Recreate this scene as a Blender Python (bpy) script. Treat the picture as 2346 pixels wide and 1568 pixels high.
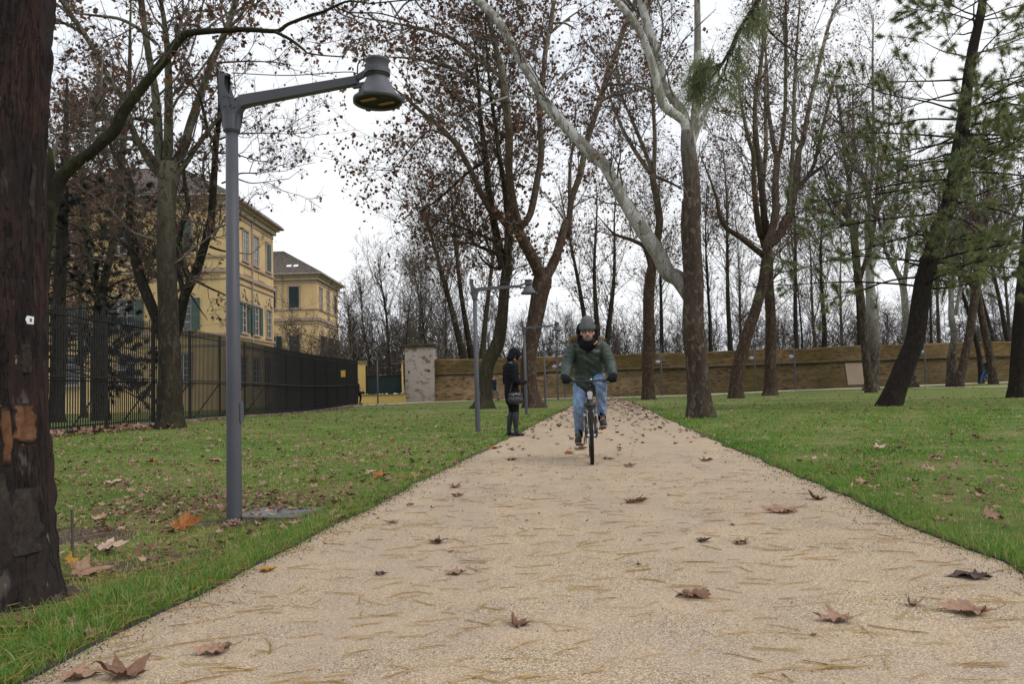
import bpy, bmesh, math, random
import numpy as np
from mathutils import Vector, Matrix

for o in list(bpy.data.objects):
    bpy.data.objects.remove(o)
RNG = np.random.default_rng(11)
random.seed(5)
SC = bpy.context.scene
COL = SC.collection

# ------------------------------------------------------------------ camera, sky, sun, exposure
F, CX, CY, EYE = 1797.0, 1173.0, 784.0, 0.95          # focal length and centre in survey units (2346 wide)
PITCH, ROLL = math.atan(108 / F), math.radians(1.6)
_f = np.array([0, math.cos(PITCH), math.sin(PITCH)])
_r0 = np.array([1.0, 0, 0]); _u0 = np.array([0, -math.sin(PITCH), math.cos(PITCH)])
CR = _r0 * math.cos(ROLL) - _u0 * math.sin(ROLL)
CU = _u0 * math.cos(ROLL) + _r0 * math.sin(ROLL)
cam_d = bpy.data.cameras.new('camera'); cam = bpy.data.objects.new('camera', cam_d); COL.objects.link(cam)
cam_d.sensor_width = 36; cam_d.lens = 36 * F / 2346; cam_d.clip_start = 0.05; cam_d.clip_end = 3000
m = Matrix.Identity(4)
for i in range(3):
    m[i][0] = CR[i]; m[i][1] = CU[i]; m[i][2] = -_f[i]
m[2][3] = EYE
cam.matrix_world = m
SC.camera = cam

SUN_EL, SUN_AZ = math.radians(48), math.radians(118)   # azimuth clockwise from +Y
world = bpy.data.worlds.new('World'); SC.world = world; world.use_nodes = True
wn = world.node_tree; wn.nodes.clear()
def wnode(t, **k):
    n = wn.nodes.new(t)
    for a, v in k.items():
        if a in n.inputs: n.inputs[a].default_value = v
        else: setattr(n, a, v)
    return n
sky = wnode('ShaderNodeTexSky'); sky.sky_type = 'NISHITA'; sky.sun_disc = False
sky.sun_elevation = SUN_EL; sky.sun_rotation = SUN_AZ; sky.dust_density = 4.0
tc = wnode('ShaderNodeTexCoord')
mp = wnode('ShaderNodeMapping', Scale=(1.0, 1.0, 2.6))
nz = wnode('ShaderNodeTexNoise', Scale=1.5, Detail=5.0, Roughness=0.5)
wn.links.new(tc.outputs['Generated'], mp.inputs['Vector']); wn.links.new(mp.outputs[0], nz.inputs['Vector'])
rp = wnode('ShaderNodeValToRGB')
rp.color_ramp.elements[0].position = 0.36; rp.color_ramp.elements[0].color = (8.6, 9.2, 10.4, 1)
rp.color_ramp.elements[1].position = 0.62; rp.color_ramp.elements[1].color = (10.6, 10.7, 10.9, 1)
wn.links.new(nz.outputs['Fac'], rp.inputs['Fac'])
mx = wnode('ShaderNodeMixRGB', Fac=0.9)
bg = wnode('ShaderNodeBackground', Strength=0.1)
wo = wnode('ShaderNodeOutputWorld')
wn.links.new(sky.outputs[0], mx.inputs['Color1']); wn.links.new(rp.outputs[0], mx.inputs['Color2'])
wn.links.new(mx.outputs[0], bg.inputs['Color']); wn.links.new(bg.outputs[0], wo.inputs['Surface'])

sd = bpy.data.lights.new('sun', 'SUN'); sun = bpy.data.objects.new('sun', sd); COL.objects.link(sun)
sd.energy = 1.4; sd.angle = math.radians(25); sd.color = (1.0, 0.96, 0.9)
sun.rotation_euler = Vector((-math.sin(SUN_AZ) * math.cos(SUN_EL), -math.cos(SUN_AZ) * math.cos(SUN_EL),
                             -math.sin(SUN_EL))).to_track_quat('-Z', 'Y').to_euler()
SC.view_settings.view_transform = 'Standard'; SC.view_settings.look = 'None'
SC.view_settings.exposure = 0.12; SC.view_settings.gamma = 1.0; SC.view_settings.use_curve_mapping = False
SC.render.engine = 'CYCLES'
SC.cycles.max_bounces = 5; SC.cycles.diffuse_bounces = 3; SC.cycles.transparent_max_bounces = 8

# ------------------------------------------------------------------ survey: measured sight lines to world points
def sstep(a, b, v):
    t = np.clip((v - a) / (b - a), 0, 1); return t * t * (3 - 2 * t)
def ground(x, y):
    """Height of the lawn: flat by the path, a low swell by the fence, rising gently to the old wall."""
    x = np.asarray(x, float); y = np.asarray(y, float)
    sw = 0.2 * sstep(-4, -9, x) * (1 - sstep(24, 46, y))
    rise = sstep(34, 57, y) * (0.19 + 0.26 * sstep(4, 36, x))
    return sw + rise + 0.012 * np.sin(x * 1.3 + 1) * np.sin(y * 0.9) * sstep(2.6, 4.5, np.abs(x - 0.35 - 0.105 * y))
def ray(px, py):
    d = _f + CR * ((px - CX) / F) - CU * ((py - CY) / F); return d / d[1]
def at(px, py, Y):
    return np.array([0, 0, EYE]) + ray(px, py) * Y
def on_ground(px, py, add=0.0):
    d = ray(px, py); Y = 3.0; lo, hi = 1.0, 400.0
    for _ in range(50):
        Y = 0.5 * (lo + hi); p = d * Y
        if EYE + p[2] > ground(p[0], p[1]) + add: lo = Y
        else: hi = Y
    p = d * Y; return np.array([p[0], p[1], float(ground(p[0], p[1])) + add])

# ------------------------------------------------------------------ object helpers
def tag(o, label=None, cat=None, group=None, kind=None):
    if label: o['label'] = label
    if cat: o['category'] = cat
    if group: o['group'] = group
    if kind: o['kind'] = kind
    return o
def empty(name, loc, label=None, cat=None, group=None, rz=0.0):
    o = bpy.data.objects.new(name, None); COL.objects.link(o); o.empty_display_size = 0.2
    o.location = loc; o.rotation_euler = (0, 0, rz); return tag(o, label, cat, group)
def link(name, me, parent=None, loc=(0, 0, 0)):
    o = bpy.data.objects.new(name, me); COL.objects.link(o); o.location = loc
    if parent is not None: o.parent = parent
    return o
def copy_tree(o, parent=None):
    c = o.copy(); COL.objects.link(c)
    if parent is not None: c.parent = parent
    for ch in list(o.children): copy_tree(ch, c)
    return c

class MB:
    """Collects vertices and faces (with material slots and a tint per face) and links them as ONE mesh object."""
    def __init__(s): s.V = []; s.T = []; s.Q = []; s.n = 0
    def add(s, V, T=None, Q=None, mi=0, tint=0.5):
        V = np.asarray(V, float).reshape(-1, 3); s.V.append(V)
        for arr, store in ((T, s.T), (Q, s.Q)):
            if arr is not None and len(arr):
                a = np.asarray(arr, np.int64) + s.n
                t = np.full(len(a), tint, float) if np.isscalar(tint) else np.asarray(tint, float)
                store.append((a, np.full(len(a), mi), t))
        s.n += len(V); return s
    def box(s, c, d, mi=0, rot=None, tint=0.5, bev=0.0):
        c = np.asarray(c, float); h = np.asarray(d, float) / 2
        V = np.array([[x, y, z] for x in (-1, 1) for y in (-1, 1) for z in (-1, 1)], float) * h
        if rot is not None: V = V @ np.asarray(rot, float).T
        return s.add(V + c, Q=[[0, 1, 3, 2], [4, 6, 7, 5], [0, 4, 5, 1], [2, 3, 7, 6], [0, 2, 6, 4], [1, 5, 7, 3]], mi=mi, tint=tint)
    def tube(s, P, R, S=8, mi=0, tint=0.5, cap=True):
        P = np.asarray(P, float); R = np.broadcast_to(np.asarray(R, float), (len(P),)) if np.ndim(R) < 2 else R
        V, Q = tubes(P[None], np.asarray(R, float)[None], S)
        T = []
        if cap:
            V = np.vstack([V, P[:1], P[-1:]]); n = len(P) * S
            for i in range(S):
                T.append([n, (i + 1) % S, i]); b = (len(P) - 1) * S
                T.append([n + 1, b + i, b + (i + 1) % S])
        return s.add(V, T=T, Q=Q, mi=mi, tint=tint)
    def lathe(s, prof, S=20, c=(0, 0, 0), mi=0, rot=None, tint=0.5):
        prof = np.asarray(prof, float); K = len(prof)
        a = np.arange(S) * 2 * np.pi / S
        V = np.stack([prof[:, None, 0] * np.cos(a), prof[:, None, 0] * np.sin(a), np.repeat(prof[:, 1:2], S, 1)], -1).reshape(-1, 3)
        if rot is not None: V = V @ np.asarray(rot, float).T
        i, j = np.meshgrid(np.arange(K - 1), np.arange(S), indexing='ij'); j2 = (j + 1) % S
        Q = np.stack([i * S + j, i * S + j2, (i + 1) * S + j2, (i + 1) * S + j], -1).reshape(-1, 4)
        return s.add(V + np.asarray(c, float), Q=Q, mi=mi, tint=tint)
    def ellipsoid(s, c, r, S=14, K=9, mi=0, rot=None):
        a = np.linspace(-np.pi / 2, np.pi / 2, K); prof = np.stack([np.cos(a).clip(1e-3), np.sin(a)], -1)
        q = MB().lathe(prof, S); V = q.V[0] * np.asarray(r, float)
        if rot is not None: V = V @ np.asarray(rot, float).T
        return s.add(V + np.asarray(c, float), Q=q.Q[0][0], mi=mi)
    def build(s, name, mats, parent=None, loc=(0, 0, 0), smooth=False, link_it=True):
        me = bpy.data.meshes.new(name)
        V = np.vstack(s.V) if s.V else np.zeros((0, 3))
        lt, ln, mi, ti = [], [], [], []
        for store, k in ((s.T, 3), (s.Q, 4)):
            for a, m_, t_ in store:
                lt.append(a.ravel()); ln.append(np.full(len(a), k)); mi.append(m_); ti.append(t_)
        lt = np.concatenate(lt).astype(np.int32); ln = np.concatenate(ln).astype(np.int32)
        me.vertices.add(len(V)); me.vertices.foreach_set('co', V.astype(np.float32).ravel())
        me.loops.add(len(lt)); me.loops.foreach_set('vertex_index', lt)
        me.polygons.add(len(ln))
        me.polygons.foreach_set('loop_start', np.concatenate([[0], np.cumsum(ln)[:-1]]).astype(np.int32))
        me.polygons.foreach_set('loop_total', ln)
        if not isinstance(mats, (list, tuple)): mats = [mats]
        for m_ in mats: me.materials.append(m_)
        me.polygons.foreach_set('material_index', np.concatenate(mi).astype(np.int32))
        me.polygons.foreach_set('use_smooth', np.full(len(ln), bool(smooth)))
        at_ = me.attributes.new('tint', 'FLOAT', 'FACE'); at_.data.foreach_set('value', np.concatenate(ti).astype(np.float32))
        me.update(calc_edges=True); me.validate()
        if not link_it: return me
        return link(name, me, parent, loc)

def tubes(P, R, S):
    """Tapered tubes round many polylines at once: P (N,K,3), R (N,K) or (N,K,S)."""
    N, K, _ = P.shape
    T = np.gradient(P, axis=1); T /= np.linalg.norm(T, axis=2, keepdims=True) + 1e-9
    mean = np.abs(T).mean(1); ref = np.eye(3)[np.argmin(mean, axis=1)][:, None, :]
    A = np.cross(T, ref); A /= np.linalg.norm(A, axis=2, keepdims=True) + 1e-9
    B = np.cross(T, A)
    a = np.arange(S) * 2 * np.pi / S
    if R.ndim == 2: R = R[:, :, None]
    V = P[:, :, None, :] + R[..., None] * (np.cos(a)[None, None, :, None] * A[:, :, None, :] + np.sin(a)[None, None, :, None] * B[:, :, None, :])
    n, i, j = np.meshgrid(np.arange(N), np.arange(K - 1), np.arange(S), indexing='ij'); j2 = (j + 1) % S
    b = n * K * S
    Q = np.stack([b + i * S + j, b + i * S + j2, b + (i + 1) * S + j2, b + (i + 1) * S + j], -1).reshape(-1, 4)
    return V.reshape(-1, 3), Q

def catmull(P, n):
    P = np.asarray(P, float)
    if len(P) == 2:
        t = np.linspace(0, 1, n)[:, None]; return P[0] * (1 - t) + P[1] * t
    d = np.concatenate([[0], np.cumsum(np.linalg.norm(np.diff(P[:, :3], axis=0), axis=1))]); d /= d[-1]
    E = np.vstack([2 * P[0] - P[1], P, 2 * P[-1] - P[-2]])
    t = np.linspace(0, 1, n); k = np.clip(np.searchsorted(d, t, 'right') - 1, 0, len(P) - 2)
    u = ((t - d[k]) / (d[k + 1] - d[k] + 1e-9))[:, None]
    p0, p1, p2, p3 = E[k], E[k + 1], E[k + 2], E[k + 3]
    out = 0.5 * (2 * p1 + (p2 - p0) * u + (2 * p0 - 5 * p1 + 4 * p2 - p3) * u ** 2 + (3 * p1 - p0 - 3 * p2 + p3) * u ** 3)
    lin = p1 * (1 - u) + p2 * u
    return 0.7 * out + 0.3 * lin

def rotx(a): c, s = math.cos(a), math.sin(a); return np.array([[1, 0, 0], [0, c, -s], [0, s, c]])
def roty(a): c, s = math.cos(a), math.sin(a); return np.array([[c, 0, s], [0, 1, 0], [-s, 0, c]])
def rotz(a): c, s = math.cos(a), math.sin(a); return np.array([[c, -s, 0], [s, c, 0], [0, 0, 1]])

# ------------------------------------------------------------------ materials
class NT:
    def __init__(s, name):
        s.m = bpy.data.materials.new(name); s.m.use_nodes = True; s.t = s.m.node_tree; s.t.nodes.clear()
        s.out = s.t.nodes.new('ShaderNodeOutputMaterial'); s.b = s.n('ShaderNodeBsdfPrincipled')
        s.t.links.new(s.b.outputs[0], s.out.inputs['Surface'])
        s.tc = s.n('ShaderNodeTexCoord').outputs['Object']
    def n(s, t, **k):
        nd = s.t.nodes.new(t)
        for a, v in k.items():
            if a in nd.inputs: s.set(nd.inputs[a], v)
            else: setattr(nd, a, v)
        return nd
    def set(s, inp, v):
        if isinstance(v, bpy.types.NodeSocket): s.t.links.new(v, inp)
        elif hasattr(v, '__len__') and len(v) == 3 and inp.type == 'RGBA': inp.default_value = (*v, 1)
        else: inp.default_value = v
    def map(s, scale=(1, 1, 1), loc=(0, 0, 0), rot=(0, 0, 0), src=None):
        return s.n('ShaderNodeMapping', Vector=src or s.tc, Scale=scale, Location=loc, Rotation=rot).outputs[0]
    def noise(s, scale, detail=4, rough=0.55, vec=None, dist=0.0):
        return s.n('ShaderNodeTexNoise', Vector=vec or s.tc, Scale=scale, Detail=detail, Roughness=rough, Distortion=dist).outputs['Fac']
    def vor(s, scale, vec=None, out='Distance', feature='F1', rnd=1.0):
        n = s.n('ShaderNodeTexVoronoi', Vector=vec or s.tc, Scale=scale, Randomness=rnd); n.feature = feature
        return n.outputs[out]
    def ramp(s, fac, stops, const=False):
        r = s.n('ShaderNodeValToRGB', Fac=fac); cr = r.color_ramp
        if const: cr.interpolation = 'CONSTANT'
        while len(cr.elements) < len(stops): cr.elements.new(0.5)
        for e, (p, c) in zip(cr.elements, stops):
            e.position = p; e.color = (*c, 1) if hasattr(c, '__len__') else (c, c, c, 1)
        return r.outputs[0]
    def mix(s, fac, a, b, mode='MIX'):
        n = s.n('ShaderNodeMixRGB', Fac=fac, Color1=a, Color2=b); n.blend_type = mode; return n.outputs[0]
    def math(s, op, a, b=0.0, c=0.0):
        n = s.n('ShaderNodeMath'); n.operation = op
        for i, v in enumerate((a, b, c)): s.set(n.inputs[i], v)
        return n.outputs[0]
    def attr(s, name='tint'):
        n = s.n('ShaderNodeAttribute'); n.attribute_name = name; return n.outputs['Fac']
    def sep(s, i, src=None):
        return s.n('ShaderNodeSeparateXYZ', Vector=src or s.tc).outputs[i]
    def bump(s, h, strength=0.3, dist=0.02):
        s.set(s.b.inputs['Normal'], s.n('ShaderNodeBump', Height=h, Strength=strength, Distance=dist).outputs[0]); return s
    def fin(s, col=None, rough=0.8, metal=0.0, spec=0.3):
        if col is not None: s.set(s.b.inputs['Base Color'], col)
        s.set(s.b.inputs['Roughness'], rough); s.set(s.b.inputs['Metallic'], metal)
        s.set(s.b.inputs['Specular IOR Level'], spec); return s.m

def simple(name, c1, c2=None, scale=8.0, rough=0.7, bump=0.0, metal=0.0, spec=0.3, bscale=None):
    k = NT(name)
    f = k.noise(scale, 5)
    col = k.mix(k.ramp(f, [(0.35, 0.0), (0.65, 1.0)]), c1, c2 or tuple(x * 0.8 for x in c1))
    if bump: k.bump(k.noise(bscale or scale * 4, 4), bump, 0.02)
    return k.fin(col, rough, metal, spec)
def tinted(name, stops, rough=0.7, trans=0.0, scale=0, spec=0.2):
    k = NT(name); col = k.ramp(k.attr(), stops)
    if scale: col = k.mix(k.ramp(k.noise(scale, 3), [(0.4, 0.0), (0.7, 0.5)]), col, (0.02, 0.012, 0.01))
    mt = k.fin(col, rough, 0, spec)
    if trans:
        tr = k.n('ShaderNodeBsdfTranslucent', Color=col)
        ms = k.n('ShaderNodeMixShader', Fac=trans)
        k.t.links.new(k.b.outputs[0], ms.inputs[1]); k.t.links.new(tr.outputs[0], ms.inputs[2])
        k.t.links.new(ms.outputs[0], k.out.inputs['Surface'])
    return mt

def bark(name, base, mid, pale, pale_from, pale_to, moss=0.35, sc=1.0, moss_h=2.0, fl=0.57):
    """Flaking bark: dark ridged plates low down, mottled grey-green and cream skin from pale_from to pale_to metres up."""
    k = NT(name)
    v = k.map((1, 1, 0.45))
    ridg = k.noise(7 * sc, 6, 0.6, k.map((1, 1, 0.22)), 0.6)
    fine = k.noise(30 * sc, 4, 0.6, k.map((1, 1, 0.4)))
    patch = k.noise(3.2 * sc, 3, 0.6, v, 0.9)
    patch2 = k.noise(6.5 * sc, 3, 0.5, k.map((1, 1, 0.5), (7, 3, 1)), 1.2)
    low = k.mix(k.ramp(ridg, [(0.3, 0.0), (0.7, 1.0)]), tuple(c * 0.45 for c in base), base)
    low = k.mix(k.ramp(patch2, [(0.55, 0.0), (0.6, 0.55)]), low, mid)
    up = k.mix(k.ramp(patch, [(0.48, 0.0), (0.52, 1.0)]), pale, mid)
    up = k.mix(k.ramp(patch2, [(fl, 0.0), (fl + 0.03, 1.0)]), up, base)
    z = k.sep(2)
    h = k.math('ADD', z, k.math('MULTIPLY', k.math('SUBTRACT', patch, 0.5), (pale_to - pale_from) * 0.9))
    mr = k.n('ShaderNodeMapRange', Value=h); mr.inputs[1].default_value = pale_from; mr.inputs[2].default_value = pale_to
    col = k.mix(mr.outputs[0], low, up)
    mz = k.n('ShaderNodeMapRange', Value=z); mz.inputs[1].default_value = moss_h; mz.inputs[2].default_value = 0.0
    mo = k.math('MULTIPLY', k.math('MAXIMUM', mz.outputs[0], 0.25), k.ramp(k.noise(2.2, 4), [(0.45, 0.0), (0.7, moss)]))
    col = k.mix(mo, col, (0.05, 0.06, 0.015))
    col = k.mix(k.ramp(fine, [(0.35, 0.35), (0.6, 0.0)]), col, (0.01, 0.008, 0.006))
    k.bump(k.math('ADD', ridg, k.math('MULTIPLY', fine, 0.4)), 0.7, 0.05)
    return k.fin(col, 0.9, 0, 0.15)

MAT = {}
MAT['bark_plane'] = bark('plane_bark', (0.082, 0.058, 0.045), (0.17, 0.145, 0.11), (0.33, 0.32, 0.27), 7.0, 13.0, 0.45)
MAT['bark_plane_red'] = bark('plane_bark_reddish', (0.088, 0.055, 0.042), (0.15, 0.125, 0.09), (0.30, 0.28, 0.21), 9.0, 17.0, 0.4)
MAT['bark_white'] = bark('plane_bark_white', (0.10, 0.075, 0.06), (0.25, 0.235, 0.20), (0.47, 0.465, 0.43), 2.0, 6.5, 0.12, fl=0.64)
MAT['bark_mossy'] = bark('mossy_bark', (0.062, 0.05, 0.038), (0.09, 0.08, 0.052), (0.14, 0.13, 0.09), 12.0, 25.0, 0.8, moss_h=7.0)
MAT['bark_moss_dark'] = bark('dark_mossy_bark', (0.026, 0.024, 0.015), (0.045, 0.045, 0.022), (0.07, 0.068, 0.04), 20.0, 30.0, 0.85, moss_h=9.0)
MAT['bark_dark'] = bark('dark_bark', (0.038, 0.033, 0.028), (0.065, 0.056, 0.046), (0.12, 0.105, 0.088), 9.0, 20.0, 0.3)
MAT['bark_pine'] = bark('pine_bark_dark', (0.030, 0.023, 0.020), (0.05, 0.036, 0.029), (0.07, 0.05, 0.04), 12.0, 25.0, 0.35, 1.4)
MAT['bark_olive'] = bark('olive_bark', (0.045, 0.036, 0.027), (0.082, 0.072, 0.05), (0.165, 0.155, 0.115), 3.5, 8.0, 0.5)
MAT['bark_big'] = bark('big_plane_bark', (0.082, 0.058, 0.045), (0.17, 0.145, 0.11), (0.40, 0.39, 0.35), 6.2, 11.0, 0.4, fl=0.58)
MAT['twig'] = simple('twig_bark', (0.085, 0.070, 0.058), (0.13, 0.11, 0.092), 3.0, 0.9)
MAT['twig_grey'] = simple('twig_bark_grey', (0.10, 0.09, 0.075), (0.06, 0.05, 0.04), 3.0, 0.9)
MAT['leaf_brown'] = tinted('withered_leaf', [(0.0, (0.06, 0.034, 0.026)), (0.5, (0.14, 0.07, 0.045)), (0.85, (0.22, 0.095, 0.05)), (0.96, (0.24, 0.14, 0.05)), (1.0, (0.36, 0.26, 0.05))], 0.6, 0.35)
MAT['leaf_red'] = tinted('red_leaf', [(0.0, (0.05, 0.014, 0.012)), (1.0, (0.17, 0.05, 0.03))], 0.6, 0.3)
MAT['needle'] = tinted('pine_needle_green', [(0.0, (0.11, 0.15, 0.095)), (0.45, (0.20, 0.235, 0.11)), (0.75, (0.29, 0.28, 0.115)), (1.0, (0.32, 0.23, 0.09))], 0.6, 0.5)
MAT['cedar'] = tinted('cedar_needle', [(0.0, (0.010, 0.014, 0.013)), (1.0, (0.028, 0.036, 0.028))], 0.8, 0.1)
MAT['fallen'] = tinted('fallen_leaf', [(0.0, (0.09, 0.04, 0.028)), (0.35, (0.19, 0.095, 0.065)), (0.7, (0.33, 0.20, 0.14)), (0.9, (0.42, 0.29, 0.2)), (1.0, (0.38, 0.13, 0.03))], 0.65, 0.1, 30, 0.3)
MAT['dry_needle'] = tinted('dry_pine_needle', [(0.0, (0.16, 0.09, 0.03)), (0.5, (0.36, 0.22, 0.07)), (1.0, (0.50, 0.35, 0.14))], 0.6)
MAT['blade'] = tinted('grass_blade', [(0.0, (0.075, 0.17, 0.022)), (0.35, (0.13, 0.285, 0.042)), (0.6, (0.225, 0.33, 0.07)), (0.8, (0.38, 0.33, 0.13)), (1.0, (0.55, 0.44, 0.23))], 0.6, 0.5)
# ------------------------------------------------------------------ ground, paths
def lawn_material():
    k = NT('lawn')
    soil = k.mix(k.ramp(k.noise(9, 5), [(0.4, 0.0), (0.6, 1.0)]), (0.05, 0.036, 0.024), (0.095, 0.072, 0.045))
    g = k.mix(k.ramp(k.noise(2.4, 6, 0.6), [(0.35, 0.0), (0.65, 1.0)]), (0.10, 0.18, 0.035), (0.19, 0.235, 0.065))
    g = k.mix(k.ramp(k.noise(60, 4, 0.7), [(0.35, 0.55), (0.6, 0.0)]), g, (0.05, 0.09, 0.018))
    g = k.mix(k.ramp(k.noise(0.35, 6, 0.65), [(0.45, 0.0), (0.66, 0.7)]), g, (0.27, 0.215, 0.10))
    col = k.mix(k.ramp(k.noise(1.1, 6, 0.65), [(0.58, 0.0), (0.74, 0.8)]), g, soil)
    k.bump(k.noise(40, 5, 0.7), 0.8, 0.05)
    return k.fin(col, 0.95, 0, 0.1)
def path_material():
    k = NT('resin_gravel')
    n1 = k.vor(185, out='Color'); d1 = k.vor(185)
    grain = k.ramp(k.sep(0, n1), [(0.0, (0.035, 0.032, 0.03)), (0.14, (0.21, 0.16, 0.112)), (0.4, (0.50, 0.37, 0.228)), (0.8, (0.71, 0.545, 0.35)), (1.0, (0.86, 0.75, 0.57))])
    grain = k.mix(k.ramp(d1, [(0.40, 0.0), (0.75, 0.75)]), grain, (0.08, 0.058, 0.042))
    spots = k.ramp(k.noise(260, 2), [(0.34, 0.85), (0.46, 0.0)])
    col = k.mix(spots, grain, (0.07, 0.06, 0.055))
    big = k.noise(0.7, 6, 0.65)
    col = k.mix(k.ramp(big, [(0.38, 0.5), (0.6, 0.0)]), col, (0.36, 0.285, 0.225))
    col = k.mix(k.ramp(k.noise(7, 5, 0.7), [(0.55, 0.0), (0.8, 0.35)]), col, (0.30, 0.21, 0.12))
    col = k.mix(k.ramp(k.noise(2.6, 3), [(0.35, 0.0), (0.7, 0.3)]), col, (0.60, 0.44, 0.27))
    col = k.mix(k.ramp(k.noise(1.0, 4, 0.6, k.map((1.6, 0.07, 1), rot=(0, 0, 0.105))), [(0.42, 0.0), (0.62, 0.32)]), col, (0.30, 0.235, 0.175))
    k.bump(k.math('ADD', k.math('MULTIPLY', d1, -1.0), k.noise(300, 2)), 0.35, 0.003)
    return k.fin(col, 0.85, 0, 0.25)
MAT['lawn'] = lawn_material(); MAT['path'] = path_material()
MAT['path_pale'] = simple('pale_gravel', (0.62, 0.55, 0.44), (0.5, 0.44, 0.35), 4, 0.9)
MAT['edge'] = simple('edging_steel', (0.035, 0.032, 0.034), (0.06, 0.052, 0.048), 12, 0.8)

xs = np.unique(np.concatenate([np.linspace(-160, -40, 25), np.arange(-40, 50.1, 0.75), np.linspace(50, 170, 25)]))
ys = np.unique(np.concatenate([np.linspace(-40, 0, 12), np.arange(0, 70, 0.75), np.linspace(70, 420, 30)]))
X, Y = np.meshgrid(xs, ys, indexing='ij'); Z = ground(X, Y)
i, j = np.meshgrid(np.arange(len(xs) - 1), np.arange(len(ys) - 1), indexing='ij'); w_ = len(ys)
Q = np.stack([i * w_ + j, (i + 1) * w_ + j, (i + 1) * w_ + j + 1, i * w_ + j + 1], -1).reshape(-1, 4)
o = MB().add(np.stack([X, Y, Z], -1).reshape(-1, 3), Q=Q).build('lawn_ground', MAT['lawn'], smooth=True)
tag(o, kind='structure')

LEFT_PX = [(130, 1545), (350, 1428), (570, 1310), (790, 1197), (1000, 1090), (1165, 1008), (1240, 968), (1300, 936), (1335, 920)]
RIGHT_PX = [(2346, 1325), (2170, 1250), (2000, 1175), (1800, 1085), (1640, 1013), (1540, 968), (1480, 938), (1447, 921)]
def edge_curve(px):
    P = np.array([on_ground(*p) for p in px]); P = P[np.argsort(P[:, 1])]
    d = P[1] - P[0]; P = np.vstack([P[0] - d / d[1] * (P[0, 1] + 12), P]); return P
EL, ER = edge_curve(LEFT_PX), edge_curve(RIGHT_PX)
PY = np.concatenate([np.arange(-12, 50, 0.25), [50, 51, 52.2]])
xl = np.interp(PY, EL[:, 1], EL[:, 0]); xr = np.interp(PY, ER[:, 1], ER[:, 0])
k_ = np.ones(17) / 17
sm = lambda v: np.concatenate([v[:8], np.convolve(v, k_, 'valid'), v[-8:]])
xl = sm(xl) + 0.03 * np.sin(PY * 1.7) * np.sin(PY * 0.63) + 0.012 * np.sin(PY * 5.3) + RNG.normal(0, 0.007, len(PY)); xr = sm(xr) + 0.035 * np.sin(PY * 1.3 + 2) * np.sin(PY * 0.71) + 0.018 * np.sin(PY * 4.7) + RNG.normal(0, 0.012, len(PY))
def path_x(y): return np.interp(y, PY, xl), np.interp(y, PY, xr)
NU = 9
U_ = np.linspace(0, 1, NU)
PXs = xl[:, None] * (1 - U_) + xr[:, None] * U_; PYs = np.repeat(PY[:, None], NU, 1)
PZ = ground(PXs, PYs) + 0.016 + 0.012 * (1 - (2 * U_ - 1) ** 2)
i, j = np.meshgrid(np.arange(len(PY) - 1), np.arange(NU - 1), indexing='ij')
Q = np.stack([i * NU + j, i * NU + j + 1, (i + 1) * NU + j + 1, (i + 1) * NU + j], -1).reshape(-1, 4)
tag(MB().add(np.stack([PXs, PYs, PZ], -1).reshape(-1, 3), Q=Q).build('path', MAT['path'], smooth=True), kind='structure')
def path_z(x, y): 
    a, b = path_x(y); u = np.clip((x - a) / (b - a), 0, 1)
    return ground(x, y) + 0.016 + 0.012 * (1 - (2 * u - 1) ** 2)
# thin steel edging let into the turf on both sides
mb = MB()
for xe, s in ((xl, -1), (xr, 1)):
    n = len(PY) - 3
    a = xe[:n] + s * 0.002; b = xe[:n] + s * 0.010; z = ground(xe[:n], PY[:n])
    for q in range(0, n - 1):
        V = [[a[q], PY[q], z[q] - .05], [a[q], PY[q], z[q] + .027], [b[q], PY[q], z[q] + .027], [b[q], PY[q], z[q] - .05],
             [a[q + 1], PY[q + 1], z[q + 1] - .05], [a[q + 1], PY[q + 1], z[q + 1] + .027], [b[q + 1], PY[q + 1], z[q + 1] + .027], [b[q + 1], PY[q + 1], z[q + 1] - .05]]
        mb.add(V, Q=[[0, 1, 5, 4], [1, 2, 6, 5], [2, 3, 7, 6]])
tag(mb.build('path_edging', MAT['edge']), kind='structure')

# bare soil between the turf and the edging, wider here and there
MAT['soil'] = simple('verge_soil', (0.06, 0.043, 0.03), (0.10, 0.075, 0.05), 25, 0.95, 0.8)
mb = MB()
for xe, s in ((xl, -1), (xr, 1)):
    n = len(PY) - 3; wv = 0.045 + 0.05 * np.abs(np.sin(PY[:n] * 2.1 + s)) * np.abs(np.sin(PY[:n] * 0.77)) + RNG.uniform(0, 0.03, n) + (0.09 if s < 0 else 0.05) * (PY[:n] < 4.0)
    a = xe[:n] + s * 0.010; b = a + s * wv; c = a + s * (wv + 0.05); z = ground(xe[:n], PY[:n])
    V = np.stack([np.stack([a, PY[:n], z + 0.012], 1), np.stack([b, PY[:n], z + 0.010 + RNG.uniform(0, .006, n)], 1), np.stack([c, PY[:n], z - 0.02], 1)], 1).reshape(-1, 3)
    q = np.arange(n - 1)[:, None] * 3
    mb.add(V, Q=np.vstack([q + [0, 3, 4, 1], q + [1, 4, 5, 2]]))
tag(mb.build('soil_verge', MAT['soil']), kind='structure')
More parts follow.
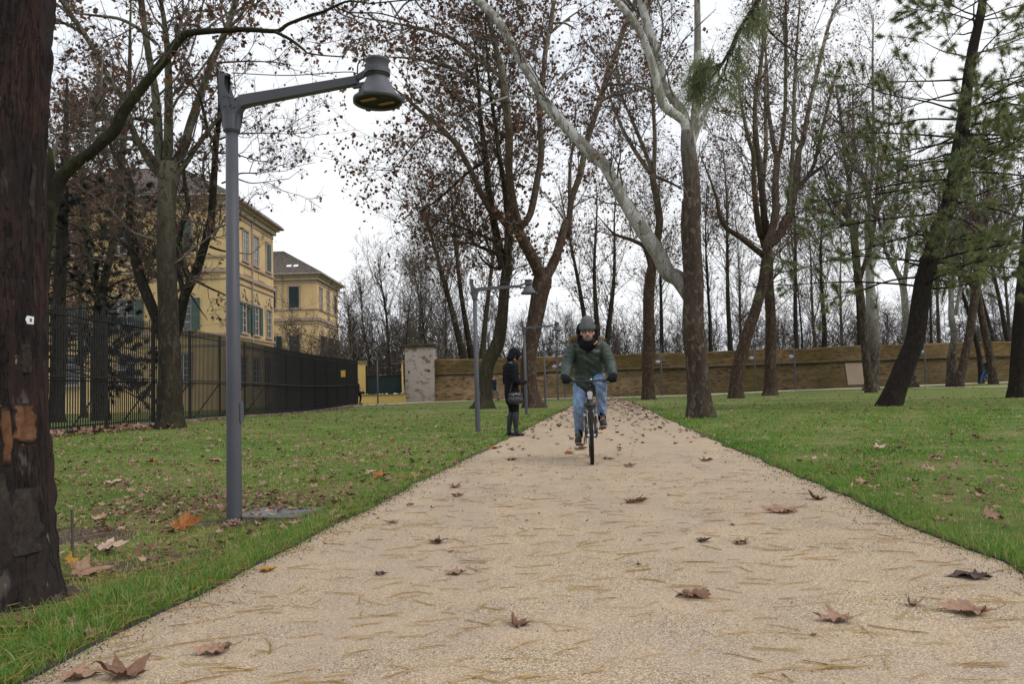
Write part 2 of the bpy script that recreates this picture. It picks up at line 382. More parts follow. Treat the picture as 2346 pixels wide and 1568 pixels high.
def soil_patch(cx_, cy_, rx, ry):
    a = np.linspace(0, 2 * np.pi, 40, endpoint=False); w = 1 + 0.16 * np.sin(3 * a + cx_) + 0.10 * np.sin(7 * a + cy_) + RNG.normal(0, .05, 40)
    V = [[cx_, cy_, float(ground(cx_, cy_)) + .008]]
    for f, h in ((0.55, .008), (1.0, -.012)):
        V += [[cx_ + rx * f * w[k] * math.cos(a[k]), cy_ + ry * f * w[k] * math.sin(a[k]), 0] for k in range(40)]
        for v in V[-40:]: v[2] = float(ground(v[0], v[1])) + h
    T = [[0, 1 + k, 1 + (k + 1) % 40] for k in range(40)]; Q = [[1 + k, 41 + k, 41 + (k + 1) % 40, 1 + (k + 1) % 40] for k in range(40)]
    tag(MB().add(V, T=T, Q=Q).build('bare_soil', MAT['soil'], smooth=True), kind='structure')
for s_ in ((-1.95, 4.65, .62, .5), (-3.2, 5.6, .7, .5), (3.9, 5.2, .55, .4), (-2.15, 6.0, .4, .3), (-2.5, 3.75, .62, .6)): soil_patch(*s_)

def far_path(name, px, width):
    P = np.array([on_ground(*p) for p in px]); P = catmull(P, 60)
    V = []; 
    for s in np.linspace(-0.5, 0.5, 4):
        q = P.copy(); q[:, 1] += s * width; q[:, 2] = ground(q[:, 0], q[:, 1]) + 0.03; V.append(q)
    V = np.stack(V, 1); n = len(P)
    i, j = np.meshgrid(np.arange(n - 1), np.arange(3), indexing='ij')
    Q = np.stack([i * 4 + j, (i + 1) * 4 + j, (i + 1) * 4 + j + 1, i * 4 + j + 1], -1).reshape(-1, 4)
    tag(MB().add(V.reshape(-1, 3), Q=Q).build(name, MAT['path_pale']), kind='structure')
far_path('cross_path', [(780, 934), (866, 928.5), (1000, 922.5), (1150, 917.5), (1300, 914.5), (1480, 911), (1650, 904.5), (1822, 896.5), (1982, 891), (2120, 884.5), (2307, 877), (2420, 872)], 2.0)
far_path('side_path', [(2090, 890.2), (2200, 889), (2311, 887), (2420, 885)], 0.9)

# ------------------------------------------------------------------ old brick wall
def brick_material(name, c1, c2, c3, plaster=None, pl=0.0, moss=0.5, bs=1.0):
    k = NT(name)
    n = k.n('ShaderNodeTexBrick', Vector=k.map((1, 1, 1), rot=(math.pi / 2, 0, 0)), Scale=1.0 / bs)
    n.inputs['Color1'].default_value = (*c1, 1); n.inputs['Color2'].default_value = (*c2, 1); n.inputs['Mortar'].default_value = (*c3, 1)
    n.inputs['Brick Width'].default_value = 0.27; n.inputs['Row Height'].default_value = 0.075; n.inputs['Mortar Size'].default_value = 0.012
    n.inputs['Mortar Smooth'].default_value = 0.4; n.inputs['Bias'].default_value = -0.1
    col = n.outputs['Color']
    st = k.noise(1.0, 6, 0.65, k.map((0.7, 1, 2.6)))
    col = k.mix(k.ramp(st, [(0.38, 0.55), (0.6, 0.0)]), col, tuple(c * 0.3 for c in c1))
    row = k.noise(2.6, 5, 0.75, k.map((0.8, 0.8, 3.0)))
    col = k.mix(k.ramp(row, [(0.42, 0.9), (0.49, 0.0)]), col, (0.035, 0.025, 0.016))
    col = k.mix(k.ramp(k.noise(1.7, 4, 0.7, k.map((0.6, 0.6, 2.4), (3, 1, 2))), [(0.5, 0.0), (0.62, 0.5)]), col, tuple(c * 1.35 for c in c1))
    col = k.mix(k.ramp(k.noise(0.35, 4), [(0.45, 0.0), (0.7, 0.5)]), col, c3)
    col = k.mix(k.ramp(k.noise(0.55, 6, 0.7, k.map((0.5, 1, 1), (4, 0, 2))), [(0.46, 0.0), (0.62, 0.6)]), col, (0.055, 0.045, 0.022))
    if plaster:
        col = k.mix(k.ramp(k.noise(1.6, 6, 0.6, k.map((1, 1, 1.5))), [(0.62 - pl * 0.45, 0.9), (0.72 - pl * 0.45, 0.0)]), col, plaster)
    z = k.sep(2); mz = k.n('ShaderNodeMapRange', Value=z); mz.inputs[1].default_value = 1.9; mz.inputs[2].default_value = 0.2
    col = k.mix(k.math('MULTIPLY', k.ramp(k.noise(0.5, 5), [(0.4, 0.0), (0.65, moss)]), 1.0), col, (0.09, 0.075, 0.022))
    k.bump(k.math('ADD', n.outputs['Fac'], k.math('MULTIPLY', row, -1.5)), 0.6, 0.03)
    return k.fin(col, 0.95, 0, 0.1)
MAT['brick'] = brick_material('old_brick', (0.185, 0.122, 0.066), (0.13, 0.085, 0.048), (0.18, 0.135, 0.085), moss=0.6)
MAT['brick_light'] = brick_material('old_brick_light', (0.30, 0.19, 0.105), (0.24, 0.15, 0.08), (0.31, 0.23, 0.155), moss=0.3)
MAT['brick_top'] = brick_material('parapet_brick', (0.28, 0.175, 0.085), (0.215, 0.13, 0.062), (0.24, 0.175, 0.10), moss=0.6)
MAT['brick_pier'] = brick_material('limewashed_brick', (0.34, 0.22, 0.15), (0.28, 0.17, 0.12), (0.42, 0.36, 0.31), (0.47, 0.42, 0.395), 0.20, 0.15)
MAT['patch'] = simple('patch_plaster', (0.37, 0.285, 0.215), (0.33, 0.25, 0.19), 0.8, 0.95)
MAT['moss_stone'] = simple('mossy_stone', (0.06, 0.05, 0.028), (0.11, 0.09, 0.055), 2.5, 0.95)

WX0, WX1 = float(at(996, 900, 57)[0]), 62.0
def wall_y(x): return 57.0 + 0.04 * (x - WX0)
wallroot = empty('park_wall', (0, 57, 0), 'long old brick wall with overhanging parapet across the far side of the park', 'wall')
def wall_strip(name, prof, x0, x1, mat, n=60, ydisp=0.05):
    """A wall length swept from x0 to x1; prof lists (offset towards the viewer, height over the ground)."""
    xs_ = np.linspace(x0, x1, n); K = len(prof); V = []
    for x in xs_:
        g = float(ground(x, wall_y(x)))
        for (d, h) in prof: V.append([x, wall_y(x) - d - 57 + ydisp * 0.3 * math.sin(x * 1.9 + h * 3), g + h + 0.03 * math.sin(x * 0.8) * (h > 2.4)])
    i, j = np.meshgrid(np.arange(n - 1), np.arange(K - 1), indexing='ij')
    Q = np.stack([i * K + j, (i + 1) * K + j, (i + 1) * K + j + 1, i * K + j + 1], -1).reshape(-1, 4)
    Q = np.vstack([Q, [[0, 1, K - 2, K - 1]] if K == 4 else np.zeros((0, 4), int)])
    return MB().add(np.array(V), Q=Q).build(name, mat, wallroot, smooth=False)
bx = float(at(1515, 900, 57)[0])                    # left of here the brick face is paler and ends in a sloping broken edge
wall_strip('base_wall', [(0.55, -0.3), (0.02, 1.86), (-0.5, 1.86)], WX0, WX1, MAT['brick'])
wall_strip('newer_facing', [(0.60, -0.3), (0.09, 1.84), (0.0, 1.85)], WX0 + 0.02, bx - 0.9, MAT['brick_light'], 26)
V = []
for (x, d) in ((bx - 0.9, 0.0), (bx + 0.15, 0.0)):
    g = float(ground(x, wall_y(x)))
    V += [[x, wall_y(x) - 57 - 0.60, g - 0.3], [bx - 0.9, wall_y(bx) - 57 - 0.09, g + 1.84]]
MB().add(V + [[v[0], v[1] + 0.08, v[2]] for v in V], T=[[0, 2, 1], [2, 6, 5]]).build('broken_edge', MAT['brick_light'], wallroot)
wall_strip('string_moulding', [(0.03, 1.86), (0.16, 1.89), (0.19, 1.95), (0.16, 2.01), (0.06, 2.05), (-0.3, 2.05)], WX0, WX1, MAT['moss_stone'])
wall_strip('parapet', [(0.03, 2.05), (0.03, 2.98), (-0.05, 3.06), (-0.55, 3.06), (-0.55, 1.8)], WX0, WX1, MAT['brick_top'])
px0, px1 = float(at(1938, 850, 58)[0]), float(at(2003, 850, 58)[0])
wall_strip('plaster_patch', [(0.46, 0.18), (0.09, 1.80), (-0.02, 1.80)], px0, px1, MAT['patch'], 4, 0)
def embankment():
    xs_ = np.linspace(WX0 + 0.2, 200, 50); ys_ = np.concatenate([[0.6], np.linspace(3, 260, 30)])
    Xg, Yg = np.meshgrid(xs_, ys_, indexing='ij'); Yw = wall_y(Xg) + Yg
    Zg = 2.25 + ground(Xg, wall_y(Xg)) + 0.25 * np.sin(Xg * 0.2) * np.sin(Yw * 0.13)
    n = len(ys_); i, j = np.meshgrid(np.arange(len(xs_) - 1), np.arange(n - 1), indexing='ij')
    Q = np.stack([i * n + j, (i + 1) * n + j, (i + 1) * n + j + 1, i * n + j + 1], -1).reshape(-1, 4)
    V = np.stack([Xg, Yw, Zg], -1).reshape(-1, 3)
    low = V[:n].copy(); low[:, 2] = -0.2; nv = len(V)
    Q2 = [[a, a + 1, nv + a + 1, nv + a] for a in range(n - 1)]
    tag(MB().add(np.vstack([V, low]), Q=np.vstack([Q, Q2])).build('embankment', MAT['lawn'], smooth=True), kind='structure')
embankment()

# gate pier, yellow gate wall and green gate
pl_, pr_ = at(929, 900, 56.4)[0], at(995, 900, 56.4)[0]
g0 = float(ground(pl_, 56))
pier = empty('brick_pier', ((pl_ + pr_) / 2, 57.2, g0), 'tall whitewashed brick pier with a flat stone cap between the gate and the long wall', 'pier')
pw = pr_ - pl_
q = MB().box((0, 0, 1.93), (pw, 1.7, 4.0))
o = q.build('shaft', MAT['brick_pier'], pier)
MB().box((0, 0, 4.0), (pw + 0.16, 1.86, 0.14)).box((0, 0, 4.12), (pw + 0.26, 1.96, 0.1)).build('cap', MAT['moss_stone'], pier)
for xx, zz in ((-pw * 0.36, 2.18), (pw * 0.34, 2.22)):  # solid blocks, coloured near black to stand for the shade inside small niches
    MB().box((xx, -0.83, zz), (0.1, 0.1, 0.16)).build('niche_shade_block', simple('niche_shade', (0.02, 0.016, 0.014)), pier)
MAT['yellow_wall'] = simple('yellow_plaster_wall', (0.66, 0.47, 0.17), (0.56, 0.39, 0.14), 0.9, 0.9)
MAT['gate_green'] = simple('gate_green_sheet', (0.035, 0.06, 0.06), (0.025, 0.045, 0.047), 2, 0.6)
MAT['black_iron'] = simple('black_iron', (0.012, 0.012, 0.013), (0.022, 0.02, 0.019), 6, 0.55)
MAT['wall_yellow_dark'] = simple('weathered_coping', (0.16, 0.13, 0.06), (0.24, 0.19, 0.09), 3, 0.9)
gl = at(818, 915, 55.5)[0]; gx0 = at(838, 915, 55.5)[0]; gx1 = at(922, 915, 55.5)[0]; gg = float(ground(gl, 55.5))
gw = empty('gate_wall', ((gl + pl_) / 2, 55.5, gg), 'low yellow plastered wall with two gate posts left of the whitewashed pier', 'wall')
cxw = (gl + pl_) / 2
MB().box((0.05, 0, 0.26), (pl_ - gl + 0.1, 0.4, 0.66)).build('low_wall', MAT['yellow_wall'], gw)
MB().box((0.05, -0.01, 0.625), (pl_ - gl + 0.14, 0.5, 0.07)).build('coping', MAT['wall_yellow_dark'], gw)
for (a, b) in ((gl, gx0), (gx1, pl_ - 0.05)):
    o = MB().box(((a + b) / 2 - cxw, 0.05, 1.75), (b - a, 0.5, 2.18)).build('gate_post', MAT['yellow_wall'], gw)
    MB().box(((a + b) / 2 - cxw, 0.05, 2.9), (b - a + 0.14, 0.62, 0.12)).box(((a + b) / 2 - cxw, 0.05, 3.0), (b - a - 0.06, 0.45, 0.1)).build('post_cap', MAT['wall_yellow_dark'], o)
gt = empty('park_gate', ((gx0 + gx1) / 2, 55.6, gg + 0.67), 'dark green sheeted iron gate between the yellow gate posts', 'gate')
hw = (gx1 - gx0) / 2
gf = MB()
for zz in (0.05, 1.28, 2.0): gf.box((0, 0.0, zz), (2 * hw - 0.03, 0.05, 0.05))
for xx in (-hw + 0.04, hw - 0.04): gf.box((xx, 0, 1.0), (0.06, 0.06, 2.0))
gf.build('gate_frame', MAT['black_iron'], gt)
for n_ in range(3):
    MB().box((0, 0.05 + 0.004 * n_, 0.28 + n_ * 0.41), (2 * hw - 0.08, 0.012, 0.43), rot=rotx(0.02)).build('sheet', MAT['gate_green'], gt)
bar_me = None
for n_ in range(24):
    x = -hw + 0.12 + n_ * (2 * hw - 0.24) / 23
    if bar_me is None: bar_me = MB().box((0, 0, 1.0), (0.018, 0.018, 1.96)).build('bar', MAT['black_iron'], link_it=False)
    link('bar', bar_me, gt, (x, -0.03, 0))

# ------------------------------------------------------------------ the yellow villa: two blocks
def plaster(name, c):
    k = NT(name)
    col = k.mix(k.ramp(k.noise(0.5, 6, 0.6), [(0.35, 0.5), (0.62, 0.0)]), c, tuple(x * 0.7 for x in c))
    col = k.mix(k.ramp(k.noise(0.16, 5, 0.6), [(0.5, 0.0), (0.58, 0.22)]), col, tuple(min(1, x * 1.25) for x in c))
    col = k.mix(k.ramp(k.noise(1.2, 5, 0.6, k.map((2.2, 2.2, 0.25))), [(0.52, 0.0), (0.75, 0.4)]), col, tuple(x * 0.55 for x in c))
    k.bump(k.noise(60, 3), 0.15, 0.01)
    return k.fin(col, 0.92, 0, 0.1)
MAT['ochre'] = plaster('ochre_plaster', (0.66, 0.49, 0.25)); MAT['cream'] = plaster('cream_trim', (0.50, 0.41, 0.30))
MAT['pinkish'] = plaster('rosy_trim', (0.43, 0.32, 0.26))
MAT['shutter'] = simple('shutter_green', (0.075, 0.105, 0.095), (0.10, 0.14, 0.125), 6, 0.7)
MAT['shutter_dark'] = simple('shutter_dark_green', (0.014, 0.034, 0.036), (0.02, 0.045, 0.045), 6, 0.6)
MAT['wfr'] = simple('window_white', (0.55, 0.53, 0.5), (0.45, 0.43, 0.4), 8, 0.6)
MAT['plinth'] = plaster('grey_plinth', (0.28, 0.25, 0.21)); MAT['zinc'] = simple('zinc_pipe', (0.36, 0.31, 0.28), (0.28, 0.24, 0.22), 5, 0.5)
kk = NT('window_glass'); MAT['glass'] = kk.fin(kk.mix(kk.noise(1.5, 2), (0.10, 0.12, 0.13), (0.02, 0.025, 0.03)), 0.08, 0, 0.6)
kk = NT('roof_tiles'); MAT['tile'] = kk.fin(kk.ramp(kk.noise(3.0, 5, 0.7, kk.map((4, 4, 4))), [(0.35, (0.03, 0.027, 0.026)), (0.5, (0.095, 0.08, 0.07)), (0.65, (0.25, 0.21, 0.18))]), 0.95, 0, 0.1)
MAT['skylight'] = simple('skylight_glass', (0.75, 0.78, 0.8), (0.7, 0.72, 0.75), 2, 0.15, spec=0.6)

def window(parent, c, u, nrm, w, h, shut='none', orn=False, mats=('shutter', 'wfr'), sill=True):
    """c is the centre on the wall face, u the horizontal along the wall, nrm the outward normal."""
    u = np.array(u, float); nrm = np.array(nrm, float); R = np.stack([u, nrm, [0, 0, 1]], 1)
    def bx_(mb_, x, z, dx, dz, out0, out1, t=0.5):
        ctr = np.array([x, (out0 + out1) / 2, z]) @ R.T; return mb_.box(ctr, (dx, out1 - out0, dz), rot=R)
    win = link('window', bx_(MB(), 0, 0, w, h, 0.0, 0.012).build('pane', MAT['glass'], link_it=False), parent, c)
    fr = MB()
    for x in (-w / 2 - 0.07, w / 2 + 0.07): bx_(fr, x, 0, 0.14, h, 0, 0.09)
    bx_(fr, 0, h / 2 + 0.08, w + 0.34, 0.16, 0, 0.11)
    if sill: bx_(fr, 0, -h / 2 - 0.06, w + 0.4, 0.12, 0, 0.16)
    fr.build('surround', MAT['pinkish'], win)
    sa = MB()
    for x in (-w / 2 + 0.03, 0, w / 2 - 0.03): bx_(sa, x, 0, 0.06, h - 0.02, 0.012, 0.04)
    for z in np.linspace(-h / 2 + 0.03, h / 2 - 0.03, 5): bx_(sa, 0, z, w - 0.02, 0.045, 0.013, 0.038)
    sa.build('sash', MAT[mats[1]], win)
    def leaf(x0, x1, out):
        s = MB(); a, b = min(x0, x1), max(x0, x1); t = b - a
        bx_(s, (a + b) / 2, 0, t, h, out, out + 0.025)
        for x in (a + 0.03, b - 0.03): bx_(s, x, 0, 0.06, h, out, out + 0.05)
        for z in (-h / 2 + 0.04, 0, h / 2 - 0.04): bx_(s, (a + b) / 2, z, t - 0.12, 0.08, out, out + 0.048)
        for z in np.linspace(-h / 2 + 0.14, h / 2 - 0.14, 14): bx_(s, (a + b) / 2, z, t - 0.12, 0.05, out, out + 0.042)
        s.build('shutter', MAT[mats[0]], win)
    if shut == 'closed':
        leaf(-w / 2 + 0.01, -0.005, 0.05); leaf(0.005, w / 2 - 0.01, 0.05)
    elif shut == 'open':
        leaf(-w / 2 - 0.02, -w - 0.02, 0.12); leaf(w / 2 + 0.02, w + 0.02, 0.12)
    elif shut == 'half':
        leaf(w / 2 - 0.45, w / 2 + 0.05, 0.12)
    elif shut == 'ajar':                                     # leaves standing straight out from the wall
        for sx in (-1, 1):
            s = MB(); x = sx * (w / 2 + 0.03)
            bx_(s, x, 0, 0.04, h, 0.1, 0.1 + w * 0.3)
            for z in np.linspace(-h / 2 + 0.1, h / 2 - 0.1, 14): bx_(s, x, z, 0.06, 0.05, 0.14, 0.06 + w * 0.3)
            s.build('shutter', MAT[mats[0]], win)
    if orn:
        t = np.linspace(0, 1, 15); pts = []
        zz = h / 2 + 0.25
        prof = [(-0.72, 0.0), (-0.62, 0.10), (-0.5, 0.08), (-0.36, 0.20), (-0.26, 0.52), (-0.12, 0.70), (0, 0.74), (0.12, 0.70), (0.26, 0.52), (0.36, 0.20), (0.5, 0.08), (0.62, 0.10), (0.72, 0.0)]
        P = np.array([np.array([x * w / 1.1 * 1.15, 0.06, zz + z]) @ R.T for x, z in prof])
        om = MB().tube(catmull(P, 26), 0.05, 6)
        a = np.linspace(0, 2 * np.pi, 13)
        om.tube(np.array([np.array([0.17 * math.cos(q_), 0.06, zz + 0.36 + 0.2 * math.sin(q_)]) @ R.T for q_ in a]), 0.04, 5)
        om.ellipsoid(np.array([0, 0.05, zz + 0.36]) @ R.T, (0.09, 0.09, 0.11), 8, 6)
        for sx in (-1, 1):
            Q_ = np.array([np.array([sx * (w / 2 + 0.24), 0.05, h / 2 + 0.12 - q_ * 0.55]) @ R.T for q_ in np.linspace(0, 1, 4)]); om.tube(Q_, [0.06, 0.07, 0.05, 0.02], 5)
        om.build('pediment', MAT['cream'], win)
    return win

def hip_roof(parent, x0, x1, y0, y1, z0, rise, over=0.65):
    """Tiled hip roof: ridged courses as real relief on four slopes."""
    X0, X1, Y0, Y1 = x0 - over, x1 + over, y0 - over, y1 + over
    d = min(X1 - X0, Y1 - Y0) / 2
    if X1 - X0 > Y1 - Y0: A, B = (X0 + d, (Y0 + Y1) / 2), (X1 - d, (Y0 + Y1) / 2)
    else: A, B = ((X0 + X1) / 2, Y0 + d), ((X0 + X1) / 2, Y1 - d)
    mb_ = MB()
    def slope(p0, p1, q0, q1):
        p0, p1, q0, q1 = map(lambda v: np.array(v, float), (p0, p1, q0, q1))
        L = np.linalg.norm(p1 - p0); n = max(8, int(L / 0.15)); mrow = max(8, int(np.linalg.norm((q0 + q1) / 2 - (p0 + p1) / 2) / 0.30))
        nv = np.cross(p1 - p0, q0 - p0); nv = nv / np.linalg.norm(nv)
        u, v = np.meshgrid(np.linspace(0, 1, n + 1), np.linspace(0, 1, mrow * 2 + 1), indexing='ij')
        base = p0[None, None] * ((1 - u) * (1 - v))[..., None] + p1 * (u * (1 - v))[..., None] + q0 * ((1 - u) * v)[..., None] + q1 * (u * v)[..., None]
        rel = 0.05 * (np.arange(n + 1)[:, None] % 2) + 0.035 * (np.arange(mrow * 2 + 1)[None] % 2) + RNG.uniform(0, 0.03, u.shape)
        Vv = base + nv * (rel + 0.02)[..., None]
        w2 = mrow * 2 + 1; i, j = np.meshgrid(np.arange(n), np.arange(w2 - 1), indexing='ij')
        mb_.add(Vv.reshape(-1, 3), Q=np.stack([i * w2 + j, (i + 1) * w2 + j, (i + 1) * w2 + j + 1, i * w2 + j + 1], -1).reshape(-1, 4))
    zt = z0 + rise
    if X1 - X0 > Y1 - Y0:
        slope((X0, Y0, z0), (X1, Y0, z0), (*A, zt), (*B, zt)); slope((X1, Y1, z0), (X0, Y1, z0), (*B, zt), (*A, zt))
        slope((X1, Y0, z0), (X1, Y1, z0), (*B, zt), (*B, zt)); slope((X0, Y1, z0), (X0, Y0, z0), (*A, zt), (*A, zt))
    else:
        slope((X0, Y0, z0), (X1, Y0, z0), (*A, zt), (*A, zt)); slope((X1, Y1, z0), (X0, Y1, z0), (*B, zt), (*B, zt))
        slope((X1, Y0, z0), (X1, Y1, z0), (*A, zt), (*B, zt)); slope((X0, Y1, z0), (X0, Y0, z0), (*B, zt), (*A, zt))
    tag(mb_.build('roof_tiles', MAT['tile'], parent), kind='stuff')
    fa = MB()
    for (a, b, s) in ((1, 0, 1),):
        cx, cy = (X0 + X1) / 2, (Y0 + Y1) / 2
        fa.box((cx, cy, z0 - 0.06), (X1 - X0 - 0.02, Y1 - Y0 - 0.02, 0.12))
    fa.build('soffit', MAT['pinkish'], parent)
    gm = MB()
    for yy in (Y0, Y1): gm.tube([(X0 - .05, yy, z0 - 0.02), (X1 + .05, yy, z0 - 0.02)], 0.075, 8)
    for xx in (X0, X1): gm.tube([(xx, Y0 - .04, z0 - 0.03), (xx, Y1 + .04, z0 - 0.03)], 0.075, 8)
    gm.build('gutter', MAT['zinc'], parent)

def belt(parent, x0, x1, y0, y1, z, h, out, mat='pinkish', name='string_course'):
    MB().box(((x0 + x1) / 2, (y0 + y1) / 2, z), (x1 - x0 + 2 * out, y1 - y0 + 2 * out, h)).build(name, MAT[mat], parent)

def block(name, label, x0, x1, y0, y1, ztop, levels, rise):
    g = float(ground(x1, y0)); b = empty(name, (0, 0, 0), label, 'villa')
    b.location = (x1, y0, g)
    H_ = lambda z: z - g
    MB().box(((x0 - x1) / 2, (y1 - y0) / 2, H_(ztop) / 2 - 0.2), (x1 - x0, y1 - y0, H_(ztop) + 0.4)).build('wall', MAT['ochre'], b)
    a = (x0 - x1, 0, 0, y1 - y0)
    belt(b, *a, 0.3, 1.0, 0.05, 'ochre', 'plinth')
    for (z, h, out) in levels: belt(b, *a, H_(z), h, out)
    belt(b, *a, H_(ztop) - 0.52, 0.22, 0.05); belt(b, *a, H_(ztop) - 0.15, 0.34, 0.22, 'cream', 'cornice'); belt(b, *a, H_(ztop) + 0.09, 0.16, 0.42, 'cream', 'cornice')
    # corner strips of paler plaster
    for (x, y) in ((0, 0), (0, y1 - y0)):
        MB().box((x - 0.2 + 0.02, y + (0.2 - 0.02 if y == 0 else -0.18), H_(ztop) / 2 - 0.3), (0.4, 0.4, H_(ztop) - 0.7)).build('corner_strip', MAT['ochre'], b)
    hip_roof(b, *a, H_(ztop) + 0.28, rise)
    return b, g

B1X0, B1X1, B1Y0, B1Y1 = -33.0, -18.3, 50.0, 60.1
b1, gB = block('villa_block', 'three storey yellow villa block with green shutters just behind the iron fence', B1X0, B1X1, B1Y0, B1Y1, 13.65, [(10.02, 0.14, 0.09), (9.12, 0.26, 0.14), (8.6, 0.1, 0.07), (5.0, 0.16, 0.1), (4.3, 0.12, 0.05)], 3.4)
SX, FX = ((0, 1, 0), (1, 0, 0)), ((1, 0, 0), (0, -1, 0))
def wz(z0, z1): return (z0 + z1) / 2 - gB, z1 - z0
for yc, sh in ((53.8, 'none'), (56.0, 'none'), (58.85, 'closed')):
    zc, h = wz(10.3, 12.4); window(b1, (0.0, yc - B1Y0, zc), *SX, 1.0, h, sh)
for yc, sh in ((53.3, 'open'), (55.9, 'open'), (58.85, 'none')):
    zc, h = wz(5.3, 7.35); window(b1, (0.0, yc - B1Y0, zc), *SX, 1.15, h, sh, True)
for yc in (53.3, 55.9, 58.85):
    window(b1, (0.0, yc - B1Y0, 2.6), *SX, 1.2, 1.7, 'none')
for xc in (-21.0, -24.6, -28.2, -31.4):
    zc, h = wz(10.3, 12.4); window(b1, (xc - B1X1, 0, zc), *FX, 1.05, h, 'half' if xc > -22 else 'open')
    zc, h = wz(5.3, 7.35); window(b1, (xc - B1X1, 0, zc), *FX, 1.1, h, 'open', True)
    window(b1, (xc - B1X1, 0, 2.7), *FX, 1.1, 1.8, 'none')
for yy in (55.05,):
    MB().tube([(0.55, yy - B1Y0, 13.75 - gB), (0.1, yy - B1Y0, 13.25 - gB), (0.1, yy - B1Y0, 0.1)], 0.055, 8).build('downpipe', MAT['zinc'], b1)
for yy in (54.9, 57.9):                                     # recessed panels under the top windows
    pm = MB()
    for zz in (9.36, 9.86): pm.box((0.01, yy - B1Y0 - 0.6, zz - gB + 0.02), (0.05, 1.5, 0.04))
    pm.box((0.01, yy - B1Y0 - 1.33, 9.63 - gB), (0.05, 0.04, 0.5)); pm.build('panel_moulding', MAT['pinkish'], b1)

B2X0, B2X1, B2Y0, B2Y1 = -36.0, -19.4, 78.0, 87.5
b2, gB2 = block('villa_block', 'farther yellow villa block with closed dark green shutters and two skylights', B2X0, B2X1, B2Y0, B2Y1, 12.75, [(9.5, 0.14, 0.09), (8.5, 0.3, 0.14), (8.1, 0.1, 0.07), (4.6, 0.16, 0.1)], 3.2)
for xc in (-21.66, -24.0, -27.5, -31):
    window(b2, (xc - B2X1, 0, 10.72 - gB2), *FX, 1.0, 2.15, 'closed', mats=('shutter_dark', 'wfr'))
    window(b2, (xc - B2X1, 0, 5.85 - gB2), *FX, 1.05, 2.0, 'closed' if xc > -23 else 'open', True, mats=('shutter_dark', 'wfr'))
for yc in (79.6, 82.8, 85.9):
    window(b2, (0, yc - B2Y0, 10.72 - gB2), *SX, 1.0, 2.1, 'none' if yc < 85 else 'closed', mats=('shutter_dark', 'wfr'))
    window(b2, (0, yc - B2Y0, 5.85 - gB2), *SX, 1.1, 2.0, 'ajar', True, mats=('shutter_dark', 'wfr'))
MB().tube([(-3.4, -0.55, 12.9 - gB2), (-3.4, -0.1, 12.3 - gB2), (-3.4, -0.1, 0.1)], 0.06, 8).build('downpipe', MAT['zinc'], b2)
MB().tube([(0.55, 4.9, 12.9 - gB2), (0.1, 4.9, 12.3 - gB2), (0.1, 4.9, 0.1)], 0.06, 8).build('downpipe', MAT['zinc'], b2)
pit = math.atan2(3.2, (B2Y1 - B2Y0) / 2 + 0.65)
for xx in (-2.95, -2.25):
    MB().box((xx, 0.75, 12.75 - gB2 + 0.28 + 1.4 * math.tan(pit) + 0.16), (0.46, 0.5, 0.08), rot=rotx(pit)).build('skylight', MAT['skylight'], b2)

# ------------------------------------------------------------------ the iron fence
FXP = -10.4
fence = empty('iron_fence', (FXP, 17.6, float(ground(FXP, 17.6))), 'tall black iron bar fence running along the left lawn in front of the villa', 'fence')
FY0, FY1, FS, FH = 13.5, 52.6, 0.112, 2.88
fg = lambda y: ground(FXP, y) - float(ground(FXP, 17.6))
fys = np.arange(FY0, FY1, FS)
bar = MB()
bar.box((0, 0, FH / 2 + 0.06), (0.031, 0.0085, FH))
bar.add([[-0.0155, -0.0045, FH + .06], [0.0155, -0.0045, FH + .06], [0.0155, 0.0045, FH + .06], [-0.0155, 0.0045, FH + .06], [0, 0, FH + 0.13]], T=[[0, 1, 4], [1, 2, 4], [2, 3, 4], [3, 0, 4]])
bar_me = bar.build('bar', MAT['black_iron'], link_it=False)
seen = fys[fys > 15.0]; first = seen[:299]
rest = MB()
for y in fys:
    if y in first: link('bar', bar_me, fence, (0, y - 17.6, float(fg(y))))
    else:
        rest.add(bar.V[0] + [0, y - 17.6, float(fg(y))], Q=bar.Q[0][0]); rest.add(bar.V[1] + [0, y - 17.6, float(fg(y))], T=[[0, 1, 4], [1, 2, 4], [2, 3, 4], [3, 0, 4]])
tag(rest.build('bars', MAT['black_iron'], fence), kind='stuff')
yr = np.linspace(FY0, FY1, 40)
for h_, dx_, r_ in ((FH - 0.12, 0.0, 0.02), (1.32, 0.03, 0.018), (1.24, -0.03, 0.018), (0.16, 0, 0.02)):
    mb = MB(); P = np.stack([np.full(40, dx_), yr - 17.6, fg(yr) + h_], -1)
    mb.tube(P, r_, 4); mb.build('rail', MAT['black_iron'], fence)
kerb = MB(); V = []
for y in yr:
    g = float(fg(y)); V += [[-0.12, y - 17.6, g - 0.2], [-0.12, y - 17.6, g + 0.07], [0.12, y - 17.6, g + 0.07], [0.12, y - 17.6, g - 0.2]]
Q = []
for n_ in range(39):
    for e in range(3): Q.append([n_ * 4 + e, n_ * 4 + e + 1, n_ * 4 + 4 + e + 1, n_ * 4 + 4 + e])
kerb.add(V, Q=Q + [[0, 1, 2, 3], [156, 159, 158, 157]]); kerb.build('kerb', MAT['plinth'], fence)
post_me = MB().box((0, 0, 1.45), (0.06, 0.06, 2.95)).build('post', MAT['black_iron'], link_it=False)
brace = MB(); brace.tube([(-0.05, 0, 1.2), (-0.5, 0, 0.6), (-0.95, 0, 0.0)], 0.022, 6)
for cz in np.linspace(0.05, 1.15, 12): brace.ellipsoid((-0.95 + 0.9 * cz / 1.2, 0, cz), (0.032, 0.032, 0.032), 6, 4)
brace_me = brace.build('brace', MAT['black_iron'], link_it=False)
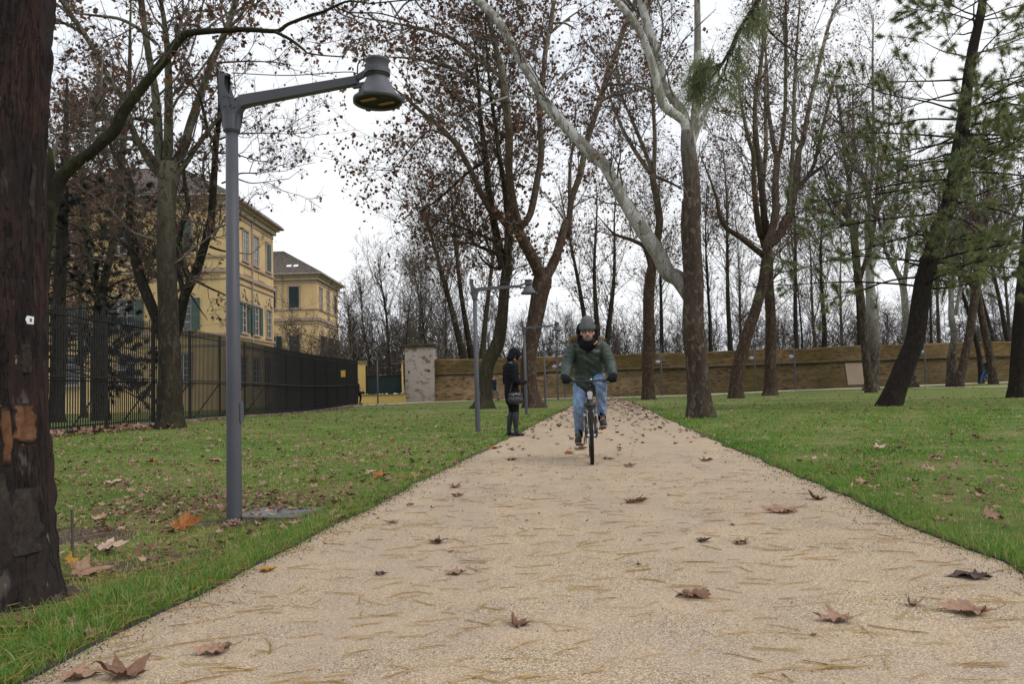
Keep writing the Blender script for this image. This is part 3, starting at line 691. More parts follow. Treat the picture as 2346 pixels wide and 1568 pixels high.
for y in np.arange(15.0, FY1, 2.6):
    link('post', post_me, fence, (-0.06, y - 17.6, float(fg(y)))); link('brace', brace_me, fence, (-0.06, y - 17.6, float(fg(y))))
MAT['sign_yellow'] = simple('sign_yellow', (0.72, 0.38, 0.06), (0.66, 0.34, 0.05), 3, 0.5)
sy = 10.4 * F / (CX - 778); sp = at(778, 857, sy)
fs_ = empty('warning_sign', (FXP + 0.03, sy, sp[2]), 'small orange yellow notice plate fixed to the dark iron fence', 'sign')
MB().box((0.14, 0, 0), (0.27, 0.012, 0.40)).build('plate', MAT['sign_yellow'], fs_)
pm = MB()
for zz in (0.16, 0.05, -0.06, -0.16): pm.box((0.045, -0.008, zz), (0.05, 0.004, 0.05))
pm.build('print', simple('sign_print', (0.5, 0.5, 0.5)), fs_)
# ------------------------------------------------------------------ trees
# survey sheets: readings taken on enlarged prints, (x, y, width) in print units -> survey units
SHEET = {'1': (0.0, 0.0), '2': (0.0, 470.4), '4': (744.9, 0.0), '5': (744.9, 470.4), '6': (1561.9, 0.0), '7': (1561.9, 470.4)}
def tr(*segs):
    """tr('7', [(x,y,w)..], '6', [...]) -> one traced limb as (N,3) survey x, y, width."""
    out = []
    for a, b in zip(segs[::2], segs[1::2]):
        ox, oy = SHEET[a]
        for p in b: out.append((p[0] * 0.35 + ox, p[1] * 0.35 + oy, (p[2] if len(p) > 2 else np.nan)))
    A = np.array(out, float)
    w = A[:, 2]; ok = ~np.isnan(w)
    A[:, 2] = np.interp(np.arange(len(w)), np.arange(len(w))[ok], w[ok]) * (0.35 if True else 1)
    return A

def unit(v): return v / (np.linalg.norm(v, axis=-1, keepdims=True) + 1e-9)

def grow(P, R, n, rng, t0=0.25, t1=1.0, length=1.0, lvar=0.4, ang=(35, 70), up=0.15, K=5, rfac=0.55, rmin=0.004, wig=0.22, bend=0.1, zmin=None, taper=0.25, rmax=0.034):
    """n child branches sprouting from polylines P (N,K0,3) with radii R."""
    N, K0, _ = P.shape
    seg = np.linalg.norm(np.diff(P, axis=1), axis=2).sum(1)
    pr = seg / seg.sum(); idx = rng.choice(N, n, p=pr)
    t = (t0 + (t1 - t0) * rng.random(n)) * (K0 - 1); k = np.clip(t.astype(int), 0, K0 - 2); u = (t - k)[:, None]
    base = P[idx, k] * (1 - u) + P[idx, k + 1] * u
    tan = unit(P[idx, k + 1] - P[idx, k]); r0 = R[idx, k] * (1 - u[:, 0]) + R[idx, k + 1] * u[:, 0]
    perp = rng.normal(size=(n, 3)); perp -= (perp * tan).sum(1, keepdims=True) * tan; perp = unit(perp)
    a = np.radians(rng.uniform(*ang, n))[:, None]
    d = unit(np.cos(a) * tan + np.sin(a) * perp + np.array([0, 0, up]))
    L = length * np.exp(rng.normal(0, lvar, n)) * (1.15 - 0.55 * t / (K0 - 1))
    Q = np.zeros((n, K, 3)); Q[:, 0] = base
    for s in range(1, K):
        d = unit(d + rng.normal(0, wig, (n, 3)) + np.array([0, 0, bend])); Q[:, s] = Q[:, s - 1] + d * (L / (K - 1))[:, None]
    rr = np.clip(r0 * rfac, rmin, rmax)
    RR = rr[:, None] * np.linspace(1, taper, K)[None]
    if zmin is not None:
        keep = Q[:, :, 2].min(1) > zmin; Q, RR = Q[keep], RR[keep]
    return Q, np.maximum(RR, rmin * 0.6)

def add_leaves(mb, P, n, rng, size, mi, lo=0.2, hang=0.5):
    N, K, _ = P.shape; idx = rng.integers(0, N, n); t = (lo + (1 - lo) * rng.random(n)) * (K - 1)
    k = np.clip(t.astype(int), 0, K - 2); u = (t - k)[:, None]
    c = P[idx, k] * (1 - u) + P[idx, k + 1] * u
    d = unit(rng.normal(size=(n, 3)) + np.array([0, 0, -hang * 2])); s = unit(np.cross(d, rng.normal(size=(n, 3))))
    nn = np.cross(d, s); L = size * rng.uniform(0.55, 1.35, n)[:, None]; W = L * rng.uniform(0.3, 0.6, (n, 1)); f = L * rng.uniform(-0.25, 0.25, (n, 1))
    V = np.stack([c, c + d * L * .5 + s * W + nn * f, c + d * L, c + d * L * .55 - s * W + nn * f * rng.uniform(-1, 1, (n, 1))], 1).reshape(-1, 3)
    b = np.arange(n)[:, None] * 4
    T = np.concatenate([b + [0, 1, 2], b + [0, 2, 3]], 1).reshape(-1, 3)
    ti = np.repeat(np.clip(rng.beta(1.4, 1.8, n), 0, 1), 2)
    mb.add(V, T=T, mi=mi, tint=ti)

def trunk_mesh(P, R, S, rng, root=False, rough=0.028):
    """A knotty tapering limb: noise round the girth, roots flaring at the foot."""
    K = len(P); a = np.arange(S) * 2 * np.pi / S
    s = np.concatenate([[0], np.cumsum(np.linalg.norm(np.diff(P, axis=0), axis=1))])
    nz = np.ones((K, S))
    for m_ in range(1, 5):
        ph = rng.uniform(0, 6.28, 2); fr = rng.uniform(0.5, 2.2) * m_ * 0.5
        nz += rough / m_ ** 0.6 * np.sin(m_ * a[None] + ph[0] + 0.5 * np.sin(s[:, None] * fr + ph[1])) * np.sin(s[:, None] * fr * 1.3 + ph[1] + m_)
    nz += rng.normal(0, rough * 0.35, (K, S))
    if root:
        fl = np.exp(-s / 0.35)[:, None]; ph = rng.uniform(0, 6.28)
        nz += fl * (0.12 + 0.2 * np.sin(5 * a + ph) + 0.1 * np.sin(3 * a + ph * 2))
    V, Q = tubes(P[None], (R[:, None] * nz)[None], S)
    T = []; V = np.vstack([V, P[-1:] + (P[-1:] - P[-2:-1]) * 0.3]); b = (K - 1) * S
    T = [[len(V) - 1, b + i, b + (i + 1) % S] for i in range(S)]
    return V, T, Q

TRI_COUNT = [0]
def tree(label, base, Y, trunk, limbs=(), bark='bark_plane', seed=1, twig='twig', leaf='leaf_brown', leaves=2500, leaf_size=0.12, l1=3.2, n1=70, n2=8, n3=6,
         up=0.25, root=True, group=None, cat='tree', swing=0.5, zmin=2.5, name='plane_tree', limb_bark=None, pools=None, dead=0.0, tr_ext=True):
    """A traced tree standing at distance Y; limbs swing towards or away from the viewer as they leave the trunk."""
    rng = np.random.default_rng(seed)
    if base is None: bp = at(trunk[0][0], trunk[0][1], Y); bz = float(ground(bp[0], bp[1]))
    else: bp = np.array(base, float); bz = bp[2]
    org = np.array([bp[0], Y, bz])
    root_e = empty(name, org, label, cat, group)
    known = []                                                   # (px, py, depth) along everything traced so far
    lims = []
    def lift(A, first):
        A = np.asarray(A, float)
        B = catmull(A, max(12, int(len(A) * 5)))
        if first: dep = np.full(len(B), Y) + 0.0; k0 = 0
        else:
            kn = np.vstack(known); dd = np.hypot(kn[:, 0] - B[0, 0], kn[:, 1] - B[0, 1]); d0 = kn[np.argmin(dd), 2] if dd.min() < 60 else Y
            L = np.concatenate([[0], np.cumsum(np.hypot(*np.diff(B[:, :2], axis=0).T))]) * Y / F
            k0 = rng.uniform(-swing, swing); dep = d0 + k0 * L
        P = np.array([at(b[0], b[1], q) for b, q in zip(B, dep)]); R = B[:, 2] / 2 * dep / F
        known.append(np.column_stack([B[:, 0], B[:, 1], dep]))
        if tr_ext and B[-1, 1] < 12:                             # the limb goes on above the picture
            d = unit(P[-1] - P[-3]); ext = [P[-1]]; re = [R[-1]]
            for q in range(1, 6):
                d = unit(d + rng.normal(0, 0.12, 3) + [0, 0, 0.06]); ext.append(ext[-1] + d * 0.8); re.append(R[-1] * (1 - q / 6.5))
            P = np.vstack([P, ext[1:]]); R = np.concatenate([R, re[1:]])
        wob = catmull(rng.normal(0, 1, (max(4, len(P) // 7), 3)), len(P)) * R[:, None] * 0.12; wob -= wob[0]; P = P + wob
        return P, np.maximum(R, 0.008)
    P, R = lift(trunk, True)
    P[0, 2] = bz - 0.12; P[0, :2] = bp[:2] if base is not None else P[0, :2]
    V, T, Q = trunk_mesh(P, R, 18, rng, root); tb = MAT[bark]
    MB().add(V - org, T=T, Q=Q).build('trunk', tb, root_e, smooth=True)
    allP, allR = [(P, R, 0.5)], []
    for A in limbs:
        Pl, Rl = lift(A, False)
        V, T, Q = trunk_mesh(Pl, Rl, 12, rng); MB().add(V - org, T=T, Q=Q).build('limb', MAT[limb_bark or bark], root_e, smooth=True)
        allP.append((Pl, Rl, 0.15))
    if n1 <= 0: return root_e
    KK = 16; PP, RR = [], []
    for Pq, Rq, f0 in allP:
        i0 = int(len(Pq) * f0); s = catmull(np.column_stack([Pq[i0:], Rq[i0:]]), KK); PP.append(s[:, :3]); RR.append(s[:, 3])
    PP, RR = np.array(PP), np.array(RR)
    cr = MB()
    A1, R1 = grow(PP, RR, int(n1 * 1.2), rng, 0.05, 1.0, l1, 0.45, (30, 70), up, 8, 0.4, 0.012, 0.2, 0.10, zmin)
    V, Q = tubes(A1 - org, R1, 5); cr.add(V, Q=Q)
    srcP = A1; 
    A2, R2 = grow(A1, R1, max(1, int(len(A1) * n2 * 1.15)), rng, 0.15, 1.0, l1 * 0.36, 0.4, (30, 75), 0.1, 4, 0.6, 0.007, 0.25, 0.05, zmin)
    V, Q = tubes(A2 - org, R2, 3); cr.add(V, Q=Q)
    A3, R3 = grow(A2, R2, max(1, int(len(A2) * n3 * 1.1)), rng, 0.1, 1.0, l1 * 0.16, 0.4, (25, 70), 0.0, 2, 0.7, 0.0045, 0.25, 0.0, zmin)
    V, Q = tubes(A3 - org, R3, 3); cr.add(V, Q=Q)
    if leaves: add_leaves(cr, A3 - org, leaves, rng, leaf_size, 1)
    cr.build('crown', [MAT[twig], MAT[leaf]], root_e)
    TRI_COUNT[0] += len(A1) * 70 + len(A2) * 24 + len(A3) * 12 + leaves * 2
    return root_e

# --- right side: the big plane beside the path
tree('big brown plane tree beside the path with a long pale limb arching left', None, 22.0,
     tr('7', [(118, 1392, 185), (112, 1330, 165), (98, 1200, 150), (84, 900, 140), (76, 600, 132), (70, 300, 126), (72, 0, 122)], '6', [(74, 1450, 120), (62, 1200, 108), (45, 1000, 100), (44, 880, 84)]),
     [tr('7', [(75, 690, 60), (50, 610, 84), (5, 520, 104), (-35, 470, 110)], '5', [(2240, 445, 108), (2180, 330, 102), (2100, 200, 100), (2010, 50, 92)], '4', [(2100, 1540, 90), (2000, 1380, 85), (1900, 1200, 80), (1830, 1080, 78), (1720, 990, 82), (1600, 870, 72), (1480, 730, 74), (1420, 640, 70), (1370, 540, 65), (1270, 380, 62), (1200, 260, 58), (1120, 130, 58), (1000, 0, 56)]),
      tr('6', [(35, 930, 80), (5, 800, 62)], '4', [(2205, 700, 62), (2170, 550, 60), (2130, 400, 54), (2070, 250, 50), (2000, 130, 48), (1890, 0, 44)]),
      tr('6', [(40, 930, 70), (20, 740, 55)], '4', [(2225, 560, 56), (2190, 380, 56), (2130, 200, 58), (2075, 0, 55)]),
      tr('6', [(52, 960, 85), (80, 840, 62), (100, 700, 60), (106, 500, 54), (110, 300, 48), (104, 0, 40)]),
      tr('6', [(70, 930, 50), (110, 820, 40), (150, 740, 32), (235, 560, 24), (330, 330, 16), (390, 180, 8)]),
      tr('4', [(1440, 650, 16), (1300, 630, 13), (1200, 632, 12), (1050, 690, 11), (900, 770, 9), (800, 820, 4)]),
      tr('4', [(1640, 900, 20), (1540, 770, 16), (1470, 660, 12), (1330, 500, 8)]),
      tr('4', [(1440, 640, 16), (1480, 590, 14), (1560, 500, 11), (1640, 450, 7), (1760, 430, 3)])],
     bark='bark_big', limb_bark='bark_white', seed=21, leaves=1500, leaf_size=0.10, l1=2.4, n1=46, n2=7, n3=5, swing=0.35, zmin=5.5)

# --- left of the path: two planes standing close
tree('mossy plane tree with a leaning curved trunk behind the second lamp post', None, 39.0,
     tr('5', [(1040, 1342, 170), (1036, 1290, 120), (1036, 1200, 96), (1052, 1050, 92), (1118, 900, 86), (1153, 700, 72), (1162, 500, 68), (1172, 400, 66)]),
     [tr('5', [(1165, 420, 60), (1140, 300, 58), (1120, 200, 56), (1100, 100, 50), (1085, 10, 46)], '4', [(1105, 1440, 46), (1080, 1300, 46), (1060, 1150, 42), (1040, 1000, 36), (1015, 800, 30), (1000, 600, 22), (985, 380, 15), (960, 200, 8)]),
      tr('5', [(1175, 420, 60), (1195, 300, 56), (1200, 100, 54)], '4', [(1195, 1440, 50), (1180, 1280, 44), (1150, 1100, 34), (1120, 880, 28), (1085, 640, 22), (1060, 420, 15), (1050, 200, 10), (1040, 0, 6)]),
      tr('5', [(1160, 350, 34), (1110, 310, 26), (1040, 280, 22), (960, 250, 18), (905, 240, 12)]),
      tr('5', [(1150, 420, 26), (1080, 400, 20), (1020, 350, 12), (1000, 300, 6)]),
      tr('4', [(1050, 1050, 30), (930, 1130, 22), (800, 1250, 18), (700, 1330, 12), (600, 1400, 6)]),
      tr('5', [(1120, 240, 24), (900, 150, 18), (760, 110, 12), (620, 60, 6)])],
     bark='bark_mossy', seed=22, leaves=7500, leaf_size=0.16, l1=4.0, n1=120, n2=9, n3=5, swing=0.5, zmin=4.5, up=0.1)
tree('stout forked plane tree with a reddish trunk between the woman in black and the cyclist', None, 38.0,
     tr('5', [(1368, 1336, 165), (1362, 1280, 128), (1350, 1200, 112), (1350, 1000, 102), (1372, 800, 105), (1400, 600, 112), (1425, 500, 128), (1432, 460, 110)]),
     [tr('5', [(1420, 500, 80), (1385, 400, 80), (1322, 280, 76), (1262, 170, 72), (1240, 50, 66)], '4', [(1262, 1480, 66), (1230, 1340, 58), (1205, 1150, 52), (1205, 900, 52), (1180, 650, 56), (1150, 450, 46), (1110, 300, 38), (1072, 130, 34), (1045, 0, 28)]),
      tr('5', [(1440, 480, 70), (1500, 360, 64), (1540, 220, 56), (1572, 100, 50)], '4', [(1580, 1540, 42), (1600, 1320, 40), (1660, 1140, 42), (1690, 1000, 41), (1720, 880, 40), (1780, 700, 39), (1840, 500, 38), (1900, 320, 36), (1960, 150, 34), (2035, 0, 30)]),
      tr('4', [(1275, 1500, 46), (1340, 1400, 46), (1378, 1200, 45), (1408, 1000, 42), (1402, 800, 38), (1398, 650, 36), (1420, 520, 34), (1432, 350, 33), (1460, 200, 31), (1492, 0, 28)]),
      tr('5', [(1255, 185, 40), (1180, 130, 40), (1110, 30, 40)], '4', [(1085, 1390, 40), (1030, 1280, 38), (960, 1130, 36), (900, 1010, 35), (840, 920, 34), (740, 820, 34), (650, 750, 28), (560, 670, 22), (500, 620, 16), (440, 570, 6)]),
      tr('4', [(1180, 660, 34), (1130, 650, 30), (1050, 600, 28), (900, 490, 26), (780, 425, 24), (600, 385, 18), (420, 372, 8)]),
      tr('4', [(1170, 520, 30), (1050, 420, 28), (900, 300, 26), (830, 250, 25), (650, 190, 20), (400, 140, 14), (200, 105, 9), (60, 20, 4)]),
      tr('4', [(1600, 1310, 26), (1600, 1100, 22), (1622, 930, 16), (1640, 700, 10)]),
      tr('4', [(1800, 660, 22), (1900, 620, 18), (2050, 590, 14), (2150, 570, 8)]),
      tr('4', [(1830, 560, 20), (1960, 550, 14), (2100, 545, 8)]),
      tr('4', [(840, 915, 16), (700, 850, 14), (620, 900, 12), (540, 1000, 9), (440, 1110, 7), (300, 1110, 4)]),
      tr('4', [(1485, 150, 18), (1570, 150, 14), (1640, 190, 10)]), tr('4', [(1480, 210, 16), (1600, 110, 12), (1720, 30, 6)])],
     bark='bark_plane_red', seed=23, leaves=10000, leaf_size=0.165, l1=3.6, n1=130, n2=8, n3=5, swing=0.45, zmin=5.0, up=0.1)

# --- middle right
tree('slim reddish plane tree just right of the path end, left of the big plane', None, 46.0,
     tr('5', [(2122, 1292, 100), (2120, 1200, 82), (2122, 1000, 76), (2126, 700, 72), (2140, 480, 70), (2165, 330, 56), (2185, 200, 52)], '4', [(2195, 1450, 50), (2180, 1320, 46), (2150, 1150, 42)]),
     [tr('4', [(2148, 1140, 34), (2100, 1095, 32), (2020, 985, 28), (1950, 860, 24), (1880, 700, 18), (1830, 560, 10)]),
      tr('4', [(2150, 1140, 30), (2158, 900, 28), (2142, 600, 22), (2135, 300, 16), (2120, 0, 10)]),
      tr('4', [(2148, 1130, 30), (2060, 905, 26), (2000, 760, 22), (1950, 640, 18), (1905, 400, 12)]),
      tr('5', [(2140, 420, 40), (2095, 275, 30), (2020, 230, 26), (1900, 190, 18), (1840, 130, 10), (1780, 60, 5)]),
      tr('4', [(2150, 1150, 28), (2230, 1180, 20), (2330, 1230, 12)])],
     bark='bark_plane_red', seed=24, leaves=4200, leaf_size=0.13, l1=3.6, n1=70, n2=8, n3=5, zmin=4.5)
tree('plane tree with a trunk leaning right, left one of a crossing pair', None, 44.0,
     tr('7', [(355, 1276, 105), (362, 1200, 98), (390, 1050, 86), (440, 850, 76), (490, 680, 68), (530, 500, 62), (550, 340, 64), (566, 240, 60)]),
     [tr('7', [(540, 330, 44), (470, 280, 40), (380, 210, 36), (300, 160, 34), (252, 80, 30), (235, 0, 26)], '6', [(225, 1290, 20), (180, 1160, 14), (120, 1020, 8)]),
      tr('7', [(560, 250, 56), (600, 150, 52), (630, 0, 50)], '6', [(620, 1400, 48), (618, 1200, 44), (625, 1030, 42), (600, 950, 28), (570, 700, 24), (560, 450, 18), (540, 200, 12), (530, 0, 8)]),
      tr('6', [(625, 1030, 30), (650, 970, 28), (678, 700, 26), (680, 300, 22), (680, 0, 16)]),
      tr('7', [(575, 260, 58), (640, 190, 58), (695, 60, 58)], '6', [(692, 1450, 56), (740, 1200, 50), (760, 1000, 40), (790, 920, 34), (830, 700, 30), (890, 450, 27), (950, 200, 22), (1000, 50, 16), (1030, 0, 12)]),
      tr('6', [(700, 1400, 34), (720, 1030, 28), (730, 800, 26), (737, 500, 20), (760, 100, 12), (770, 0, 8)]),
      tr('6', [(765, 930, 24), (740, 870, 22), (735, 700, 18), (760, 430, 10)])],
     bark='bark_plane_red', seed=25, leaves=3600, leaf_size=0.13, l1=3.4, n1=80, n2=8, n3=5, zmin=5)
tree('straight brown plane tree, right one of a crossing pair', None, 46.5,
     tr('7', [(577, 1264, 102), (576, 1200, 86), (574, 1000, 72), (570, 700, 66), (564, 500, 62), (556, 350, 64), (545, 250, 58)]),
     [tr('7', [(545, 270, 52), (522, 180, 50), (498, 80, 48)], '6', [(518, 1540, 46), (490, 1400, 40), (466, 1200, 32), (464, 1000, 30), (432, 900, 26), (400, 750, 22), (375, 600, 18), (370, 300, 10)]),
      tr('7', [(550, 260, 54), (548, 100, 50)], '6', [(550, 1540, 48), (540, 1400, 46), (520, 1150, 44), (490, 950, 42), (482, 700, 30), (508, 500, 26), (530, 300, 20), (540, 0, 12)]),
      tr('6', [(535, 1150, 28), (552, 950, 26), (548, 700, 22), (552, 400, 18), (545, 200, 12)]),
      tr('6', [(800, 1190, 22), (865, 1080, 24), (920, 850, 22), (980, 600, 18), (1040, 400, 10)]),
      tr('6', [(745, 1240, 30), (840, 1145, 26), (925, 1085, 20), (1000, 1000, 10)]),
      tr('7', [(600, 480, 16), (660, 400, 13), (640, 310, 10), (700, 220, 6)])],
     bark='bark_plane_red', seed=26, leaves=3600, leaf_size=0.13, l1=3.4, n1=80, n2=8, n3=5, zmin=5)
tree('plane tree with thin brown trunk in front of the white barked one', None, 45.5,
     tr('7', [(1242, 1232, 80), (1236, 1180, 66), (1214, 1000, 54), (1190, 700, 46), (1166, 500, 44), (1150, 300, 38), (1132, 100, 36)], '6', [(1120, 1500, 36), (1080, 1400, 32), (1010, 1310, 26), (960, 1180, 18), (905, 980, 10)]),
     [tr('7', [(1168, 480, 30), (1200, 380, 30), (1240, 260, 28), (1262, 120, 24)], '6', [(1265, 1450, 22), (1280, 1200, 18), (1300, 900, 12)]),
      tr('6', [(1110, 1480, 22), (1060, 1460, 20), (960, 1390, 18), (830, 1370, 14), (740, 1400, 8)]),
      tr('6', [(1080, 1400, 24), (1100, 1250, 22), (1060, 1000, 16), (1040, 700, 10)])],
     bark='bark_plane', seed=27, leaves=1600, leaf_size=0.13, l1=3.2, n1=85, n2=8, n3=5, zmin=5)
tree('tall white barked plane tree behind the thin brown trunk, right of the bare plaster patch', None, 49.0,
     tr('7', [(1240, 1216, 105), (1244, 1150, 84), (1250, 1000, 72), (1247, 750, 74), (1222, 500, 56), (1216, 300, 48), (1212, 50, 42)], '6', [(1215, 1500, 42), (1225, 1400, 40), (1200, 1200, 36), (1150, 1100, 26), (1120, 900, 18), (1110, 600, 10)]),
     [tr('7', [(1238, 400, 48), (1290, 240, 46), (1340, 130, 42), (1372, 60, 38)], '6', [(1390, 1440, 30), (1420, 1200, 22), (1440, 900, 16), (1450, 600, 10)]),
      tr('6', [(1222, 1300, 28), (1250, 1100, 26), (1255, 800, 20), (1250, 400, 14), (1255, 100, 8)]),
      tr('6', [(1180, 1160, 26), (1100, 1040, 22), (1050, 850, 18), (1010, 560, 10)]),
      tr('6', [(1290, 1150, 20), (1350, 900, 16), (1370, 500, 10)])],
     bark='bark_white', seed=28, leaves=1400, leaf_size=0.13, l1=3.2, n1=95, n2=8, n3=5, zmin=5, twig='twig_grey')
tree('pale plane tree with a leaning bare trunk partly hidden behind the leaning pine', None, 51.0,
     tr('7', [(1520, 1192, 66), (1508, 1150, 54), (1488, 1000, 44), (1470, 800, 44), (1458, 600, 44), (1440, 500, 40), (1402, 430, 34), (1345, 330, 26)], '6', [(1300, 1500, 20), (1270, 1300, 14)]),
     [tr('7', [(1455, 560, 30), (1470, 400, 28), (1490, 200, 22), (1500, 0, 16)])],
     bark='bark_white', seed=29, leaves=400, leaf_size=0.13, l1=2.6, n1=30, n2=7, n3=5, zmin=5, twig='twig_grey')
tree('thin pale trunked tree with a swollen foot beside the brown leaning one, far right', None, 50.0,
     tr('7', [(1765, 1192, 66), (1766, 1100, 60), (1770, 1020, 58), (1780, 950, 46), (1790, 850, 44), (1772, 750, 38), (1772, 600, 34), (1762, 400, 30), (1750, 200, 24), (1740, 0, 16)]),
     [tr('7', [(1792, 720, 26), (1812, 600, 24), (1835, 470, 20), (1850, 250, 14)])],
     bark='bark_white', seed=30, leaves=500, leaf='leaf_red', leaf_size=0.14, l1=2.6, n1=40, n2=7, n3=5, zmin=4)
tree('brown plane tree forking into a wide V, far right beside the thin pale trunk', None, 49.0,
     tr('7', [(1812, 1192, 68), (1822, 1130, 60), (1842, 1050, 55), (1872, 900, 53), (1902, 700, 50), (1932, 520, 58), (1960, 350, 46), (1980, 150, 40), (2000, 0, 34)], '6', [(2010, 1280, 26), (1990, 1100, 18), (1960, 900, 10)]),
     [tr('7', [(1935, 520, 40), (2020, 350, 34), (2090, 200, 28), (2190, 30, 20)], '6', [(2230, 1270, 16)]),
      tr('7', [(1912, 540, 34), (1860, 480, 28), (1790, 350, 20), (1740, 220, 12)])],
     bark='bark_plane', seed=31, leaves=1200, leaf='leaf_red', leaf_size=0.13, l1=3.0, n1=60, n2=8, n3=5, zmin=4.5)
tree('thin black trunked tree leaning left behind the walker at the far right', None, 54.0,
     tr('7', [(1962, 1160, 36), (1955, 1050, 34), (1940, 950, 30), (1905, 800, 26), (1862, 650, 22), (1820, 500, 16), (1800, 300, 8)]), [],
     bark='bark_dark', seed=32, leaves=0, l1=2.4, n1=24, n2=7, n3=5, zmin=4)
tree('flaky barked plane tree beside the walker with the raised arm, far right', None, 52.0,
     tr('7', [(2042, 1184, 60), (2036, 1120, 54), (2020, 1020, 52), (2000, 900, 50), (1962, 700, 44), (1940, 580, 40), (1930, 400, 30), (1935, 200, 20), (1930, 0, 12)]), [],
     bark='bark_plane', seed=33, leaves=900, leaf='leaf_red', leaf_size=0.13, l1=2.8, n1=40, n2=8, n3=5, zmin=4)

# --- left side
tree('plane tree with a tall trunk and mottled upright limbs standing before the iron fence', None, 20.0,
     tr('2', [(1108, 1474, 200), (1106, 1420, 168), (1100, 1200, 150), (1096, 800, 128), (1088, 300, 116)], '1', [(1080, 1500, 112), (1076, 1250, 118), (1080, 1120, 140), (1085, 1060, 120)]),
     [tr('1', [(1060, 1100, 60), (1040, 1000, 62), (1030, 800, 58), (1018, 600, 50), (985, 400, 45), (950, 200, 40), (925, 0, 34)]),
      tr('1', [(1090, 1090, 64), (1104, 950, 62), (1106, 800, 58), (1100, 500, 48), (1090, 300, 40), (1074, 150, 34), (1050, 0, 28)]),
      tr('1', [(1110, 1110, 70), (1165, 1040, 62), (1205, 950, 58), (1250, 800, 54), (1322, 600, 46), (1400, 380, 42), (1490, 180, 40), (1550, 0, 35)]),
      tr('1', [(1050, 1140, 40), (1008, 1050, 38), (940, 965, 36), (870, 905, 34), (760, 900, 25), (690, 850, 22), (580, 850, 18), (350, 880, 8)]),
      tr('1', [(1030, 800, 28), (900, 780, 24), (750, 780, 20), (600, 800, 16), (500, 840, 8)]),
      tr('1', [(1045, 1150, 40), (975, 1060, 38), (905, 920, 36), (840, 780, 35), (798, 640, 34), (700, 480, 34), (640, 360, 34), (540, 205, 36), (470, 110, 34), (400, 0, 30)]),
      tr('1', [(1120, 1180, 44), (1200, 1090, 38), (1262, 1000, 34), (1350, 880, 30), (1425, 780, 24), (1490, 735, 14)]),
      tr('1', [(1030, 290, 22), (900, 180, 24), (780, 120, 22), (640, 100, 18), (500, 85, 10)]),
      tr('1', [(540, 210, 24), (440, 160, 20), (350, 120, 14), (300, 90, 8)]),
      tr('1', [(1490, 130, 22), (1570, 60, 18), (1640, 0, 14)]),
      tr('1', [(1060, 170, 16), (1150, 110, 12), (1280, 65, 10), (1400, 75, 7), (1412, 0, 5)]),
      tr('1', [(1420, 410, 14), (1560, 400, 12), (1700, 400, 9), (1850, 410, 4)])],
     bark='bark_olive', seed=41, leaves=5200, leaf_size=0.105, l1=1.9, n1=95, n2=8, n3=5, zmin=3.6, swing=0.6)
tree('dark trunked tree forking low into a V behind the mottled plane tree', (float(at(395, 985, 22.5)[0]), 22.5, 0.17), 22.5,
     tr('2', [(1130, 1440, 90), (1120, 1200, 88), (1105, 950, 84), (1095, 880, 80)]),
     [tr('2', [(1090, 930, 72), (1030, 740, 70), (980, 600, 70), (920, 450, 68), (882, 300, 62), (860, 150, 56), (852, 0, 52)], '1', [(862, 1250, 46), (840, 1150, 40), (790, 1080, 32), (720, 930, 24), (690, 760, 16), (660, 600, 8)]),
      tr('2', [(1110, 930, 66), (1170, 800, 62), (1212, 600, 64), (1280, 450, 60), (1330, 280, 56), (1380, 100, 52)], '1', [(1372, 1520, 50), (1400, 1250, 46), (1415, 950, 40), (1440, 700, 30), (1420, 450, 16)]),
      tr('1', [(1412, 950, 24), (1360, 850, 22), (1302, 620, 16), (1180, 450, 8)]),
      tr('2', [(1245, 490, 44), (1170, 330, 36), (1180, 150, 32), (1225, 0, 30)], '1', [(1205, 1200, 24), (1180, 900, 14)]),
      tr('2', [(1205, 590, 38), (1170, 420, 30), (1160, 270, 18)]),
      tr('2', [(900, 350, 26), (790, 240, 22), (670, 200, 14), (560, 180, 8)]), tr('2', [(870, 240, 22), (780, 120, 18), (660, 120, 12)]),
      tr('2', [(1290, 500, 16), (1380, 545, 14), (1480, 590, 10), (1640, 680, 5)]), tr('2', [(1370, 270, 18), (1470, 300, 12), (1640, 320, 5)]),
      tr('2', [(1250, 590, 12), (1310, 680, 9), (1360, 750, 4)]),
      tr('1', [(1440, 910, 14), (1530, 880, 11), (1700, 870, 8), (1930, 880, 3)]), tr('1', [(1430, 1000, 14), (1540, 1010, 10), (1690, 1055, 5), (1790, 1050, 2)]),
      tr('1', [(1530, 1170, 12), (1570, 1135, 10), (1690, 1130, 6), (1800, 1080, 2)]), tr('1', [(1450, 1200, 12), (1540, 1170, 11), (1650, 1200, 7), (1850, 1175, 3)])],
     bark='bark_dark', seed=42, leaves=2000, leaf_size=0.09, l1=1.5, n1=72, n2=8, n3=5, zmin=2.6, up=0.0)
tree('olive barked tree with a straight trunk standing behind the iron fence', None, 32.0,
     tr('2', [(660, 1392, 110), (660, 1300, 100), (662, 900, 92), (662, 620, 78), (664, 550, 70)]),
     [tr('2', [(655, 590, 50), (638, 540, 48), (600, 430, 44), (570, 250, 40), (560, 60, 36)], '1', [(560, 1500, 32), (540, 1250, 24), (520, 950, 14)]),
      tr('2', [(668, 590, 54), (692, 450, 52), (738, 250, 48), (752, 100, 46)], '1', [(778, 1400, 46), (800, 1000, 42), (820, 800, 38), (845, 500, 28), (850, 200, 18), (855, 0, 10)]),
      tr('2', [(650, 620, 26), (560, 560, 22), (450, 520, 16), (340, 500, 10)]), tr('2', [(680, 560, 22), (780, 500, 18), (880, 470, 10)])],
     bark='bark_olive', seed=43, leaves=3000, leaf_size=0.12, l1=2.4, n1=70, n2=8, n3=5, zmin=4.2)
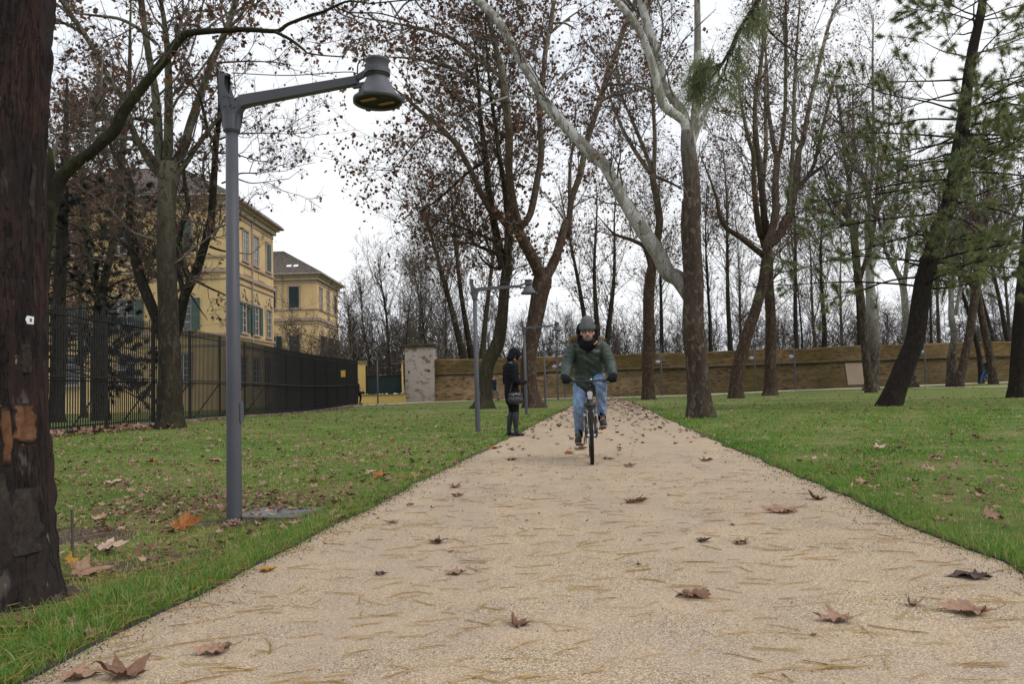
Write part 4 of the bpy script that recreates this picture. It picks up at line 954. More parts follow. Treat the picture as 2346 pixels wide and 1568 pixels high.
tree('tree hidden behind the reddish foreground trunk, sending one dark mossy limb over the lamp', (float(at(95, 1120, 9.0)[0]), 9.0, 0.0), 9.0,
     np.array([(48, 1120, 58), (56, 950, 54), (68, 780, 52), (88, 640, 50), (106, 520, 44), (116, 430, 32), (120, 370, 18), (120, 340, 8)], float),
     [np.array([(102, 560, 30), (118, 470, 31), (133, 416, 31), (168, 378, 28), (210, 350, 24), (259, 305, 26), (280, 259, 24), (305, 228, 22), (350, 175, 21), (385, 133, 21), (410, 95, 19), (434, 77, 16), (490, 71, 13), (560, 68, 12), (634, 72, 10), (658, 56, 8), (710, 35, 7), (742, 26, 6.5), (767, 14, 6), (800, 2, 5), (850, 8, 3)], float),
      np.array([(630, 72, 8), (665, 91, 7), (697, 115, 6), (702, 121, 3)], float),
      np.array([(699, 120, 4), (735, 126, 3.4), (790, 130, 2.4)], float),
      np.array([(767, 14, 3.5), (800, 28, 3), (870, 30, 2.5), (940, 50, 1.8)], float)],
     bark='bark_moss_dark', name='oak_tree', seed=44, leaves=420, leaf_size=0.055, l1=0.75, n1=26, n2=7, n3=4, zmin=2.4, swing=0.12)

# --- pines
def needles(mb, C, D, rng, n=30, L=0.17, w=0.006, mi=1):
    """Brush-like tufts: n needles fanning from each tip C along D."""
    m_ = len(C); d = unit(D[:, None, :] * 0.75 + rng.normal(0, 0.55, (m_, n, 3)) + np.array([0, 0, -0.12]))
    b = C[:, None, :] + D[:, None, :] * rng.uniform(-0.6, 0.3, (m_, n, 1)) * L
    s = unit(np.cross(d, rng.normal(size=(m_, n, 3)))) * w; Ln = L * rng.uniform(0.6, 1.15, (m_, n, 1))
    V = np.stack([b - s, b + s, b + d * Ln], 2).reshape(-1, 3)
    T = np.arange(m_ * n * 3).reshape(-1, 3)
    ti = np.repeat(np.clip(rng.beta(2, 2.6, m_), 0, 1), n) + rng.uniform(-0.12, 0.12, m_ * n)
    mb.add(V, T=T, mi=mi, tint=np.clip(ti, 0, 1))
def pine(label, Y, trunk, seed, nb=70, blen=4.5, h0=4.0, h1=24, tufts=1300, base=None, nper=34, nl=0.17, width=0.009, droop=-0.02, name='pine_tree', bark_='bark_pine', leafm='needle', avoid=None, sub=6):
    rng = np.random.default_rng(seed)
    r = tree(label, base, Y, trunk, [], bark=bark_, seed=seed, n1=0, name=name)
    org = np.array(r.location)
    B = catmull(np.asarray(trunk, float), 40); P = np.array([at(b[0], b[1], Y) for b in B]); R = B[:, 2] / 2 * Y / F
    top = P[-1]; d = unit(P[-1] - P[-4]); n_ = 8
    if B[-1, 1] < 12:
        ext = np.array([top + d * q * 0.9 for q in range(1, n_)]); P = np.vstack([P, ext]); R = np.concatenate([R, R[-1] * (1 - np.arange(1, n_) / (n_ + 1))])
    hs = P[:, 2]
    z = np.sort(rng.uniform(h0, min(h1, hs[-1]), nb)); az = np.arange(nb) * 2.4 + rng.uniform(-.5, .5, nb)
    base_ = np.stack([np.interp(z, hs, P[:, i]) for i in range(3)], 1); br = np.interp(z, hs, R)
    L = blen * rng.uniform(0.55, 1.25, nb) * (1.1 - 0.45 * (z - h0) / max(1, h1 - h0))
    dirs = np.stack([np.cos(az), np.sin(az), rng.uniform(-0.12, 0.22, nb)], 1); dirs = unit(dirs)
    K = 9; Q = np.zeros((nb, K, 3)); Q[:, 0] = base_
    dd = dirs.copy()
    for s in range(1, K):
        dd = unit(dd + rng.normal(0, 0.07, (nb, 3)) + np.array([0, 0, droop + 0.05 * (s > 5)])); Q[:, s] = Q[:, s - 1] + dd * (L / (K - 1))[:, None]
    if avoid is not None:
        keep = np.array([not avoid(q) for q in Q]); Q, br = Q[keep], br[keep]
    RR = np.clip(br * 0.2, 0.015, 0.042)[:, None] * np.linspace(1, 0.2, K)
    V, F_ = tubes(Q - org, RR, 6); bm_ = MB().add(V, Q=F_)
    A2, R2 = grow(Q, RR, len(Q) * sub, rng, 0.25, 1.0, blen * 0.24, 0.35, (35, 65), 0.08, 5, 0.5, 0.007, 0.15, 0.06)
    V, F_ = tubes(A2 - org, R2, 3); bm_.add(V, Q=F_)
    bm_.build('branches', MAT[bark_], r)
    nd = MB(); m_ = tufts
    i = rng.integers(0, len(A2), m_); t = rng.choice([2, 3, 4, 4, 4], m_)
    C = A2[i, t] - org; D = unit(A2[i, t] - A2[i, t - 1])
    needles(nd, C, D, rng, nper, nl, width)
    tag(nd.build('needles', [MAT[bark_], MAT[leafm]], r), kind='stuff')
    return r
pine('dark pine leaning right over the right hand lawn with green needle tufts', 27.0,
     tr('7', [(1358, 1324, 142), (1372, 1260, 136), (1402, 1150, 130), (1450, 1000, 124), (1500, 850, 118), (1545, 650, 112), (1600, 400, 106), (1655, 200, 100), (1685, 80, 96)], '6', [(1705, 1400, 100), (1770, 1150, 93), (1800, 950, 88), (1830, 750, 78), (1865, 500, 68), (1890, 300, 62), (1928, 100, 54), (1945, 0, 50)]),
     51, nb=88, blen=4.8, h0=3.7, h1=17, tufts=7000, nper=22, nl=0.25, width=0.008, sub=9)
pine('big dark pine trunk leaning right at the right edge of the picture', 33.0,
     np.array([(2330, 912, 42), (2332, 880, 38), (2337, 800, 36), (2345, 700, 34), (2358, 560, 32), (2376, 400, 29), (2398, 200, 26), (2420, 0, 22)], float), 52, nb=56, blen=3.8, h0=6, h1=18, tufts=1500, nper=20, nl=0.26, width=0.009)
# a pine just outside the picture on the right whose long bough hangs over the path
gp = float(ground(4.6, 4.2))
pine('pine standing right of the path whose long bough hangs green tufts over it', 4.2,
     np.array([(CX + 4.6 / 4.2 * F, 1330, 150), (CX + 4.6 / 4.2 * F + 10, 600, 130), (CX + 4.6 / 4.2 * F, 0, 120), (CX + 4.7 / 4.2 * F, -900, 100)], float), 53, nb=14, blen=1.6, h0=4.6, h1=6.0, tufts=60, base=(4.6, 4.2, gp), nper=40, nl=0.2, width=0.0016,
     avoid=lambda q: (q[-1][0] < 4.0))
pr_ = [o for o in bpy.data.objects if o.name.startswith('pine_tree')][-1]; rng = np.random.default_rng(8)
org = np.array(pr_.location)
bough = catmull(np.array([[4.6, 4.2, 5.2], [4.0, 4.7, 5.35], [3.1, 5.3, 5.0], [2.35, 5.7, 4.5], list(at(1740, -5, 6.0)), list(at(1716, 32, 6.0)), list(at(1690, 75, 6.0)), list(at(1668, 125, 6.0)), list(at(1640, 165, 6.0)), list(at(1622, 185, 5.95))]), 40)
bb = MB().tube(bough - org, np.linspace(0.05, 0.011, 40), 7)
tips = [(1614, 165, 80), (1606, 195, 100), (1598, 178, 60), (1622, 150, 36), (1586, 215, 30), (1630, 215, 40), (1668, 185, 34), (1682, 200, 28), (1720, 52, 50), (1730, 30, 45), (1708, 70, 34), (1745, 48, 34), (1690, 130, 20), (1842, 130, 26), (1700, 140, 22)]
nd = MB()
for x, y, n_ in tips:
    p = at(x, y, 5.95 + rng.uniform(-.12, .12)); k = np.argmin(np.linalg.norm(bough - p, axis=1))
    if np.linalg.norm(bough[k] - p) > 0.03: bb.tube(catmull(np.array([bough[max(k - 2, 0)], (bough[k] + p) / 2 + [0, 0, 0.04], p]), 8) - org, np.linspace(0.009, 0.004, 8), 5)
    needles(nd, np.repeat((p - org)[None], max(1, n_ // 9), 0) + rng.normal(0, 0.03, (max(1, n_ // 9), 3)), np.repeat(np.array([[-0.25, 0.0, -0.8]]), max(1, n_ // 9), 0), rng, 34, 0.25, 0.0024)
bb.build('bough', MAT['bark_pine'], pr_, smooth=True); tag(nd.build('needles', [MAT['bark_pine'], MAT['needle']], pr_), kind='stuff')
pine('black green cedar with low drooping layered boughs behind the iron fence', 30.0,
     np.array([(128, 965, 34), (130, 850, 31), (134, 700, 28), (140, 540, 24), (145, 380, 18), (150, 250, 10), (152, 180, 5)], float), 54, nb=64, blen=4.4, h0=1.9, h1=11.0, tufts=3000, nper=30, nl=0.2, width=0.014, droop=-0.06, name='cedar_tree', bark_='bark_dark', leafm='cedar', sub=9)

# --- the reddish foreground trunk with its torn bark
def front_trunk():
    rng = np.random.default_rng(61); Yt = 3.75
    r = empty('conifer_tree', (float(at(25, 1375, Yt)[0]), Yt, 0.0), 'huge reddish brown foreground trunk with flaking bark and a raw orange scar', 'tree')
    org = np.array(r.location)
    edge = [(152, 1385), (140, 1300), (136, 1180), (128, 1060), (120, 960), (112, 850), (107, 720), (104, 600), (103, 480), (104, 380), (108, 250), (112, 130), (122, 0), (126, -120), (120, -500), (116, -1200)]
    zs, xe = [], []
    for p in edge: q = at(p[0], p[1], Yt); zs.append(q[2]); xe.append(q[0])
    zs, xe = np.array(zs), np.array(xe)
    K, S = 200, 96; z = np.linspace(-0.1, zs.max(), K)
    xedge = np.interp(z, zs, xe); rad = np.interp(z, [0, 0.25, 0.8, 1.6, 3, 6], [0.41, 0.37, 0.345, 0.33, 0.32, 0.31])
    cx = xedge - rad - org[0] - 0.045 - 0.05 * np.exp(-np.clip(z, 0, 9) / 0.8); a = np.arange(S) * 2 * np.pi / S
    g = rng.normal(0, 1, (K, S)); nz = np.zeros((K, S))
    for m_, fz, am in ((2, 0.8, .03), (3, 1.7, .025), (5, 2.6, .02), (8, 4, .015), (13, 6, .014), (19, 9, 0.012)):
        ph = rng.uniform(0, 6.28, 3); nz += am * np.sin(m_ * a[None] + ph[0] + 1.3 * np.sin(fz * z[:, None] + ph[1])) * (0.6 + 0.4 * np.sin(fz * 1.7 * z[:, None] + ph[2]))
    def vn(nz_, na_):                                            # smooth random relief that wraps round the girth
        G = rng.normal(0, 1, (nz_ + 1, na_)); u = np.linspace(0, nz_ - 1e-6, K); v = np.arange(S) * na_ / S
        i, j = u.astype(int), v.astype(int); fu, fv = (u - i)[:, None], (v - j)[None]; fu = fu * fu * (3 - 2 * fu); fv = fv * fv * (3 - 2 * fv); j2 = (j + 1) % na_
        return (G[i][:, j] * (1 - fu) + G[i + 1][:, j] * fu) * (1 - fv) + (G[i][:, j2] * (1 - fu) + G[i + 1][:, j2] * fu) * fv
    ridge = np.abs(vn(22, 20)); nz += 0.030 * np.minimum(ridge, 0.8) + 0.016 * np.abs(vn(48, 40)) + 0.009 * vn(120, 60) + 0.003 * g
    nz -= 0.03
    fl = np.exp(-np.clip(z, 0, 9) / 0.22)[:, None]; nz += fl * 0.1 * (np.sin(4 * a + 1)[None] + 0.4)
    rr = rad[:, None] * (1 + nz)
    V = np.stack([cx[:, None] + rr * np.cos(a), rr * np.sin(a), np.repeat(z[:, None], S, 1)], -1)
    i, j = np.meshgrid(np.arange(K - 1), np.arange(S), indexing='ij'); j2 = (j + 1) % S
    Q = np.stack([i * S + j, i * S + j2, (i + 1) * S + j2, (i + 1) * S + j], -1).reshape(-1, 4)
    k = NT('reddish_flaky_bark')
    v = k.map((1, 1, 0.35)); n1 = k.noise(9, 6, 0.65, v, 0.8); n2 = k.noise(3.0, 4, 0.6, k.map((1, 1, 0.5), (3, 1, 5)), 0.5); n3 = k.noise(38, 5, 0.6, k.map((1, 1, 0.3)))
    crk = k.ramp(k.noise(5.5, 6, 0.7, k.map((1.3, 1.3, 0.16), (2, 7, 1)), 0.35), [(0.47, 1.0), (0.5, 0.0), (0.53, 1.0)])
    col = k.mix(k.ramp(n1, [(0.35, 0.0), (0.65, 1.0)]), (0.009, 0.007, 0.007), (0.028, 0.016, 0.013))
    col = k.mix(k.ramp(n2, [(0.50, 0.0), (0.64, 0.7)]), col, (0.052, 0.021, 0.015))
    zz = k.sep(2)
    lowm = k.n('ShaderNodeMapRange', Value=zz); lowm.inputs[1].default_value = 0.85; lowm.inputs[2].default_value = 0.3
    col = k.mix(k.math('MULTIPLY', lowm.outputs[0], 0.7), col, (0.026, 0.021, 0.019))
    col = k.mix(k.ramp(k.noise(4.2, 4, 0.6, k.map((1, 1, 0.4), (9, 2, 4))), [(0.60, 0.0), (0.64, 0.6)]), col, (0.10, 0.082, 0.072))
    col = k.mix(k.ramp(n3, [(0.34, 0.6), (0.5, 0.0)]), col, (0.008, 0.006, 0.006))
    col = k.mix(k.ramp(crk, [(0.0, 0.6), (0.5, 0.0)]), col, (0.010, 0.007, 0.006))
    col = k.mix(k.ramp(k.noise(24, 4, 0.6, k.map((1, 1, 0.35), (5, 5, 2))), [(0.68, 0.0), (0.71, 0.7)]), col, (0.20, 0.165, 0.145))
    k.bump(k.math('ADD', k.math('MULTIPLY', n1, 0.8), k.math('ADD', k.math('MULTIPLY', n3, 0.35), k.ramp(crk, [(0.0, 0.0), (0.7, 0.5)]))), 0.9, 0.03)
    MAT['bark_front'] = k.fin(col, 0.85, 0, 0.2)
    MB().add(V.reshape(-1, 3), Q=Q).build('trunk', MAT['bark_front'], r, smooth=True)
    def wrap(zlo, zhi, a0, a1, out, nz_=10, na=10, jag=0.02, seed=0):
        rg = np.random.default_rng(seed); zz = np.linspace(zlo, zhi, nz_); aa = np.linspace(a0, a1, na); V = []
        t6 = np.linspace(0, 1, nz_); kn_ = np.linspace(0, 1, 7); wd = abs(a1 - a0); jl, jr = [np.interp(t6, kn_, np.clip(rg.normal(0, 0.10, 7), -.18, .18)) * wd + rg.normal(0, 0.018, nz_) * wd for _ in range(2)]
        for iz, h in enumerate(zz):
            s = math.sin(math.pi * (iz + 0.6) / (nz_ + 0.2)) ** 0.5
            for ia, q in enumerate(aa):
                u = ia / (na - 1); an = (a0 + a1) / 2 + (q - (a0 + a1) / 2) * (0.55 + 0.45 * s) + (jl[iz] if u < .5 else jr[iz]) * abs(2 * u - 1)
                jj = int(round(an % (2 * math.pi) / (2 * math.pi) * S)) % S
                f = an % (2 * math.pi) / (2 * math.pi) * S; j0 = int(f) % S; fr = f - int(f)
                r0 = [np.interp(h, z, rr[:, j0]) * (1 - fr) + np.interp(h, z, rr[:, (j0 + 1) % S]) * fr][0]
                e = out * min(1, 3 * (1 - abs(2 * u - 1)) + 0.05) * min(1, 3 * s)
                rad_ = r0 + e + rg.normal(0, 0.0015); V.append([np.interp(h, z, cx) + rad_ * math.cos(an), rad_ * math.sin(an), h])
        i, j = np.meshgrid(np.arange(nz_ - 1), np.arange(na - 1), indexing='ij')
        tn = np.minimum(np.minimum(i, nz_ - 2 - i), np.minimum(j, na - 2 - j)).clip(0, 4) / 4.0
        return np.array(V), np.stack([i * na + j, i * na + j + 1, (i + 1) * na + j + 1, (i + 1) * na + j], -1).reshape(-1, 4), tn.ravel()
    k = NT('raw_wood'); n1 = k.noise(14, 5, 0.6, k.map((1, 1, 0.18)))
    rw = k.ramp(n1, [(0.3, (0.03, 0.015, 0.010)), (0.48, (0.10, 0.045, 0.022)), (0.75, (0.17, 0.082, 0.04))])
    rw = k.mix(k.ramp(k.math('ADD', k.attr(), k.noise(18, 4)), [(0.6, 1.0), (1.1, 0.0)]), rw, (0.014, 0.009, 0.008))
    rw = k.mix(k.ramp(k.noise(5, 5, 0.7), [(0.52, 0.0), (0.62, 0.75)]), rw, (0.03, 0.016, 0.012))
    MAT['raw_wood'] = k.bump(n1, 0.9, 0.02).fin(rw, 0.8, 0, 0.2)
    def ang(px):                                                # angle on the trunk seen at survey x
        d = ray(px, 900)[:2]; c0 = np.array([org[0] + np.interp(0.8, z, cx), Yt]); r0 = np.interp(0.8, z, rad) * 1.0
        b_ = d @ c0; disc = b_ * b_ - (d @ d) * (c0 @ c0 - r0 * r0)
        q = d * (b_ - math.sqrt(max(disc, 0))) / (d @ d) - c0; return math.atan2(q[1], q[0])
    hz = lambda py: float(at(60, py, Yt - 0.3)[2])
    for (xa, xb, ya, yb, sd_) in ((32, 92, 1022, 925, 3), (2, 30, 1070, 930, 4)):
        V, Q, tn = wrap(hz(ya), hz(yb), ang(xa), ang(xb), 0.006, 24, 16, 0.012, sd_); MB().add(V, Q=Q, tint=tn).build('scar', MAT['raw_wood'], r, smooth=True)
    MAT['bark_grey'] = bark('grey_bark_plate', (0.055, 0.044, 0.039), (0.04, 0.028, 0.025), (0.10, 0.088, 0.078), -1, 9, 0.1, 2.0)
    for (xa, xb, ya, yb, sd_) in ((98, 112, 680, 560, 5), (90, 103, 470, 330, 6), (-60, 28, 1330, 1090, 7), (30, 88, 1290, 1130, 8), (60, 84, 850, 780, 9)):
        V, Q, tn = wrap(hz(ya), hz(yb), ang(xa), ang(min(xb, 100)), 0.011, 20, 9, 0.013, sd_); MB().add(V, Q=Q).build('bark_plate', MAT['bark_grey'], r, smooth=True)
    # small white marker tag nailed to the trunk
    ta = ang(66); th = hz(722); R0 = np.interp(th, z, rad) * 1.02; c = np.array([np.interp(th, z, cx) + R0 * math.cos(ta), R0 * math.sin(ta), th])
    t = empty('marker_tag', tuple(org + c + np.array([math.cos(ta), math.sin(ta), 0]) * 0.022), 'small white arrow shaped marker tag with a dark cross on the reddish foreground trunk', 'tag')
    t.rotation_euler = (0, 0, ta + math.pi / 2)
    w, h = 0.023, 0.019
    out = [(-w, 0), (-w * .6, h), (w, h * .9), (w * .92, -h), (-w * .6, -h)]
    V = [[x, d, y_] for d in (0, -0.004) for x, y_ in out]; n_ = 5
    MB().add(V, T=[[5, 6, 7], [5, 7, 8], [5, 8, 9], [2, 1, 0], [3, 2, 0], [4, 3, 0]], Q=[[i, (i + 1) % 5, 5 + (i + 1) % 5, 5 + i] for i in range(5)]).build('plate', simple('tag_white', (0.72, 0.74, 0.76), (0.6, 0.62, 0.65), 30), t)
    mk = MB()
    for an in (0.8, -0.8): mk.box((0.004, -0.005, 0), (0.012, 0.002, 0.003), rot=roty(an))
    for yy in (-0.006, 0.0065): mk.box((0.004, -0.005, yy), (0.015, 0.002, 0.0015))
    mk.build('print', simple('tag_ink', (0.03, 0.03, 0.04)), t)
front_trunk()

# --- bare trees beyond the wall, each with its own trunk
def far_tree(px, py, Y, wpx, top, seed, fork=0.45, lean=0.0, n1=46, leaves=0, bk='bark_dark', spread=1.0, label='', group='bare trees behind the old wall', stems=1, leaf='leaf_brown', z0=None, zmin=None):
    rng = np.random.default_rng(seed)
    p0 = at(px, py, Y); zb = z0 if z0 is not None else float(ground(p0[0], Y)) + (2.2 if p0[0] > WX0 + 0.5 and Y > 58 else 0.0)
    org = np.array([p0[0], Y, zb]); r = empty('bare_tree', org, label, 'tree', group)
    rad = wpx / 2 * Y / F; H_ = top
    tm = MB(); Ps, Rs = [], []
    for s in range(stems):
        off = np.array([(s - (stems - 1) / 2) * rad * 1.8, rng.normal(0, rad), 0]); ln = lean + (s - (stems - 1) / 2) * 0.12
        t = np.linspace(0, 1, 14); P = np.stack([off[0] + ln * H_ * t + 0.02 * H_ * np.sin(t * rng.uniform(3, 7) + rng.uniform(0, 6)) * t, off[1] + rng.uniform(-.1, .1) * H_ * t, H_ * t - 0.15], -1)
        R = np.maximum(rad * (1 - 0.9 * t ** 0.8), 0.015); R[0] *= 1.3
        V, T, Q = trunk_mesh(P, R, 9, rng, False); tm.add(V, T=T, Q=Q); Ps.append(catmull(P, 16)); Rs.append(np.interp(np.linspace(0, 1, 16), t, R))
    tm.build('trunk', MAT[bk], r, smooth=True)
    Ps, Rs = np.array(Ps), np.array(Rs); cr = MB(); s_ = H_ / 14
    A1, R1 = grow(Ps, Rs, n1, rng, fork * 0.7, 0.97, 3.4 * s_ * spread, 0.4, (25, 62), 0.35, 6, 0.42, 0.02, 0.16, 0.12, zmin)
    V, Q = tubes(A1, R1, 4); cr.add(V, Q=Q)
    A2, R2 = grow(A1, R1, n1 * 8, rng, 0.15, 1.0, 1.25 * s_, 0.4, (28, 70), 0.15, 4, 0.55, 0.011, 0.24, 0.06, zmin)
    V, Q = tubes(A2, R2, 3); cr.add(V, Q=Q)
    A3, R3 = grow(A2, R2, n1 * 27, rng, 0.15, 1.0, 0.6 * s_, 0.4, (25, 65), 0.05, 2, 0.7, 0.008, 0.24, 0.0, zmin)
    V, Q = tubes(A3, R3, 3); cr.add(V, Q=Q)
    if leaves: add_leaves(cr, A3, leaves, rng, 0.17, 1)
    cr.build('crown', [MAT['twig'], MAT[leaf]], r); TRI_COUNT[0] += n1 * (56 + 8 * 24 + 26 * 12) + leaves * 2
    return r
S7 = lambda x: x * 0.35 + 1561.9
S5 = lambda x: x * 0.35 + 744.9
far = [
 (S7(180), 808, 66, 10, 17, 'thin dark bare tree behind the wall just right of the big plane trunk'),
 (S7(318), 806, 64, 14, 19, 'dark bare tree behind the wall to the left of the crossing pair'),
 (S7(755), 800, 65, 13, 19, 'straight dark bare tree behind the wall right of the crossing pair'),
 (S7(795), 800, 70, 6, 13, 'very thin bare tree behind the wall beside the straight dark one'),
 (S7(935), 800, 66, 15, 13, 'wide fan shaped bare tree behind the wall near the middle of the right side'),
 (S7(1165), 793, 64, 14, 18, 'dark bare tree behind the wall just left of the white barked plane'),
 (S5(2205), 805, 66, 11, 18, 'dark bare tree behind the wall between the slim plane and the big plane'),
 (S7(2070), 785, 72, 12, 17, 'slanting bare tree behind the wall beyond the walker'),
 (S7(2180), 783, 68, 13, 18, 'slanting bare tree behind the wall near the right edge'),
 (S7(1640), 790, 72, 8, 15, 'slender bare tree behind the wall right of the leaning pine'),
]
for n_, (px, py, Y_, w, top, lb) in enumerate(far):
    far_tree(px, py, Y_, w, top, 100 + n_, 0.3 if 'fan' in lb else 0.42, lean=(-0.16 if 'slanting' in lb else 0.0), n1=58 if 'fan' in lb else 44, leaves=700 if n_ in (0, 1, 2, 6) else (900 if n_ == 9 else 120), spread=1.25 if 'fan' in lb else 1.0, label=lb, leaf='leaf_red' if n_ == 9 else 'leaf_brown')
far_tree(S5(1785), 800, 64, 17, 15.5, 120, 0.25, n1=80, leaves=1500, stems=3, label='three stemmed dark tree behind the wall right above the cyclist')
lft = [(S5(930), 820, 66, 20, 17, -0.22, 'thick dark tree leaning left behind the wall, nearest the pier'), (S5(975), 818, 68, 18, 18, -0.12, 'thick dark tree beside the left leaning one behind the wall'),
       (S5(1020), 818, 64, 17, 17, 0.1, 'dark tree leaning right behind the wall left of the mossy plane')]
for n_, (px, py, Y_, w, top, ln, lb) in enumerate(lft):
    far_tree(px, py, Y_, w, top, 130 + n_, 0.3, lean=ln, n1=44, leaves=900, spread=1.2, label=lb, bk='bark_mossy')
gard = [(S5(430), 840, 68, 12, 13, -0.05, 'dark bare tree with a crooked trunk above the green gate'), (S5(620), 830, 70, 8, 13, 0.0, 'thin bare tree above the brick pier'), (S5(690), 830, 66, 8, 14, -0.1, 'thin tall bare tree right above the brick pier'),
        (S5(215), 850, 66, 14, 9.0, -0.10, 'low tangled dark tree leaning towards the villa'), (S5(320), 850, 72, 9, 11, -0.1, 'bare tree behind the gate left of the crooked trunk'), (S5(520), 840, 62, 7, 11, 0.05, 'slim bare tree just left of the brick pier'),
        (S5(780), 822, 74, 9, 14, 0.02, 'slim bare tree behind the wall right of the brick pier')]
for n_, (px, py, Y_, w, top, ln, lb) in enumerate(gard):
    far_tree(px, py, Y_, w, top, 150 + n_, 0.18, lean=ln, n1=64, leaves=100, spread=1.2, label=lb, group='bare garden trees behind the gate', bk='bark_dark', z0=0.1 if n_ != 6 else None)
for n_, (px, Y_, w, top, lb) in enumerate([(1500, 78, 9, 17, 'slim bare tree far behind the wall, right of the slim plane trunk'), (1700, 84, 9, 18, 'slender bare tree far behind the wall, just left of the crossing pair'),
     (1870, 82, 9, 20, 'tall grey bare tree far behind the wall, right of the fan shaped tree'), (1930, 92, 9, 20, 'tall grey bare tree far behind the wall, left of the white plane'),
     (2150, 80, 10, 19, 'red leaved tree far behind the wall, right of the leaning pine'), (2230, 84, 10, 20, 'red leaved tree far behind the wall, above the walker'), (2320, 78, 10, 19, 'red leaved tree far behind the wall at the right edge')]):
    far_tree(px, 800, Y_, w, top, 220 + n_, 0.28, n1=52, leaves=900 if 'red' in lb else 260, spread=1.1, label=lb, bk='bark_plane', leaf='leaf_red' if 'red' in lb else 'leaf_brown')
bkl = [(60, 930, 44, 16, 17, 'bare tree with rust leaves far behind the iron fence at the left'), (190, 940, 41, 13, 16, 'rust leaved tree behind the cedar, far left')]
for n_, (px, py, Y_, w, top, lb) in enumerate(bkl):
    far_tree(px, py, Y_, w, top, 170 + n_, 0.25, n1=66, leaves=4200, spread=1.1, label=lb, group='trees in the villa garden', bk='bark_dark', z0=0.1)

# --- far wood and undergrowth that read as one mass
def thicket(name, x0, x1, y0, y1, n, hlo, hhi, seed, mats, leaves=0, z=None, sub=14):
    rng = np.random.default_rng(seed)
    x = rng.uniform(x0, x1, n); y = rng.uniform(y0, y1, n); zb = ground(x, y) + (2.2 if z is None else z)
    H_ = rng.uniform(hlo, hhi, n); K = 7; P = np.zeros((n, K, 3)); P[:, 0] = np.stack([x, y, zb], 1)
    d = unit(np.stack([rng.normal(0, 0.14, n), rng.normal(0, 0.14, n), np.ones(n)], 1))
    for s in range(1, K):
        d = unit(d + rng.normal(0, 0.09, (n, 3)) + [0, 0, 0.1]); P[:, s] = P[:, s - 1] + d * (H_ / (K - 1))[:, None]
    R = (H_ * 0.007)[:, None] * np.linspace(1, 0.15, K); mb = MB()
    V, Q = tubes(P, R, 4); mb.add(V, Q=Q)
    A, RA = grow(P, R, n * sub, rng, 0.12, 1, (hlo + hhi) / 2 * 0.27, 0.45, (30, 75), 0.12, 4, 0.5, 0.02, 0.2, 0.1); V, Q = tubes(A, RA, 3); mb.add(V, Q=Q)
    B, RB = grow(A, RA, n * sub * 4, rng, 0.15, 1, (hlo + hhi) / 2 * 0.12, 0.4, (25, 75), 0.08, 2, 0.7, 0.016, 0.2, 0.0); V, Q = tubes(B, RB, 3); mb.add(V, Q=Q)
    if leaves: add_leaves(mb, B, leaves, rng, 0.2, 1)
    TRI_COUNT[0] += n * (48 + sub * 18 + sub * 4 * 12) + leaves * 2
    tag(mb.build(name, mats, None), kind='stuff')
MAT['twig_far'] = simple('far_twigs', (0.06, 0.047, 0.043), (0.095, 0.075, 0.068), 0.4, 0.95)
thicket('far_woods', -10, 95, 98, 128, 400, 4.5, 11.5, 201, [MAT['twig_far'], MAT['leaf_red']], 0, sub=22)
thicket('undergrowth', -6, 70, 66, 88, 260, 1.8, 5.2, 202, [MAT['twig_far'], MAT['leaf_red']], 800, sub=17)
thicket('garden_undergrowth', -18.5, -5, 61, 84, 190, 3.0, 8.5, 203, [MAT['twig'], MAT['leaf_brown']], 1500, z=0.0, sub=16)
